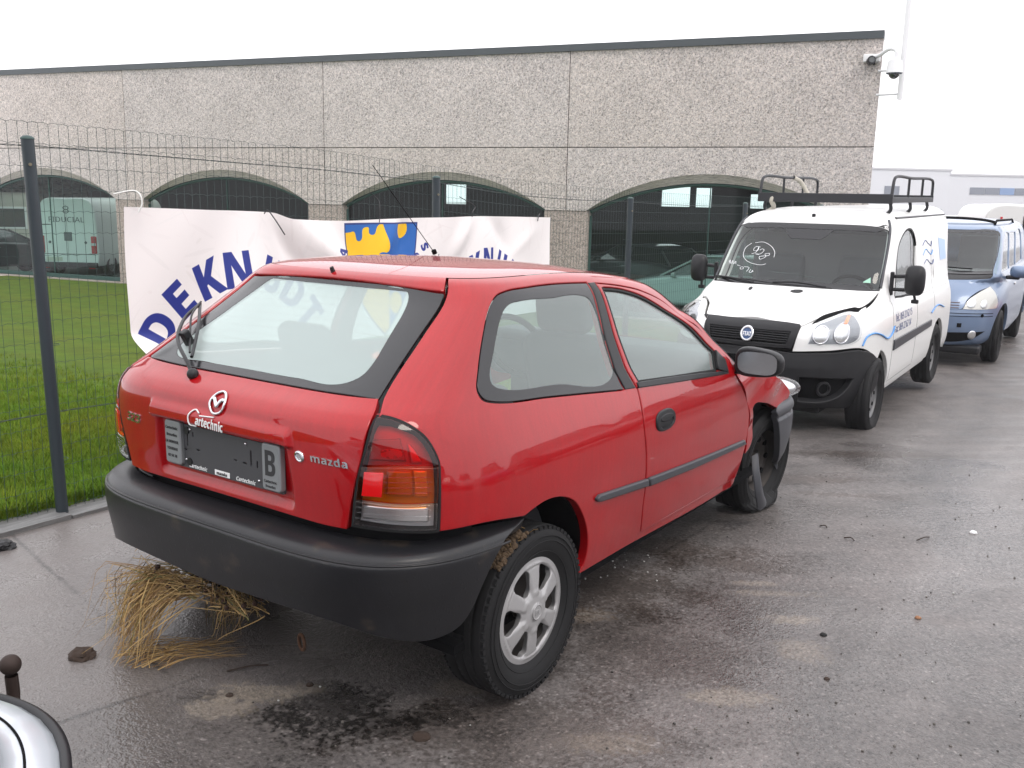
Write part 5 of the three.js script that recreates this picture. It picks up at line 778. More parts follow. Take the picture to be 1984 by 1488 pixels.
// white van, nose to the camera
{
  const mtx = poseMatrix(2.2975, -0.1823, -8.0727, 213.47 * Math.PI / 180, -0.012);
  const van = poseThing('delivery_van', 'white compact delivery van with black roof rack and bent bonnet facing the red car', 'van', mtx);
  const rows = [[0.20, 0.20, 0.74, 0.60, -0.7], [0.25, 0.25, 0.80, 0.70, -0.7], [0.32, 0.32, 0.83, 0.76, -0.7], [0.45, 0.45, 0.855, 0.80, -0.7], [0.60, 0.60, 0.86, 0.81, -0.7], [0.66, 0.66, 0.86, 0.80, -0.7], [0.72, 0.72, 0.86, 0.785, -0.7], [0.83, 0.83, 0.857, 0.772, -0.7], [0.90, 0.90, 0.85, 0.735, -0.7], [0.945, 0.945, 0.843, 0.66, -0.7], [0.985, 0.985, 0.83, 0.50, -0.7], [1.03, 1.03, 0.812, 0.25, -0.72], [1.08, 1.08, 0.795, 0.02, -0.74], [1.12, 1.12, 0.785, -0.14, -0.77], [1.145, 1.145, 0.778, -0.21, -0.79], [1.30, 1.30, 0.755, -0.365, -0.82], [1.45, 1.45, 0.735, -0.51, -0.87], [1.60, 1.60, 0.71, -0.655, -0.94], [1.655, 1.655, 0.695, -0.71, -0.97], [1.70, 1.70, 0.672, -0.765, -1.02], [1.745, 1.735, 0.64, -0.83, -1.1], [1.79, 1.765, 0.598, -0.92, -1.2], [1.85, 1.79, 0.53, -1.05, -1.35], [1.97, 1.815, 0.40, -1.3, -1.6], [2.35, 1.825, 0, -1.9, -1.95]];
  const R = new Ring({ rows, n: v => 3.2 + 2.8 * sstep(1.0, 1.12, v), dir: 1, matrix: mtx });
  const H = (px, py) => R.hit(px, py, -5.4, 0.9), HL = (px, py) => R.hit(px, py, -5.4, 0);
  const sx = x => -(R.s90 + (-0.7 - x)), pair = (name, out, m, o = {}, par = van) => { const a = mesh(name, patch(R, out, o), m, par); mesh(name, patch(R, out, { ...o, mirror: true }), m, par); return a; };
  const rearX = -3.22;
  // windscreen
  const wTop = HL(1724, 444), wBot = HL(1704, 566);
  const ws = smooth([[wBot[0] + 0.02, wBot[1], 0], [wBot[0], wBot[1] + 0.03, 0], [wTop[0], wTop[1] - 0.03, 0], [wTop[0] + 0.02, wTop[1], 0], [wTop[0] * 0.5, wTop[1] + 0.02, 0], [0, wTop[1] + 0.028, 0], ...mirL([[wTop[0] + 0.02, wTop[1], 0], [wTop[0] * 0.5, wTop[1] + 0.02, 0]]), [-wTop[0], wTop[1] - 0.03, 0], [-wBot[0], wBot[1] + 0.03, 0], [-wBot[0] - 0.02, wBot[1], 0], [-wBot[0] * 0.5, wBot[1] + 0.004, 0], [0, wBot[1] + 0.006, 0], [wBot[0] * 0.5, wBot[1] + 0.004, 0]]);
  const wIn = inset(ccw(ws), 0.045);
  const sc = mesh('windscreen', patch(R, wIn, { L: 0.08, off: -0.003, bevel: 0, rim: 0 }), M.vanGlass, van);
  mesh('windscreen_border', patch(R, ws, { holes: [inset(wIn, 0.0)], L: 0.06, off: 0.0, bevel: 0.002, rim: 0.01 }), M.frit, sc);
  const topV = wTop[1] - 0.02; mesh('sensor_shade', patch(R, smooth([[-0.10, topV, 1], [0.10, topV, 1], [0.035, topV - 0.085, 1], [-0.035, topV - 0.085, 1]]), { L: 0.05, off: -0.001, bevel: 0, rim: 0 }), M.frit, sc);
  // chalk figures on the glass
  const chalk = std(lin(0.8, 0.82, 0.84), 0.8), ch = [];
  const stroke = pts => ch.push(line2(R, pts.map(p => H(...p)), 0.0022, 0.002, 0.01));
  const Z = (X, Y) => [1400 + X * 0.17137, 330 + Y * 0.17137];
  stroke([[430, 868], [370, 870], [350, 900], [400, 905], [412, 870], [380, 925], [330, 945]].map(p => Z(...p))); stroke([[420, 905], [450, 890], [470, 905], [430, 945], [370, 945], [410, 955]].map(p => Z(...p))); stroke([[530, 940], [480, 950], [490, 975], [450, 1000], [420, 1005], [415, 980], [470, 970], [530, 960], [530, 940]].map(p => Z(...p)));
  stroke([[330, 825], [260, 880], [235, 950], [270, 1020], [370, 1062], [450, 1070], [490, 1058]].map(p => Z(...p))); stroke([[370, 820], [470, 815], [560, 870], [590, 930], [580, 985]].map(p => Z(...p)));
  stroke([[75, 1055], [85, 1015], [100, 1055], [115, 1020], [125, 1060], [150, 1030], [150, 1060]].map(p => Z(...p))); stroke([[165, 1072], [200, 1080]].map(p => Z(...p))); stroke([[225, 1090], [200, 1100], [205, 1118], [235, 1110], [230, 1090]].map(p => Z(...p))); stroke([[245, 1090], [300, 1105], [270, 1145]].map(p => Z(...p))); stroke([[320, 1120], [300, 1150], [325, 1155], [345, 1130], [330, 1145], [350, 1145]].map(p => Z(...p)));
  mesh('chalk_writing', merge(ch), chalk, sc).userData.kind = 'stuff';
  mesh('tax_disc', patch(R, smooth([[1673, 545, 1], [1687, 537, 1], [1687, 548, 1], [1672, 547, 1]].map(p => [...H(p[0], p[1]), 1])), { L: 0.05, off: -0.004, bevel: 0, rim: 0 }), std(lin(0.45, 0.72, 0.58), 0.6), sc);
  // bonnet: shut line bowed up on the damaged side
  const lead = [[1553, 631], [1500, 623]].map(p => HL(...p)), shut = [[1574, 621], [1612, 606], [1653, 596], [1668, 596], [1702, 567]].map(p => HL(...p));
  const bl = [[0, lead[1][1] + 0.012, 0], [lead[1][0], lead[1][1], 0], [...lead[0], 0], ...shut.map(p => [...p, 0]), [wBot[0] * 0.98, wBot[1] - 0.012, 1], [wBot[0] * 0.5, wBot[1] - 0.008, 0], [0, wBot[1] - 0.006, 0]];
  R.disp = (s, v) => 0.014 * sstep(0.6, 1.1, Math.abs(s)) * sstep(1.05, 0.96, v) + 0.006 * Math.cos(s * 5) * sstep(1.1, 1.0, v);
  mesh('bonnet', patch(R, smooth([...bl, ...mirL(bl).slice(1, -1)]), { L: 0.035, off: 0.006, bevel: 0.005, rim: 0.035 }), M.vanWhite, van); R.disp = null;
  for (const [px, py] of [[1454, 560], [1547, 566]]) { const q = H(px, py); mesh('washer_jet', onSheet(R, new THREE.SphereGeometry(0.011, 10, 8).scale(1.4, 1, 0.6), q[0], q[1], 0, 0.008), M.blackPlastic, van); }
  // flanks with nose corner, door window and arches cut out
  const win = [[1734, 577, 1], [1735, 540], [1740, 482], [1750, 454], [1764, 443], [1771, 452], [1777, 490], [1779, 530, 1], [1776, 556], [1752, 574]].map(p => [...HL(p[0], p[1]), p[2] || 0]);
  const winS = smooth(win), archF = [], archB = [];
  for (let i = 0; i <= 10; i++) { const a = Math.PI * i / 10; archF.push([sx(0 + 0.37 * Math.cos(a)), 0.33 + 0.36 * Math.sin(a), i === 0 || i === 10 ? 1 : 0]); archB.push([sx(-2.566 + 0.37 * Math.cos(a)), 0.33 + 0.36 * Math.sin(a), i === 0 || i === 10 ? 1 : 0]); }
  const sxf = x => { for (let s = 0; s > -2.5; s -= 0.005) if (R.base(s, 0.6).x < x) return s; return -2.5; };
  for (let i = 0; i <= 10; i++) { const a = Math.PI * i / 10; archF[i] = [sxf(0 + 0.37 * Math.cos(a)), 0.33 + 0.36 * Math.sin(a), i === 0 || i === 10 ? 1 : 0]; }
  const bumpR = HL(1699, 694), bumpT = [[1670, 676], [1600, 681], [1535, 681]].map(p => HL(...p));
  const topS = 1.72;
  const flank = smooth([[bumpT[2][0], bumpT[2][1], 1], [lead[0][0], lead[0][1] - 0.006, 1], ...shut.slice(0, 4).map(p => [p[0], p[1] - 0.012, 0]), [shut[4][0], shut[4][1] - 0.004, 1], [wBot[0] - 0.012, wBot[1] + 0.02, 0], [wTop[0] - 0.012, wTop[1] - 0.03, 0], [wTop[0] - 0.02, topS, 1], [sx(-1.5), topS, 0], [sx(rearX + 0.1), topS, 0], [sx(rearX), topS - 0.08, 1], [sx(rearX), 0.9, 0], [sx(rearX), 0.36, 1], [sx(-2.96), 0.34, 1], ...archB.slice().reverse().map(p => [p[0], p[1], p[2]]), [sx(-1.5), 0.31, 0], ...archF.slice().reverse().slice(0, 8), [bumpR[0] - 0.01, bumpR[1], 1], [bumpT[0][0], bumpT[0][1] + 0.003, 0], [bumpT[1][0], bumpT[1][1] + 0.003, 0]]);
  pair('flank', flank, M.vanWhite, { holes: [winS], L: 0.06, bevel: 0.004, rim: 0.03 });
  pair('door_window', inset(ccw(winS), -0.004), M.vanGlass, { L: 0.08, off: -0.012, bevel: 0, rim: 0 });
  pair('window_seal', inset(ccw(winS), -0.006), M.rubber, { holes: [inset(ccw(winS), 0.014)], L: 0.06, off: 0.001, bevel: 0.002, rim: 0.012 });
  // pressed panels, shut lines, protection strip
  const lineM = std(lin(0.09, 0.09, 0.09), 0.9);
  const shutLine = (pts, w = 0.0022) => { const g = line2(R, pts, w, -0.0005, 0.05), h = g.clone(); h.scale(1, 1, -1); mesh('shut_line', g, lineM, van); mesh('shut_line', h, lineM, van); };
  shutLine([[sx(-0.42), 0.36], [sx(-0.44), 0.75], [sx(-0.40), 1.1]]); shutLine([[sx(-1.38), 0.40], [sx(-1.42), 0.9], [sx(-1.40), 1.4], [sx(-1.30), 1.66]]); shutLine([[sx(-0.44), 0.37], [sx(-1.38), 0.38]]); shutLine([[sx(-2.28), 0.8], [sx(-2.28), 1.3], [sx(-2.24), 1.62]]);
  const panel = (x0, x1, y0, y1) => { const o = smooth([[sx(x0), y0], [sx(x1), y0], [sx(x1), y1], [sx(x0), y1]].map(p => [...p, 1])); pair('pressed_panel', o, M.vanWhite, { L: 0.1, off: 0.007, bevel: 0.008, rim: 0.01, gap: 0.01 }); };
  panel(-1.50, -2.20, 1.0, 1.60); panel(-2.36, -3.12, 1.0, 1.58);
  pair('protection_strip', smooth([[sx(-0.46), 0.635, 1], [sx(-2.12), 0.66, 1], [sx(-2.12), 0.725, 1], [sx(-0.46), 0.725, 1]]), M.greyPlastic, { L: 0.1, off: 0.014, bevel: 0.006, rim: 0.016 });
  pair('sill', smooth([[sx(-0.40), 0.27, 1], [sx(-2.18), 0.28, 1], [sx(-2.18), 0.335, 1], [sx(-0.40), 0.335, 1]]), M.vanWhite, { L: 0.1, off: -0.012, bevel: 0.01, rim: 0.05 });
  // printed waves and phone numbers
  const wave = (pts, m, w) => { const P = smooth(pts.map(p => [...HL(...p), 0]), false, 0.02); const g = line2(R, P, w, 0.007, 0.02); mesh('printed_wave', g, m, van); };
  wave([[1670, 670], [1678, 654], [1692, 646], [1706, 648], [1720, 655], [1729, 643], [1732, 632]], M.skyPrint, 0.007); wave([[1804, 606], [1812, 594], [1818, 590], [1828, 594]], M.skyPrint, 0.006);
  wave([[1786, 476], [1791, 466], [1797, 472], [1803, 474], [1803, 467]], M.navyPrint, 0.005); wave([[1787, 494], [1792, 483], [1798, 489], [1804, 491], [1805, 484]], M.skyPrint, 0.005); wave([[1789, 511], [1794, 503], [1800, 509], [1806, 509], [1807, 503]], M.navyPrint, 0.005);
  const t1 = HL(1752, 609), t2 = HL(1750, 630); mesh('phone_number', onSheet(R, textGeo('Tel.: 069 22 62 15', 0.062, 0.0008, 'sans_regular', 0.15, 1.0), t1[0], t1[1], 0.0, 0.001), M.navyPrint, van); mesh('phone_number', onSheet(R, textGeo('Fax: 069 22 62 14', 0.062, 0.0008, 'sans_regular', 0.15, 1.0), t2[0], t2[1], 0.0, 0.001), M.navyPrint, van);
  mesh('printed_square', patch(R, smooth([[1816, 460, 1], [1829, 464, 1], [1831, 500, 1], [1820, 504, 1]].map(p => [...HL(p[0], p[1]), 1])), { L: 0.1, off: 0.009, bevel: 0, rim: 0.001 }), std(lin(0.42, 0.56, 0.78), 0.5), van);
  // roof, tail, floor
  mesh('roof', gridGeo(120, 22, (a, b) => { const s = (a * 2 - 1) * -sx(rearX), v = topS + (2.345 - topS) * b; return R.pt(s, v); }, true), M.vanWhite, van);
  mesh('windscreen_header', patch(R, smooth([[wTop[0] - 0.015, wTop[1] - 0.02, 1], [wTop[0] - 0.02, topS + 0.002, 1], [0, topS + 0.002, 0], [-wTop[0] + 0.02, topS + 0.002, 1], [-wTop[0] + 0.015, wTop[1] - 0.02, 1], [-wTop[0] * 0.5, wTop[1] + 0.022, 0], [0, wTop[1] + 0.03, 0], [wTop[0] * 0.5, wTop[1] + 0.022, 0]]), { L: 0.05, bevel: 0.002, rim: 0.02 }), M.vanWhite, van);
  for (const sd of [-1, 1]) { const pts = []; for (let i = 0; i <= 14; i++) { const x = -0.72 - 2.45 * i / 14; pts.push(R.pt(sd * sx(x) * -1 * -1, topS + 0.02).add(V3(0, 0.004, 0))); } mesh('roof_seam', merge([tube(pts, 0.010, 60, 6), line2(R, [[sd * (wBot[0] - 0.008), wBot[1] + 0.03], [sd * (wTop[0] - 0.006), wTop[1] - 0.03], [sd * (wTop[0] - 0.03), topS]], 0.012, 0.002, 0.05)]), M.greyPlastic, van); }
  mesh('rear_end', gridGeo(10, 24, (a, b) => { const v = 0.3 + (2.3 - 0.3) * b, p = R.pt(sx(rearX), v); return V3(p.x - 0.03 * Math.sin(Math.PI * a), p.y, p.z * (1 - 2 * a)); }, true), M.vanWhite, van);
  mesh('cargo_lining', merge([box(1.9, 1.1, 1.36, -2.15, 1.02, 0), box(2.9, 0.04, 1.4, -1.6, 0.36, 0), box(0.9, 0.45, 1.1, -0.1, 0.62, 0)]), M.lining, van);
  mesh('dashboard', at(rbox(0.5, 0.16, 1.4, 0.06), -0.52, 1.04, 0), std(lin(0.16, 0.16, 0.165), 0.9), van); for (const z of [-0.4, 0.4]) { const st = mesh('seat', merge([at(rbox(0.14, 0.65, 0.48, 0.06), -1.18, 1.05, z, 0, 0, 0.2), at(rbox(0.45, 0.16, 0.48, 0.05), -0.98, 0.72, z)]), M.seat, van); mesh('headrest', at(rbox(0.09, 0.17, 0.26, 0.04), -1.27, 1.46, z, 0, 0, 0.2), M.seat, st); }
  mesh('steering_wheel', at(new THREE.TorusGeometry(0.19, 0.016, 8, 32), -0.78, 1.06, -0.4, 0, Math.PI / 2, -0.5), M.dark, van);
  // black bumper
  {
    const p = [[1528, 683], [1600, 684], [1670, 679], [1697, 694], [1700, 715], [1696, 745], [1672, 778], [1634, 790], [1590, 790], [1540, 782]].map(q => HL(...q));
    const half = [[0, p[0][1] + 0.02, 0], [p[0][0] * 0.6, p[0][1] + 0.015, 0], [...p[0], 0], [...p[1], 0], [...p[2], 0], [...p[3], 0], [...p[4], 0], [...p[5], 0], [...p[6], 0], [...p[7], 0], [...p[8], 0], [p[9][0], p[8][1] - 0.005, 0], [0, p[8][1] - 0.005, 0]];
    const scoop = [[1548, 730, 1], [1652, 733, 1], [1640, 752, 0], [1622, 768, 0], [1590, 778, 0], [1545, 776, 1]].map(q => [...HL(q[0], q[1]), q[2]]); const scS = smooth(scoop), scR = smooth(mirL(scoop));
    const lg = [[1472, 688, 1], [1525, 690, 1], [1520, 713, 1], [1474, 710, 1]]; const gS = smooth([[-0.30, 0.655, 1], [0.30, 0.655, 1], [0.27, 0.56, 1], [-0.27, 0.56, 1]]);
    const bp = mesh('front_bumper', patch(R, smooth([...half, ...mirL(half).slice(1, -1)]), { holes: [scS, scR, gS], L: 0.04, off: 0.012, bevel: 0.008, rim: 0.05 }), phys(lin(0.012, 0.012, 0.014), 0.55, { specularIntensity: 0.6 }), van);
    for (const o of [scS, scR]) mesh('bumper_recess', patch(R, o, { L: 0.06, off: -0.05, bevel: 0, rim: 0, gap: -0.01 }), M.dark, bp);
    mesh('bumper_recess', patch(R, gS, { L: 0.06, off: -0.06, bevel: 0, rim: 0, gap: -0.01 }), M.dark, bp); for (const v of [0.585, 0.612, 0.638]) mesh('grille_bar', line2(R, [[-0.30, v], [0, v], [0.30, v]], 0.006, -0.01, 0.05), M.blackPlastic, bp); for (const s of [-0.1, 0.1]) mesh('grille_bar', line2(R, [[s, 0.56], [s, 0.655]], 0.006, -0.012, 0.05), M.blackPlastic, bp);
    const fc = HL(1599, 757); for (const sd of [1, -1]) mesh('fog_lamp_blank', onSheet(R, new THREE.TorusGeometry(0.055, 0.012, 8, 24), sd * fc[0], fc[1], 0, -0.03), M.blackPlastic, bp);
    mesh('splitter', at(rbox(0.3, 0.06, 1.1, 0.02), 0.40, 0.25, 0), M.blackPlastic, bp);
  }
  // grille
  {
    const a = HL(1552, 630), b = HL(1534, 679); const gO = smooth([[a[0], a[1] - 0.004, 0], [a[0] * 1.0, a[1] - 0.03, 0], [b[0], b[1] + 0.012, 1], [0, b[1] + 0.004, 0], [-b[0], b[1] + 0.012, 1], [-a[0], a[1] - 0.03, 0], [-a[0], a[1] - 0.004, 0], [-a[0] + 0.05, a[1] + 0.006, 0], [0, a[1] + 0.012, 0], [a[0] + 0.05, a[1] + 0.006, 0]]);
    const gi = smooth([[a[0] + 0.06, a[1] - 0.055, 1], [b[0] + 0.05, b[1] + 0.045, 1], [-b[0] - 0.05, b[1] + 0.045, 1], [-a[0] - 0.06, a[1] - 0.055, 1]]);
    const gr = mesh('grille', patch(R, gO, { holes: [gi], L: 0.04, off: 0.014, bevel: 0.008, rim: 0.03 }), phys(lin(0.012, 0.012, 0.014), 0.5, { specularIntensity: 0.6 }), van); mesh('grille_back', patch(R, gi, { L: 0.06, off: -0.03, bevel: 0, rim: 0, gap: -0.01 }), M.dark, gr);
    const v0 = b[1] + 0.06, v1 = a[1] - 0.06; for (let k = 0; k < 5; k++) { const v = v0 + (v1 - v0) * k / 4, wd = -(b[0] + 0.05 + (a[0] - b[0] + 0.01) * (k / 4)); mesh('grille_bar', line2(R, [[-wd, v], [-wd / 2, v + 0.002], [0, v + 0.003], [wd / 2, v + 0.002], [wd, v]], 0.0075, 0.0, 0.05), M.blackPlastic, gr); } for (let k = -3; k <= 3; k++) if (k) mesh('grille_bar', line2(R, [[k * 0.095, v0 - 0.012], [k * 0.1, v1 + 0.012]], 0.003, -0.004, 0.04), M.blackPlastic, gr);
    const e = H(1449, 647); const bd = mesh('emblem', merge([onSheet(R, new THREE.TorusGeometry(0.046, 0.009, 10, 32), e[0], e[1], 0, 0.022), onSheet(R, cyl(0.05, 0.05, 0.012, 28).rotateX(Math.PI / 2), e[0], e[1], 0, 0.012)]), M.chrome, van); mesh('emblem_field', onSheet(R, new THREE.CircleGeometry(0.042, 28), e[0], e[1], 0, 0.0215), std(lin(0.03, 0.07, 0.18), 0.3), bd); mesh('emblem_letters', onSheet(R, textGeo('FIAT', 0.028, 0.001, 'sans_bold', 0, 0.85), e[0], e[1], 0, 0.0222), M.chrome, bd);
  }
  // head lamps
  {
    const o = [[1563, 668, 1], [1572, 648], [1582, 630], [1605, 620], [1640, 607], [1658, 612], [1667, 635], [1664, 655], [1650, 666], [1610, 669]].map(p => [...HL(p[0], p[1]), p[2] || 0]), oS = smooth(o);
    for (const mir of [false, true]) {
      const h = mesh('head_lamp', patch(R, oS, { L: 0.04, off: 0.022, bevel: 0.006, rim: 0.02, mirror: mir }), M.lampGlass, van);
      mesh('lamp_bowl', merge([patch(R, inset(ccw(oS), 0.008), { L: 0.04, off: 0.003, bevel: 0.002, rim: 0.01, mirror: mir })]), std(lin(0.30, 0.31, 0.33), 0.35, 0.6), h);
      for (const [px, py, r] of [[1590, 650, 0.062], [1630, 647, 0.072]]) { const q = HL(px, py), g = new THREE.SphereGeometry(r, 20, 12, 0, 6.3, 0, Math.PI / 2.2).rotateX(Math.PI / 2).scale(1, 1, 0.22); const s = onSheet(R, g, q[0], q[1], 0, 0.003); if (mir) s.scale(1, 1, -1); mesh('reflector', s, M.reflector, h); const rg = onSheet(R, new THREE.TorusGeometry(r, 0.005, 8, 24), q[0], q[1], 0, 0.008); if (mir) rg.scale(1, 1, -1); mesh('reflector_ring', rg, M.chrome, h); }
      const q = HL(1640, 622), bb = onSheet(R, rbox(0.04, 0.05, 0.012, 0.005), q[0], q[1], 0, 0.010); if (mir) bb.scale(1, 1, -1); mesh('indicator_bulb', bb, std(lin(0.75, 0.30, 0.15), 0.3), h);
    }
    mesh('lamp_cavity', merge([patch(R, smooth([[1572, 629, 1], [1590, 614, 0], [1612, 606, 0], [1653, 596, 0], [1668, 596, 0], [1703, 568, 1], [1690, 588, 0], [1670, 603, 0], [1640, 604, 0], [1600, 618, 0]].map(p => [...HL(p[0], p[1]), p[2]])), { L: 0.05, off: 0.003, bevel: 0, rim: 0.004 })]), M.dark, van);
  }
  // mirrors on double arms
  for (const sd of [-1, 1]) {
    const c = V3(-0.52, 1.235, sd * 0.970), hs = new THREE.SphereGeometry(1, 24, 18), p = hs.attributes.position; for (let i = 0; i < p.count; i++) { let x = p.getX(i), y = p.getY(i), z = p.getZ(i); const q = 3.4, k = (Math.abs(y) ** q + Math.abs(z) ** q) ** (1 / q) || 1, f = Math.hypot(y, z) / k; p.setXYZ(i, Math.max(-0.4, x) * 0.075, y * f * 0.128, z * f * 0.082); } hs.computeVertexNormals();
    mesh('door_mirror', merge([at(hs, c.x, c.y, c.z), rod(V3(-0.52, 1.26, sd * 0.80), V3(-0.52, 1.27, sd * 0.94), 0.016, 10), rod(V3(-0.52, 1.15, sd * 0.80), V3(-0.52, 1.15, sd * 0.94), 0.016, 10), at(rbox(0.05, 0.20, 0.03, 0.01), -0.50, 1.20, sd * 0.79), rod(V3(-0.58, 1.12, sd * 0.96), V3(-0.60, 1.06, sd * 0.97), 0.012, 8), at(rbox(0.035, 0.035, 0.06, 0.01), -0.60, 1.05, sd * 0.97)]), M.blackPlastic, van);
  }
  // wipers, aerial base
  const W3 = (px, py, o) => { const [s, v] = H(px, py); return R.pt(s, v).addScaledVector(R.nrm(s, v), o); };
  mesh('wiper', merge([tube([W3(1388, 536, 0.02), W3(1420, 542, 0.025), W3(1460, 550, 0.02)], 0.008, 20, 6), tube([W3(1384, 538, 0.012), W3(1430, 541, 0.015), W3(1500, 551, 0.012)], 0.005, 20, 6)]), M.blackPlastic, van); mesh('wiper', merge([tube([W3(1498, 550, 0.02), W3(1540, 551, 0.025), W3(1600, 560, 0.02)], 0.008, 20, 6), tube([W3(1500, 551, 0.012), W3(1550, 556, 0.015), W3(1612, 561, 0.012)], 0.005, 20, 6)]), M.blackPlastic, van);
  { const p = W3(1577, 419, 0.01); mesh('aerial_base', at(rbox(0.03, 0.03, 0.03, 0.008), p.x, p.y, p.z), M.blackPlastic, van); }
  mesh('cowl_grille', patch(R, smooth([[wBot[0] * 0.97, wBot[1] + 0.004, 1], [wBot[0] * 0.97, wBot[1] - 0.016, 1], [0, wBot[1] - 0.010, 0], [-wBot[0] * 0.97, wBot[1] - 0.016, 1], [-wBot[0] * 0.97, wBot[1] + 0.004, 1], [0, wBot[1] + 0.010, 0]]), { L: 0.06, off: -0.002, bevel: 0, rim: 0.01 }), M.blackPlastic, van);
  // wheels and their housings
  for (const sd of [-1, 1]) { roadWheel(van, 0, 0.315, sd * 0.765, 0.315, sd, 0.02); roadWheel(van, -2.566, 0.315, sd * 0.765, 0.315, sd); for (const x of [0, -2.566]) mesh('wheel_housing', merge([at(new THREE.CylinderGeometry(x ? 0.38 : 0.35, x ? 0.38 : 0.35, x ? 0.24 : 0.16, 24, 1, true, Math.PI / 2, Math.PI), x, 0.34, sd * (x ? 0.70 : 0.62), Math.PI / 2), at(new THREE.CircleGeometry(0.35, 24, 0, Math.PI), x, 0.34, sd * (x ? 0.585 : 0.545), 0, sd > 0 ? 0 : Math.PI)]), M.dark, van); }
  // roof rack on legs: a thing of its own
  const rk = thing('roof_rack', 'black steel roof rack with raised side hoops on top of the white van', 'roof rack'); mtx.decompose(rk.position, rk.quaternion, rk.scale);
  const rm = std(lin(0.025, 0.026, 0.030), 0.5, 0.3), y0 = 1.905, xF = -1.05, xB = -2.95, hw = 0.605;
  mesh('front_rail', at(rbox(0.04, 0.085, hw * 2 + 0.03, 0.006), xF, y0, 0), rm, rk); mesh('rear_rail', at(rbox(0.04, 0.07, hw * 2 + 0.03, 0.006), xB, y0, 0), rm, rk);
  for (const sd of [-1, 1]) {
    mesh('side_rail', at(rbox(xF - xB, 0.05, 0.03, 0.006), (xF + xB) / 2, y0 - 0.01, sd * hw), rm, rk);
    const hp = [V3(xF + 0.0, y0 + 0.03, sd * hw), V3(xF - 0.05, y0 + 0.17, sd * hw), V3(xF - 0.12, y0 + 0.195, sd * hw), V3(xF - 0.8, y0 + 0.195, sd * hw), V3(xB + 0.12, y0 + 0.195, sd * hw), V3(xB + 0.02, y0 + 0.17, sd * hw), V3(xB, y0 + 0.02, sd * hw)]; mesh('side_hoop', tube(hp, 0.014, 80, 8), rm, rk);
    for (const x of [xF - 0.7, xF - 1.35]) mesh('hoop_post', rod(V3(x, y0, sd * hw), V3(x, y0 + 0.195, sd * hw), 0.012, 8), rm, rk);
    for (const x of [xF - 0.1, (xF + xB) / 2, xB + 0.1]) mesh('leg', tube([V3(x, y0 - 0.02, sd * (hw - 0.03)), V3(x, y0 - 0.10, sd * (hw - 0.02)), V3(x, y0 - 0.145, sd * (hw - 0.06))], 0.016, 12, 8), rm, rk);
  }
  for (let k = 1; k < 5; k++) mesh('cross_bar', at(rbox(0.035, 0.03, hw * 2, 0.006), xF + (xB - xF) * k / 5, y0 - 0.01, 0), rm, rk);
  const bone = std(lin(0.45, 0.42, 0.36), 0.7); mesh('pale_strap', tube([V3(xF - 0.02, y0 + 0.03, hw - 0.14), V3(xF + 0.01, y0 - 0.03, hw - 0.12), V3(xF - 0.06, y0 - 0.10, hw - 0.12), V3(xF, y0 - 0.17, hw - 0.02)], 0.022, 24, 8), bone, rk); mesh('pale_strap', tube([V3(xF - 1.0, y0 + 0.20, hw), V3(xF - 1.15, y0 + 0.15, hw - 0.04), V3(xF - 1.2, y0 + 0.0, hw - 0.12)], 0.022, 20, 8), bone, rk);
}
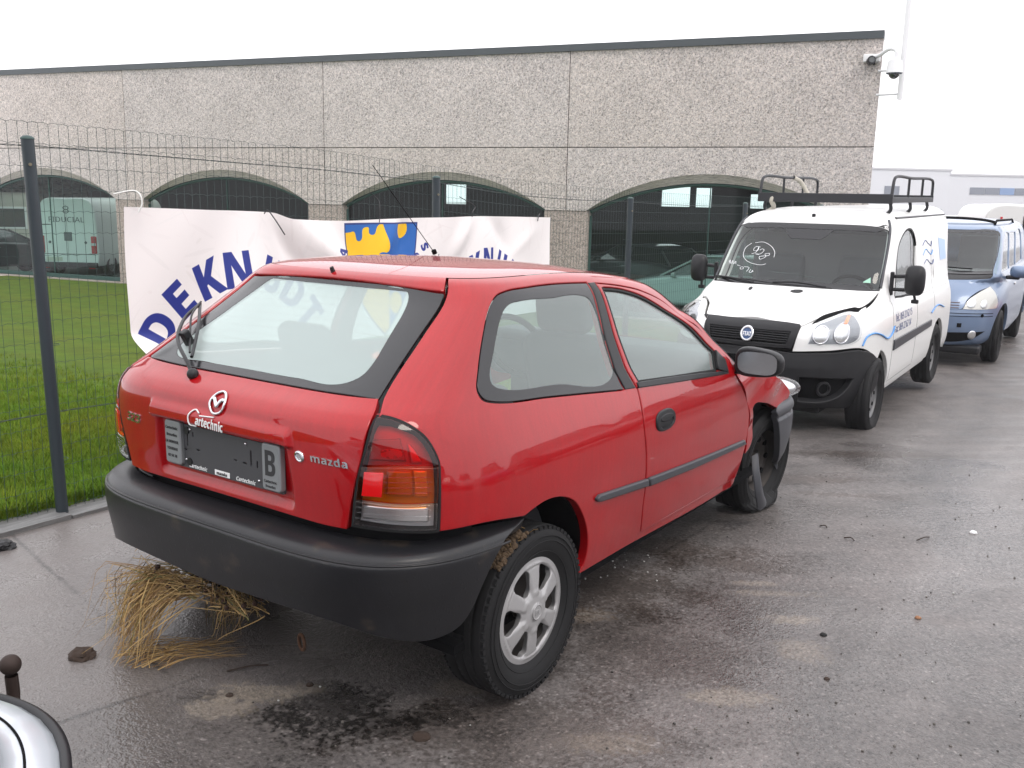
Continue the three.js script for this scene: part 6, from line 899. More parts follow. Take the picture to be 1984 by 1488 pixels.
// blue people carrier behind the van
{
  const mtx = poseMatrix(5.3887, -0.234, -12.2394, 212.26 * Math.PI / 180);
  const mpv = poseThing('people_carrier', 'metallic blue people carrier with dark roof rails parked behind the white van', 'car', mtx);
  const rows = [[0.20, 0.20, 0.78, 0.72, -0.6], [0.28, 0.28, 0.86, 0.84, -0.6], [0.36, 0.36, 0.90, 0.88, -0.6], [0.50, 0.50, 0.92, 0.91, -0.6], [0.62, 0.62, 0.925, 0.905, -0.6], [0.70, 0.70, 0.925, 0.885, -0.6], [0.80, 0.80, 0.92, 0.83, -0.6], [0.90, 0.90, 0.91, 0.74, -0.6], [0.98, 0.98, 0.89, 0.62, -0.58], [1.04, 1.04, 0.865, 0.50, -0.5], [1.10, 1.10, 0.845, 0.36, -0.35], [1.13, 1.13, 0.83, 0.29, -0.3], [1.30, 1.30, 0.80, 0.03, -0.4], [1.45, 1.45, 0.77, -0.20, -0.6], [1.60, 1.60, 0.73, -0.44, -0.8], [1.64, 1.64, 0.71, -0.51, -0.85], [1.685, 1.675, 0.675, -0.60, -0.95], [1.73, 1.70, 0.62, -0.75, -1.1], [1.85, 1.725, 0.48, -1.05, -1.4], [2.05, 1.735, 0.28, -1.50, -1.8], [2.33, 1.74, 0, -2.0, -2.1]];
  const R = new Ring({ rows, n: v => 3.0 + 4 * sstep(1.0, 1.12, v), dir: 1, matrix: mtx }); const HL = (px, py) => R.hit(px, py, -5.4, 0.3), sx = x => -(R.s90 + (-0.6 - x)), rearX = -3.6;
  const pair = (name, out, m, o = {}, par = mpv) => { const a = mesh(name, patch(R, out, o), m, par); mesh(name, patch(R, out, { ...o, mirror: true }), m, par); return a; };
  const wT = HL(1938, 452), wB = HL(1923, 530);
  const ws = smooth([[wB[0], wB[1], 1], [wT[0], wT[1] - 0.02, 0], [wT[0] + 0.04, wT[1] + 0.005, 0], [0, wT[1] + 0.03, 0], [-wT[0] - 0.04, wT[1] + 0.005, 0], [-wT[0], wT[1] - 0.02, 0], [-wB[0], wB[1], 1], [0, wB[1] - 0.02, 0]]), wi = inset(ccw(ws), 0.035);
  const sc = mesh('windscreen', patch(R, wi, { L: 0.08, off: -0.002, bevel: 0, rim: 0 }), M.vanGlass, mpv); mesh('windscreen_border', patch(R, ws, { holes: [wi], L: 0.06, bevel: 0.002, rim: 0.01 }), M.frit, sc);
  mesh('scuttle', patch(R, smooth([[wB[0] * 1.02, wB[1] - 0.004, 1], [0, wB[1] - 0.024, 0], [-wB[0] * 1.02, wB[1] - 0.004, 1], [-wB[0] * 1.02, wB[1] - 0.06, 1], [0, wB[1] - 0.085, 0], [wB[0] * 1.02, wB[1] - 0.06, 1]]), { L: 0.06, off: -0.004, bevel: 0.002, rim: 0.02 }), M.blackPlastic, mpv);
  const lp = [[1864, 600, 1], [1874, 583, 0], [1895, 567, 0], [1918, 554, 1], [1929, 568, 0], [1933, 585, 0], [1930, 598, 1], [1900, 601, 0]].map(p => [...HL(p[0], p[1]), p[2]]), lampS = smooth(lp);
  const bl = [[0, 0.80, 0], [lp[0][0], lp[0][1] + 0.01, 0], [lp[1][0], lp[1][1] + 0.012, 0], [lp[2][0], lp[2][1] + 0.012, 0], [lp[3][0] - 0.02, lp[3][1] + 0.012, 0], [wB[0] * 1.03, wB[1] - 0.06, 1], [0, wB[1] - 0.09, 0]];
  mesh('bonnet', patch(R, smooth([...bl, ...mirL(bl).slice(1, -1)]), { L: 0.05, off: 0.003, bevel: 0.005, rim: 0.03 }), M.blue, mpv);
  const arc = (cx, r) => { const o = []; for (let i = 0; i <= 10; i++) { const a = Math.PI * (10 - i) / 10; let s; const x = cx + r * Math.cos(a); if (x < -0.6) s = sx(x); else { for (s = 0; s > -2.6; s -= 0.005) if (R.base(s, 0.6).x < x) break; } o.push([s, 0.36 + r * Math.sin(a), i === 0 || i === 10 ? 1 : 0]); } return o; };
  const win1 = [[sx(-0.05), 1.14, 1], [sx(-0.72), 1.12, 1], [sx(-0.72), 1.55, 1], [sx(-0.5), 1.55, 0], [sx(-0.28), 1.40, 0]], mkWin = (x0, x1, k) => smooth([[sx(x0), 1.12, 1], [sx(x1), 1.13, 1], [sx(x1) + (k || 0), 1.56, 0], [sx(x0 - 0.06), 1.57, 0]]);
  // door glass from the pillar back
  const dw = [[sx(-0.30), 1.13, 1], [sx(-1.22), 1.13, 1], [sx(-1.22), 1.58, 1], [sx(-0.78), 1.585, 0], [sx(-0.55), 1.48, 0]], w2 = [[sx(-1.30), 1.13, 1], [sx(-2.15), 1.14, 1], [sx(-2.15), 1.58, 1], [sx(-1.30), 1.59, 1]], w3 = [[sx(-2.23), 1.14, 1], [sx(-3.2), 1.17, 1], [sx(-3.0), 1.56, 0], [sx(-2.23), 1.58, 1]];
  const wins = [dw, w2, w3].map(w => smooth(w)); const topS = 1.70;
  const flank = smooth([[0.0 - 0.02, 0.79, 1], [lp[0][0], lp[0][1] + 0.004, 0], [lp[3][0], lp[3][1] + 0.006, 0], [wB[0] * 1.02, wB[1] - 0.064, 1], [wB[0] - 0.02, wB[1], 0], [wT[0] - 0.02, wT[1], 0], [wT[0] - 0.03, topS, 1], [sx(-2.0), topS, 0], [sx(rearX + 0.2), topS, 0], [sx(rearX), 1.4, 1], [sx(rearX), 0.9, 0], [sx(rearX), 0.38, 1], [sx(-3.2), 0.36, 1], ...arc(-2.80, 0.38).map(p => p), [sx(-1.5), 0.30, 0], ...arc(0, 0.38), [-1.02, 0.30, 0], [-0.5, 0.26, 0], [-0.02, 0.25, 1]]);
  pair('flank', flank, M.blue, { holes: wins, L: 0.07, bevel: 0.004, rim: 0.03 });
  wins.forEach(w => pair('side_window', w, M.vanGlass, { L: 0.1, off: -0.01, bevel: 0, rim: 0, gap: -0.005 }));
  pair('quarter_light', smooth([[wB[0] - 0.03, wB[1] + 0.01, 1], [wB[0] - 0.20, wB[1] - 0.01, 1], [wT[0] - 0.16, wT[1] - 0.12, 1], [wT[0] - 0.045, wT[1] - 0.08, 1]]), M.vanGlass, { L: 0.08, off: 0.004, bevel: 0.002, rim: 0.006 });
  mesh('roof', gridGeo(110, 18, (a, b) => R.pt((a * 2 - 1) * -sx(rearX), topS - 0.002 + (2.325 - topS) * b), true), M.blue, mpv);
  mesh('windscreen_header', patch(R, smooth([[wT[0] - 0.03, wT[1] - 0.01, 1], [wT[0] - 0.03, topS, 1], [0, topS, 0], [-wT[0] + 0.03, topS, 1], [-wT[0] + 0.03, wT[1] - 0.01, 1], [-wT[0] - 0.04, wT[1] + 0.008, 0], [0, wT[1] + 0.034, 0], [wT[0] + 0.04, wT[1] + 0.008, 0]]), { L: 0.06, bevel: 0.002, rim: 0.02 }), M.blue, mpv);
  mesh('rear_end', gridGeo(8, 20, (a, b) => { const v = 0.3 + 1.95 * b, p = R.pt(sx(rearX), v); return V3(p.x, p.y, p.z * (1 - 2 * a)); }, true), M.blue, mpv);
  mesh('cabin_lining', merge([box(3.2, 0.7, 1.5, -1.9, 0.72, 0), box(0.9, 0.4, 1.2, -0.1, 0.6, 0)]), M.lining, mpv); mesh('dashboard', at(rbox(0.6, 0.14, 1.5, 0.05), -0.2, 1.06, 0), M.trim, mpv); for (const z of [-0.42, 0.42]) mesh('seat', at(rbox(0.16, 0.75, 0.5, 0.07), -1.1, 1.2, z, 0, 0, 0.2), M.trim, mpv);
  for (const mir of [false, true]) { const h = mesh('head_lamp', patch(R, lampS, { L: 0.05, off: 0.020, bevel: 0.005, rim: 0.02, mirror: mir }), M.lampGlass, mpv); mesh('lamp_bowl', patch(R, inset(ccw(lampS), 0.006), { L: 0.05, off: 0.004, bevel: 0.002, rim: 0.01, mirror: mir }), std(lin(0.62, 0.60, 0.55), 0.3, 0.4), h); for (const [px, py, r] of [[1882, 588, 0.06], [1906, 590, 0.055]]) { const q = HL(px, py), s = onSheet(R, new THREE.SphereGeometry(r, 18, 10, 0, 6.3, 0, Math.PI / 2.3).rotateX(Math.PI / 2).scale(1, 1, 0.22), q[0], q[1], 0, 0.004); if (mir) s.scale(1, 1, -1); mesh('reflector', s, M.reflector, h); } }
  const gv = 0.745; const gr = mesh('grille', patch(R, smooth([[lp[0][0] + 0.03, 0.80, 1], [lp[0][0] + 0.03, 0.70, 1], [0, 0.69, 0], [-lp[0][0] - 0.03, 0.70, 1], [-lp[0][0] - 0.03, 0.80, 1], [0, 0.81, 0]]), { L: 0.06, off: -0.0, bevel: 0.004, rim: 0.02 }), M.dark, mpv); for (const v of [0.72, 0.75, 0.78]) mesh('grille_bar', line2(R, [[lp[0][0] + 0.04, v], [0, v], [-lp[0][0] - 0.04, v]], 0.007, 0.003, 0.06), std(lin(0.16, 0.13, 0.14), 0.4, 0.5), gr);
  const inL = HL(1908, 642), inB = HL(1880, 658); mesh('lower_intake', patch(R, smooth([[inL[0], inL[1], 1], [0, inL[1] - 0.01, 0], [-inL[0], inL[1], 1], [-inL[0] * 0.75, inL[1] - 0.10, 0], [0, inL[1] - 0.125, 0], [inL[0] * 0.75, inL[1] - 0.10, 0]]), { L: 0.06, off: 0.002, bevel: 0.002, rim: 0.01 }), M.dark, mpv);
  for (const sd of [1, -1]) { const q = HL(1882, 649); mesh('fog_lamp', onSheet(R, new THREE.SphereGeometry(0.055, 18, 10).scale(1, 1, 0.3), sd * q[0], q[1], 0, 0.006), M.reflector, mpv); const t = HL(1903, 612); mesh('washer_cap', onSheet(R, new THREE.SphereGeometry(0.025, 12, 8).scale(1, 0.8, 0.3), sd * t[0], t[1], 0, 0.002), M.dark, mpv); }
  { const q = HL(1858, 630); mesh('tow_eye_cover', onSheet(R, rbox(0.05, 0.05, 0.01, 0.004), q[0], q[1], 0, 0.003), M.dark, mpv); }
  for (const v of [0.655, 0.62]) mesh('bumper_line', line2(R, [[-1.0, v - 0.01], [-0.6, v], [0, v + 0.004], [0.6, v], [1.0, v - 0.01]], 0.004, 0.0, 0.06), M.dark, mpv);
  mesh('front_skirt', at(rbox(0.3, 0.1, 1.5, 0.03), 0.6, 0.21, 0), M.blackPlastic, mpv);
  for (const sd of [-1, 1]) {
    const pts = []; for (let i = 0; i <= 12; i++) { const x = -0.75 - 2.5 * i / 12, e = i === 0 || i === 12 ? 0.0 : 0.045; const b = R.pt(sd * sx(Math.max(x, -3.5)), 1.735); pts.push(V3(x, b.y + e, b.z)); } mesh('roof_rail', tube(pts, 0.016, 80, 8), M.dark, mpv);
    const c = V3(-0.22, 1.13, sd * 1.02), hs = new THREE.SphereGeometry(1, 22, 16), p = hs.attributes.position; for (let i = 0; i < p.count; i++) { let x = p.getX(i), y = p.getY(i), z = p.getZ(i); const q = 3, k = (Math.abs(y) ** q + Math.abs(z) ** q) ** (1 / q) || 1, f = Math.hypot(y, z) / k; p.setXYZ(i, Math.max(-0.35, x) * 0.09, y * f * 0.078, z * f * 0.12); } hs.computeVertexNormals(); const mr = mesh('door_mirror', at(hs, c.x, c.y, c.z), M.blue, mpv); mesh('mirror_foot', at(rbox(0.08, 0.05, 0.16, 0.02), c.x, c.y - 0.075, c.z - sd * 0.08), M.blackPlastic, mr);
    roadWheel(mpv, 0, 0.33, sd * 0.80, 0.33, sd, 0, 5); roadWheel(mpv, -2.80, 0.33, sd * 0.80, 0.33, sd, 0, 5); for (const x of [0, -2.8]) mesh('wheel_housing', merge([at(new THREE.CylinderGeometry(0.36, 0.36, x ? 0.24 : 0.16, 24, 1, true, Math.PI / 2, Math.PI), x, 0.36, sd * (x ? 0.74 : 0.66), Math.PI / 2), at(new THREE.CircleGeometry(0.36, 24, 0, Math.PI), x, 0.36, sd * (x ? 0.62 : 0.585), 0, sd > 0 ? 0 : Math.PI)]), M.dark, mpv);
    const hq = [sd * sx(-1.05), 0.93]; mesh('door_handle', onSheet(R, rbox(0.18, 0.03, 0.02, 0.008), hq[0], hq[1], 0, 0.004), M.chrome, mpv);
  }
  { const pts = []; for (let i = 0; i <= 16; i++) { const t = i / 16 * 2 - 1, b = R.pt(-t * -sx(-0.95), 1.735); pts.push(V3(-0.95, 1.742 + 0.03 * (1 - t * t) - 0.02 * Math.abs(t) ** 6, t * 0.60)); } mesh('roof_bar', tube(pts, 0.018, 50, 8), M.dark, mpv); }
  const W3 = (px, py, o) => { const [s, v] = HL(px, py); return R.pt(s, v).addScaledVector(R.nrm(s, v), o); };
  mesh('wiper', tube([W3(1834, 519, 0.015), W3(1860, 522, 0.02), W3(1884, 523, 0.015)], 0.008, 20, 6), M.dark, mpv);
}
// ---------------------------------------------------------------- simple background vehicles
const sideShape = pts => { const s = new THREE.Shape(); const P = smooth(pts, true, 0.05); s.moveTo(...P[0]); P.slice(1).forEach(p => s.lineTo(...p)); s.closePath(); return s; };
function profileGeo(pts, w, top = 1, bev = 0.06) {   // side profile pulled to width w, narrowed towards the top
  const g = new THREE.ExtrudeGeometry(sideShape(pts), { depth: w - 2 * bev, bevelEnabled: true, bevelThickness: bev, bevelSize: bev, bevelOffset: -bev, bevelSegments: 3, steps: 1 }); g.translate(0, 0, -w / 2 + bev);
  const p = g.attributes.position; let y0 = 1e9, y1 = -1e9; for (let i = 0; i < p.count; i++) { y0 = Math.min(y0, p.getY(i)); y1 = Math.max(y1, p.getY(i)); } for (let i = 0; i < p.count; i++) { const k = (p.getY(i) - y0) / (y1 - y0); p.setZ(i, p.getZ(i) * (1 + (top - 1) * k)); } g.computeVertexNormals(); return g;
}
function parkedCar(paint) {
  const car = new THREE.Group();
  mesh('body', profileGeo([[-2.05, 0.30, 1], [-2.12, 0.55], [-2.08, 0.86], [-1.75, 0.95], [0.75, 0.97], [1.6, 0.84], [2.05, 0.68], [2.12, 0.45], [2.05, 0.28, 1]], 1.74, 0.93, 0.08), paint, car);
  const cab = mesh('window_band', profileGeo([[-1.85, 0.90, 1], [-1.30, 1.33], [-0.95, 1.40], [-0.1, 1.42], [0.25, 1.36], [1.15, 0.90, 1]], 1.52, 0.76, 0.05), M.tintGlass, car);
  mesh('roof', profileGeo([[-1.32, 1.345, 1], [-0.95, 1.415], [-0.1, 1.435], [0.28, 1.37, 1], [0, 1.385], [-0.9, 1.375]], 1.22, 0.98, 0.015), paint, cab);
  for (const sd of [-1, 1]) { for (const [x0, y0, x1, y1] of [[1.12, 0.93, 0.28, 1.38], [-0.25, 0.93, -0.30, 1.40], [-1.78, 0.93, -1.28, 1.36]]) { mesh('pillar', rod(V3(x0, y0, sd * 0.745), V3(x1, y1, sd * 0.585), 0.026, 6), paint, cab); } for (const x of [-1.3, 1.28]) { const w = new THREE.Group(); w.name = 'wheel'; w.position.set(x, 0.3, sd * 0.76); car.add(w); mesh('tyre', at(new THREE.TorusGeometry(0.235, 0.075, 10, 28).scale(1, 1, 1.2), 0, 0, 0), M.rubber, w); mesh('rim', at(cyl(0.18, 0.19, 0.13, 20), 0, 0, 0, Math.PI / 2), M.rimGrey, w); }
    mesh('tail_lamp', at(rbox(0.08, 0.16, 0.30, 0.03), -2.06, 0.76, sd * 0.62), M.lampRed, car); mesh('head_lamp', at(rbox(0.12, 0.13, 0.32, 0.04), 1.93, 0.68, sd * 0.56), M.reflector, car); mesh('door_mirror', at(rbox(0.10, 0.11, 0.17, 0.04), 0.78, 0.98, sd * 0.88), paint, car); mesh('door_handle', at(rbox(0.16, 0.03, 0.03, 0.01), -0.15, 0.86, sd * 0.83), M.chrome, car); }
  return car;
}
M.lampRed = phys(lin(0.5, 0.01, 0.015), 0.2, { clearcoat: 1 });
const paintOf = (r, g, b) => phys(lin(r, g, b), 0.4, { clearcoat: 0.7, clearcoatRoughness: 0.1 });
const paints = { black: paintOf(0.012, 0.012, 0.014), silver: phys(lin(0.42, 0.47, 0.47), 0.35, { metalness: 0.4, clearcoat: 0.7 }), white: M.vanWhite, grey: paintOf(0.12, 0.125, 0.13), blue: paintOf(0.03, 0.06, 0.16), red: paintOf(0.3, 0.02, 0.02), dark: paintOf(0.03, 0.035, 0.04) };
const protos = {};
function placeCar(paint, x, y, z, yaw, label, group, name = 'parked_car') { const src = protos[paint] || (protos[paint] = parkedCar(paints[paint])); const o = src.clone(); o.name = numbered(name); tag(o, label, 'car', group); o.position.set(x, y, z); o.rotation.y = Math.PI / 2 - yaw; scene.add(o); return o; }
const inHall = (px, py, y) => groundAt(px, py, y);
function boxVan(name, label, mtxPos, yaw, L, W, Hh, group) {
  const v = thing(name, label, 'van', mtxPos, Math.PI / 2 - yaw, group); const sec = new THREE.Shape(); const P = smooth([[-W / 2 + 0.05, 0.35, 1], [-W / 2, 0.6], [-W / 2 + 0.02, Hh * 0.55], [-W / 2 + 0.12, Hh - 0.15], [-W / 2 + 0.24, Hh], [0, Hh + 0.04], [W / 2 - 0.24, Hh], [W / 2 - 0.12, Hh - 0.15], [W / 2 - 0.02, Hh * 0.55], [W / 2, 0.6], [W / 2 - 0.05, 0.35, 1]], true, 0.05); sec.moveTo(...P[0]); P.slice(1).forEach(p => sec.lineTo(...p)); sec.closePath();
  const g = new THREE.ExtrudeGeometry(sec, { depth: L - 0.1, bevelEnabled: true, bevelThickness: 0.05, bevelSize: 0.05, bevelOffset: -0.05, bevelSegments: 3 }); g.rotateY(Math.PI / 2); g.translate(0.05, 0, 0); mesh('body', g, M.vanWhite, v);   // tail at x = 0, nose towards +x
  for (const sd of [-1, 1]) { for (const x of [0.85, L - 1.0]) roadWheel(v, x, 0.33, sd * (W / 2 - 0.1), 0.33, sd); }
  return v;
}
{
  const FL = showroom.FL;
  // van with lettered tail standing inside the left bay
  const p = inHall(112, 537, FL); const v = boxVan('panel_van', 'white panel van with grey lettering on its tail seen through the arched window', [p.x + 0.38, FL, p.z], 3 * Math.PI / 180, 4.8, 1.85, 2.30);
  const ink = std(lin(0.10, 0.12, 0.12), 0.7), tail = (g, x, y, m, n) => { g = clean(g); g.rotateY(-Math.PI / 2); g.translate(-0.006, y, x); return mesh(n, g, m, v); };
  tail(textGeo('FIDUCIAL', 0.15, 0.004, 'sans_regular', 0, 1.25), 0.0, 1.72, ink, 'lettering');
  for (const y of [1.96, 2.06]) tail(new THREE.TorusGeometry(0.065, 0.012, 6, 24).scale(1.2, 0.8, 1), 0, y, ink, 'logo_ring');
  tail(rbox(0.24, 0.26, 0.02, 0.02), 0.02, 1.22, ink, 'door_handle_plate'); tail(rbox(0.012, 1.7, 0.006, 0.002), 0, 1.30, std(lin(0.3, 0.3, 0.3), 0.8), 'door_seam'); tail(rbox(0.5, 0.12, 0.012, 0.01), -0.45, 0.55, std(lin(0.5, 0.5, 0.42), 0.6), 'number_plate'); tail(rbox(1.6, 0.02, 0.01, 0.004), 0, 0.70, std(lin(0.12, 0.12, 0.12), 0.8), 'step_line'); tail(rbox(1.76, 0.16, 0.10, 0.03), 0, 0.38, M.blackPlastic, 'rear_bumper');
  for (const sd of [-1, 1]) { tail(rbox(0.17, 0.52, 0.06, 0.03), sd * 0.80, 0.98, M.lampRed, 'tail_lamp'); tail(rbox(0.15, 0.10, 0.064, 0.02), sd * 0.80, 1.0, std(lin(0.5, 0.5, 0.5), 0.3), 'lamp_lens'); tail(new THREE.SphereGeometry(0.04, 12, 8), sd * 0.55, 1.05, ink, 'hinge'); tail(rbox(0.2, 0.06, 0.05, 0.02), sd * 0.7, 0.30, M.lampRed, 'reflector'); }
  const q = inHall(10, 542, FL); placeCar('black', q.x - 1.2, FL, q.z - 1.6, 40 * Math.PI / 180, 'black car with red tail lamps behind the left arched window', undefined, 'showroom_car');
  const cr = inHall(-20, 520, FL); { const c = thing('caravan', 'cream caravan with a square window in the dark showroom', 'caravan', [cr.x - 2.2, FL, cr.z - 4.2], 0.3); mesh('body', rbox(3.6, 2.0, 2.0, 0.35, 0, 1.45, 0, 5), std(lin(0.5, 0.48, 0.42), 0.6), c); mesh('window_frame', rbox(1.1, 0.8, 0.04, 0.03, 0.9, 1.55, 1.0), M.white, c); mesh('window', rbox(0.95, 0.66, 0.04, 0.03, 0.9, 1.55, 1.012), M.tintGlass, c); mesh('chassis', box(3.2, 0.2, 1.6, 0, 0.4, 0), M.dark, c); for (const z of [-0.85, 0.85]) mesh('wheel', at(cyl(0.3, 0.3, 0.16, 20), 0, 0.3, z, Math.PI / 2), M.rubber, c); }
  const s = wallPix(1385, 560, -2.2), sp = wallAt(s[0], 0, -2.2); placeCar('silver', sp.x, FL + 0.02, sp.z, Math.atan2(-WD.x, WD.z), 'pale silver saloon standing behind the arched window beside the white van', undefined, 'showroom_car');
  const s2 = wallPix(1240, 520, -6), sp2 = wallAt(s2[0], 0, -6); placeCar('dark', sp2.x, FL + 0.02, sp2.z, Math.atan2(-WD.x, WD.z) + 0.5, 'dark car deep inside the showroom behind the silver saloon', undefined, 'showroom_car');
  const s3 = wallPix(830, 420, -5), sp3 = wallAt(s3[0], 0, -5); placeCar('dark', sp3.x, FL + 0.02, sp3.z, Math.atan2(-WD.x, WD.z) + 0.2, 'dark car in the showroom behind the puzzle shield of the banner', undefined, 'showroom_car');
}
// ---------------------------------------------------------------- corner of the building: mast, cameras, lamp
{
  const uR = 1.10 + 3 * 6.16, pl = std(lin(0.72, 0.72, 0.73), 0.45), B3 = (u, y, o) => wallAt(u, y, o);
  const mp = wallPix(1750, 120, 0.1), mast = thing('flagpole', 'tall white mast bracketed to the building corner', 'mast'); const mu = mp[0];
  mesh('pole', merge([rod(B3(mu, 3.62, 0.1), B3(mu, 9.5, 0.1), 0.05, 16)]), pl, mast); for (const y of [4.15, 3.72]) mesh('bracket', rod(B3(uR - 0.05, y, 0.0), B3(mu, y, 0.1), 0.022, 8), pl, mast);
  const dc = wallPix(1733, 136, 0.5), d = thing('dome_camera', 'white dome security camera hanging from a wall arm at the building corner', 'camera'); const c = B3(dc[0], dc[1], 0.5);
  mesh('housing', at(cyl(0.12, 0.15, 0.22, 24), c.x, c.y + 0.06, c.z), pl, d); mesh('dome', at(new THREE.SphereGeometry(0.10, 20, 12, 0, 6.3, Math.PI / 2, Math.PI / 2), c.x, c.y - 0.055, c.z), M.tintGlass, d); mesh('collar', at(cyl(0.135, 0.135, 0.03, 24), c.x, c.y - 0.05, c.z), std(lin(0.1, 0.12, 0.16), 0.5), d);
  const ar = wallPix(1700, 118, 0.0); mesh('arm', tube([B3(uR - 0.2, c.y + 0.28, 0.02), B3(uR - 0.05, c.y + 0.30, 0.25), B3(dc[0] - 0.1, c.y + 0.38, 0.45), V3(c.x, c.y + 0.33, c.z), V3(c.x, c.y + 0.16, c.z)], 0.035, 30, 10), pl, d); mesh('wall_box', at(rbox(0.3, 0.14, 0.14, 0.02), ...B3(uR - 0.18, c.y + 0.28, 0.06).toArray(), 0, -0.39), pl, d);
  const lp = wallPix(1687, 117, 0.25), l = thing('bullet_camera', 'small black round camera fixed near the top of the building corner', 'camera'), lc = B3(lp[0], lp[1], 0.22); mesh('body', at(cyl(0.075, 0.07, 0.2, 20), lc.x, lc.y, lc.z, Math.PI / 2, -0.2), M.blackPlastic, l); mesh('lens', at(cyl(0.05, 0.05, 0.02, 18), lc.x - 0.02, lc.y, lc.z + 0.105, Math.PI / 2, -0.2), M.tintGlass, l); mesh('mount', rod(B3(lp[0] + 0.05, lp[1] - 0.03, 0.0), B3(lp[0], lp[1], 0.2), 0.02, 8), M.blackPlastic, l);
}
// ---------------------------------------------------------------- far side of the yard
{
  const Y = -0.35;
  const far = (px, d) => { const r = ray(px, 404); const k = d / Math.hypot(r.x, r.z); return V3(r.x * k, 0, r.z * k); };
  const hallM = std(lin(0.62, 0.63, 0.66), 0.8), stripM = std(lin(0.16, 0.18, 0.22), 0.5), baseM = std(lin(0.30, 0.29, 0.28), 0.9);
  const a = far(1640, 165), b = far(1836, 172), c2 = far(2300, 190);
  const block = (name, label, p, q, h, dep) => { const o = thing(name, label, 'building'); const d = q.clone().sub(p).setY(0), L = d.length(); o.position.copy(p).setY(Y - 0.4); o.rotation.y = Math.atan2(-d.z, d.x); const w = (g, m, n) => mesh(n, g, m, o); w(box(L, h, dep, L / 2, h / 2, -dep / 2), hallM, 'wall'); w(box(L + 0.3, 0.3, dep + 0.3, L / 2, h + 0.15, -dep / 2), std(lin(0.5, 0.5, 0.52), 0.7), 'roof_edge'); w(box(L, 0.9, 0.2, L / 2, 0.45, 0.1), baseM, 'plinth'); return { o, L, w }; };
  const A = block('warehouse', 'tall pale warehouse fading in the mist beyond the parking area', a, b, 8.3, 40); for (let k = 0; k < 2; k++) A.w(box(1.2, 1.4, 0.1, 6.6 + k * 1.25, 5.0, 0.06), stripM, 'window'); A.w(box(2.4, 1.3, 0.1, 14.6, 1.5, 0.06), stripM, 'window');
  const Bb = block('warehouse', 'low pale warehouse with a long window strip fading in the mist', b, c2, 7.6, 40); for (let k = 0; k < 16; k++) Bb.w(box(2.3, 1.1, 0.1, 4.4 + k * 2.4, 5.2, 0.06), k % 4 === 2 ? std(lin(0.16, 0.26, 0.46), 0.5) : stripM, 'window'); for (let k = 0; k < 8; k++) Bb.w(box(2.3, 0.8, 0.1, 4.2 + k * 2.4, 1.9, 0.06), stripM, 'window');
  // rows of parked cars between
  const list = ['white', 'grey', 'dark', 'silver', 'white', 'blue', 'grey', 'white', 'red', 'silver', 'dark', 'white', 'grey', 'silver', 'blue', 'white'];
  for (let k = 0; k < 16; k++) { const row = k % 2, px = 1712 + (k >> 1) * 30 + row * 13, d = row ? 78 : 60; const p = far(px, d); placeCar(list[k], p.x, groundY(p.z) - 0.02, p.z, 0.35 + Math.PI * (k % 3 === 0) + rr(-0.1, 0.1), `${list[k] === 'dark' ? 'dark grey' : list[k]} car in the distant rows of parked cars`, 'cars parked in far rows'); }
  // low green fence in front of them
  const fp = far(1735, 42), fq = far(1915, 44), fm = std(lin(0.03, 0.06, 0.05), 0.7), ff = thing('panel_fence', 'low dark green mesh fence before the distant parked cars', 'fence'); const gy = -0.27; for (const y of [0.15, 0.75, 1.42]) mesh('rail', rod(fp.clone().setY(gy + y), fq.clone().setY(gy + y), 0.03, 6), fm, ff); for (let k = 0; k <= 4; k++) { const p = fp.clone().lerp(fq, k / 4); mesh('post', rod(p.clone().setY(gy), p.clone().setY(gy + 1.5), 0.04, 8), fm, ff); }
  // white van at the right edge, tail to the camera
  const vp = far(1993, 24); const v = boxVan('panel_van', 'white panel van with red tail lamps beyond the blue people carrier', [vp.x, groundY(vp.z), vp.z], 0.30, 4.4, 1.85, 1.98); const tail = (g, x, y, m, n) => { g.rotateY(-Math.PI / 2); g.translate(-0.006, y, x); return mesh(n, g, m, v); };
  for (const sd of [-1, 1]) { tail(rbox(0.12, 0.36, 0.05, 0.02), sd * 0.84, 1.02, M.lampRed, 'tail_lamp'); tail(rbox(0.05, 0.10, 0.03, 0.01), sd * 0.52, 1.70, M.lampRed, 'marker'); } tail(rbox(0.04, 0.65, 0.02, 0.008), -0.06, 1.45, M.blackPlastic, 'door_seal'); tail(rbox(0.62, 0.5, 0.02, 0.05), 0.40, 1.45, M.tintGlass, 'rear_window'); tail(rbox(1.7, 0.18, 0.08, 0.03), 0, 0.42, M.blackPlastic, 'rear_bumper'); tail(rbox(0.08, 0.08, 0.03, 0.01), -0.62, 1.55, M.chrome, 'door_latch');
}
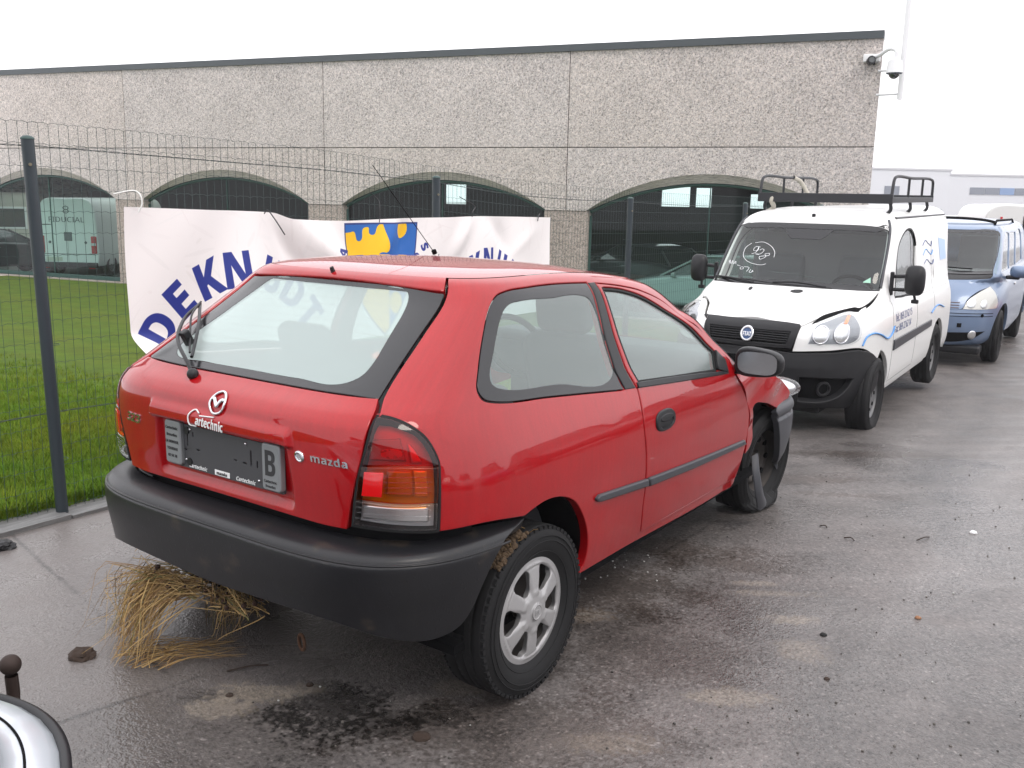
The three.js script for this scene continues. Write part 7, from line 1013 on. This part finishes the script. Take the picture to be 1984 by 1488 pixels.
// ---------------------------------------------------------------- pale car at the camera's left, tail towards the red car
{
  const mtx = poseMatrix(-1.575, 0, -0.985, Math.PI * 0.965);   // heads away from the red car
  const o = poseThing('silver_hatchback', 'pale silver car with a black tow ball at its rear bumper', 'car', mtx);
  const paint = phys(lin(0.52, 0.56, 0.60), 0.35, { metalness: 0.3, clearcoat: 0.8, clearcoatRoughness: 0.08 });
  const rows = [[0.22, 0.22, 0.70, -0.78, 0.1], [0.34, 0.34, 0.80, -0.92, 0.1], [0.44, 0.44, 0.83, -0.955, 0.1], [0.52, 0.52, 0.835, -0.96, 0.1], [0.56, 0.555, 0.825, -0.945, 0.1], [0.62, 0.575, 0.79, -0.89, 0.1], [0.72, 0.60, 0.76, -0.80, 0.1], [0.80, 0.68, 0.755, -0.76, 0.1], [0.95, 0.83, 0.745, -0.68, 0.1], [1.05, 0.93, 0.73, -0.58, 0.12], [1.20, 1.08, 0.66, -0.36, 0.2], [1.42, 1.30, 0.57, -0.05, 0.35], [1.52, 1.38, 0.50, 0.1, 0.5], [1.65, 1.42, 0.38, 0.3, 0.6], [2.0, 1.44, 0, 0.7, 0.8]];
  const R = new Ring({ rows, n: 3.6, dir: -1, matrix: mtx }), sf = R.s90 + 2.9;
  const strip = (n, v0, v1, m, off, nm) => mesh(nm, gridGeo(n, 14, (a, b) => { const s = (a * 2 - 1) * sf, v = v0 + (v1 - v0) * b; return R.pt(s, v).addScaledVector(R.nrm(s, v), off); }), m, o);
  strip(120, 0.22, 0.50, M.blackPlastic, 0.002, 'lower_bumper'); strip(120, 0.50, 1.07, paint, 0, 'body'); strip(100, 1.07, 1.42, M.tintGlass, -0.004, 'window_band'); strip(100, 1.42, 1.99, paint, 0, 'roof');
  mesh('rub_strip', line2(R, [[-1.6, 0.535], [-0.8, 0.535], [0, 0.535], [0.8, 0.535], [1.6, 0.535]], 0.014, 0.004, 0.03), M.blackPlastic, o); mesh('shut_line', line2(R, [[-0.95, 0.64], [0, 0.655], [0.95, 0.64]], 0.003, 0, 0.03), M.dark, o);
  for (const sd of [-1, 1]) { mesh('tail_lamp', patch(R, smooth([[sd * 0.50, 0.90, 0], [sd * 0.70, 0.90, 0], [sd * 0.70, 1.04, 0], [sd * 0.54, 1.04, 0]]), { L: 0.05, off: 0.006, bevel: 0.004, rim: 0.01 }), M.lampRed, o); roadWheel(o, 0.12, 0.3, sd * 0.72, 0.3, sd); roadWheel(o, 2.6, 0.3, sd * 0.72, 0.3, sd); }
  mesh('nose', profileGeo([[2.3, 0.25, 1], [2.35, 0.92, 1], [3.2, 0.80], [3.45, 0.55], [3.42, 0.25, 1]], 1.6, 0.92, 0.08), paint, o);
  const tb = groundAt(20, 1288, 0.44).applyMatrix4(new THREE.Matrix4().copy(mtx).invert()); const rust = std(lin(0.035, 0.022, 0.018), 0.7, 0.4);
  const hitch = mesh('tow_bar', merge([tube([V3(tb.x, tb.y - 0.03, tb.z), V3(tb.x, tb.y - 0.10, tb.z), V3(tb.x + 0.05, tb.y - 0.17, tb.z), V3(tb.x + 0.25, tb.y - 0.18, tb.z)], 0.0165, 24, 12)]), rust, o); mesh('tow_ball', new THREE.SphereGeometry(0.027, 24, 16).translate(tb.x, tb.y, tb.z), rust, hitch);
}
// ---------------------------------------------------------------- litter under and round the wreck
{
  const straw = [std(lin(0.38, 0.25, 0.10), 0.85, 0, { side: THREE.DoubleSide }), std(lin(0.22, 0.13, 0.055), 0.9, 0, { side: THREE.DoubleSide }), std(lin(0.13, 0.12, 0.04), 0.9, 0, { side: THREE.DoubleSide })];
  const clump = thing('dry_grass_clump', 'clump of dry straw-coloured grass hanging under the rear bumper', 'dry grass'); const mtx = poseMatrix(-0.5787, 0, -3.4442, 0.6098);
  const L3 = (x, y, z) => V3(x, y, z).applyMatrix4(mtx);
  const blade = (P, w) => { const cu = new THREE.CatmullRomCurve3(P), n = 7, pos = [], up = V3(rr(-1, 1), rr(-0.3, 1), rr(-1, 1)).normalize(); for (let i = 0; i < n; i++) { const a = cu.getPoint(i / n), b = cu.getPoint((i + 1) / n), t = b.clone().sub(a), s = t.clone().cross(up).normalize(), wa = w * (1 - i / n * 0.75), wb = w * (1 - (i + 1) / n * 0.75); const p = [a.clone().addScaledVector(s, wa), a.clone().addScaledVector(s, -wa), b.clone().addScaledVector(s, wb), b.clone().addScaledVector(s, -wb)]; for (const k of [0, 1, 2, 2, 1, 3]) pos.push(p[k].x, p[k].y, p[k].z); } const g = new THREE.BufferGeometry(); g.setAttribute('position', new THREE.Float32BufferAttribute(pos, 3)); g.computeVertexNormals(); return g; };
  const sets = [[], [], []], gp = (px, py, y = 0.01) => groundAt(px, py, y);
  // left fall: from the bumper edge down to the ground
  const root = (k = rnd()) => { const t = k < 0.6 ? rr(0, 0.5) : rr(0.55, 1.0); return L3(-0.56 + rr(-0.05, 0.06), 0.285 + rr(-0.02, 0.03), -0.50 + t * 0.60); };
  for (let i = 0; i < 430; i++) {
    const u = rnd(), r = root(u < 0.68 ? 0 : 1); let e; if (u < 0.5) e = gp(rr(212, 292), rr(1190, 1298), rr(0.0, 0.05)); else if (u < 0.68) e = gp(rr(185, 280), rr(1120, 1260), rr(0.02, 0.12)); else e = gp(rr(395, 470), rr(1140, 1245), rr(0.0, 0.12));
    const mid = r.clone().lerp(e, rr(0.35, 0.6)); mid.y = Math.max(mid.y, r.y - rr(-0.02, 0.10)); mid.x += rr(-0.04, 0.03); mid.z += rr(-0.03, 0.05); const q = r.clone().lerp(e, 0.85); q.y += rr(0.0, 0.06); if (rnd() < 0.35) { e = mid.clone().lerp(e, rr(0.4, 0.9)); } sets[rnd() < 0.6 ? 0 : rnd() < 0.75 ? 1 : 2].push(blade([r, mid, q.lerp(e, 0.5), e], rr(0.0011, 0.0026)));
  }
  for (let i = 0; i < 110; i++) { const a = gp(rr(215, 330), rr(1240, 1298), rr(0.004, 0.03)), b = gp(rr(300, 480), rr(1225, 1275), rr(0.004, 0.025)); sets[i % 2].push(blade([a, a.clone().lerp(b, 0.35).add(V3(rr(-0.02, 0.02), 0.015, rr(-0.02, 0.02))), a.clone().lerp(b, 0.7), b], rr(0.001, 0.002))); }
  for (let i = 0; i < 60; i++) { const a = gp(rr(190, 300), rr(1090, 1180), rr(0.12, 0.25)), b = gp(rr(140, 300), rr(1150, 1290), rr(0.01, 0.08)); sets[i % 2].push(blade([root(), a, a.clone().lerp(b, 0.6), b], rr(0.0009, 0.0016))); }
  sets.forEach((s, i) => { const m = mesh('straw', merge(s), straw[i], clump); m.userData.kind = 'stuff'; });
  const soil = []; for (let i = 0; i < 30; i++) { const r = root(); soil.push(new THREE.IcosahedronGeometry(rr(0.004, 0.012), 1).translate(r.x, r.y + 0.015, r.z)); } const so = mesh('soil', merge(soil), std(lin(0.045, 0.022, 0.015), 0.95), clump); so.userData.kind = 'stuff';
  const lump = (px, py, r, m, label, cat, name = 'earth_clod') => { const p = groundHit(px, py), g = new THREE.IcosahedronGeometry(r, 3), a = g.attributes.position; for (let i = 0; i < a.count; i++) { const v = V3().fromBufferAttribute(a, i), n = 0.65 + 0.7 * fbm(v.x * 60 + px, v.y * 60 + v.z * 40, 3); a.setXYZ(i, v.x * n * 1.2, Math.max(-r * 0.15, v.y * n * 0.7), v.z * n); } g.computeVertexNormals(); g.translate(p.x, p.y + r * 0.15, p.z); return tag(mesh(name, g, m), label, cat); };
  const dk = std(lin(0.035, 0.022, 0.016), 0.95);
  lump(160, 1273, 0.040, dk, 'dark clod of earth on the concrete beside the dry grass', 'clod'); lump(445, 1348, 0.010, dk, 'small dark clod near the oil stain behind the rear wheel', 'clod'); lump(815, 1430, 0.022, dk, 'flat dark clod at the edge of the oil stain', 'clod'); lump(600, 1328, 0.012, dk, 'tiny clod between the bumper and the oil stain', 'clod');
  lump(1595, 1231, 0.012, std(lin(0.012, 0.012, 0.012), 0.9), 'black crumb of rubber on the open asphalt', 'crumb', 'rubber_crumb'); lump(1885, 1033, 0.016, M.white, 'scrap of white plastic on the wet asphalt', 'scrap', 'plastic_scrap'); lump(1602, 1316, 0.009, dk, 'dark pebble below the open asphalt patch', 'pebble', 'pebble'); lump(1778, 1198, 0.012, std(lin(0.26, 0.13, 0.07), 0.9), 'brown leaf fragment on the asphalt', 'leaf', 'leaf_fragment');
  lump(4, 1062, 0.05, M.blackPlastic, 'black plastic offcut lying by the kerb at the fence', 'offcut', 'plastic_offcut');
  const twig = (a, b, label) => { const p = groundHit(...a), q = groundHit(...b), m = p.clone().lerp(q, 0.5); p.y += 0.004; q.y += 0.004; m.y += 0.012; m.x += 0.01; tag(mesh('twig', tube([p, m, q], 0.003, 10, 6), dk), label, 'twig'); };
  twig([1635, 1043], [1655, 1049], 'short dark twig on the asphalt beside the white van'); twig([1776, 1048], [1800, 1042], 'thin twig on the asphalt beyond the red car'); twig([440, 1302], [520, 1290], 'brown stalk lying on the concrete behind the dry grass'); twig([1588, 1020], [1602, 1024], 'tiny curled twig near the front wheel');
  // glass crumbs and grit
  const N = 240, gm = new THREE.InstancedMesh(new THREE.IcosahedronGeometry(0.0035, 0), std(0xffffff, 0.6), N), m4 = new THREE.Matrix4(), q4 = new THREE.Quaternion(), cc = new THREE.Color(); for (let i = 0; i < N; i++) { const g = rnd() < 0.12, px = g ? rr(1120, 1300) : rr(420, 1984), py = g ? rr(1060, 1130) : rr(880, 1486); const p = groundHit(px, py), s = rr(0.4, 1.7) * (g ? 1.1 : 1); q4.setFromEuler(new THREE.Euler(rr(0, 6), rr(0, 6), 0)); m4.compose(p.setY(p.y + 0.002), q4, V3(s, s * 0.7, s)); gm.setMatrixAt(i, m4); if (g || rnd() < 0.10) cc.setRGB(0.42, 0.42, 0.40); else { const t = rr(0.02, 0.12); cc.setRGB(t, t * 0.9, t * 0.8); } gm.setColorAt(i, cc); }
  gm.name = 'grit'; gm.userData = { label: 'loose grit and glass crumbs scattered over the yard', category: 'grit', kind: 'stuff' }; gm.castShadow = gm.receiveShadow = true; scene.add(gm);
}
// ---------------------------------------------------------------- what stands behind the camera and is mirrored in paint and glass
{
  const o = thing('workshop_building', 'grey workshop hall across the yard from the red car', 'building', [0, 0, 15]); const wm = std(lin(0.20, 0.20, 0.205), 0.85);
  mesh('wall', box(46, 5.5, 0.4, 6, 2.75, 0), wm, o); mesh('roof_edge', box(46.4, 0.3, 0.8, 6, 5.65, 0), std(lin(0.05, 0.05, 0.055), 0.6), o); for (let k = 0; k < 4; k++) mesh('roller_door', box(4.2, 4.0, 0.1, -8 + k * 9, 2.0, -0.24), std(lin(0.34, 0.35, 0.36), 0.6), o);
  const cols = ['dark', 'silver', 'blue', 'black', 'grey', 'red']; for (let k = 0; k < 6; k++) placeCar(cols[k], 8.9 + k * 0.25, groundY(2.5 - k * 2.9), 2.5 - k * 2.9, 1.5 * Math.PI + 0.15, `${cols[k] === 'dark' ? 'dark grey' : cols[k]} car in the row facing the flank of the red hatchback`, 'cars parked across the yard');
}
scene.traverse(o => { if (o.isMesh) { o.castShadow = true; o.receiveShadow = true; } });
renderer.render(scene, camera);
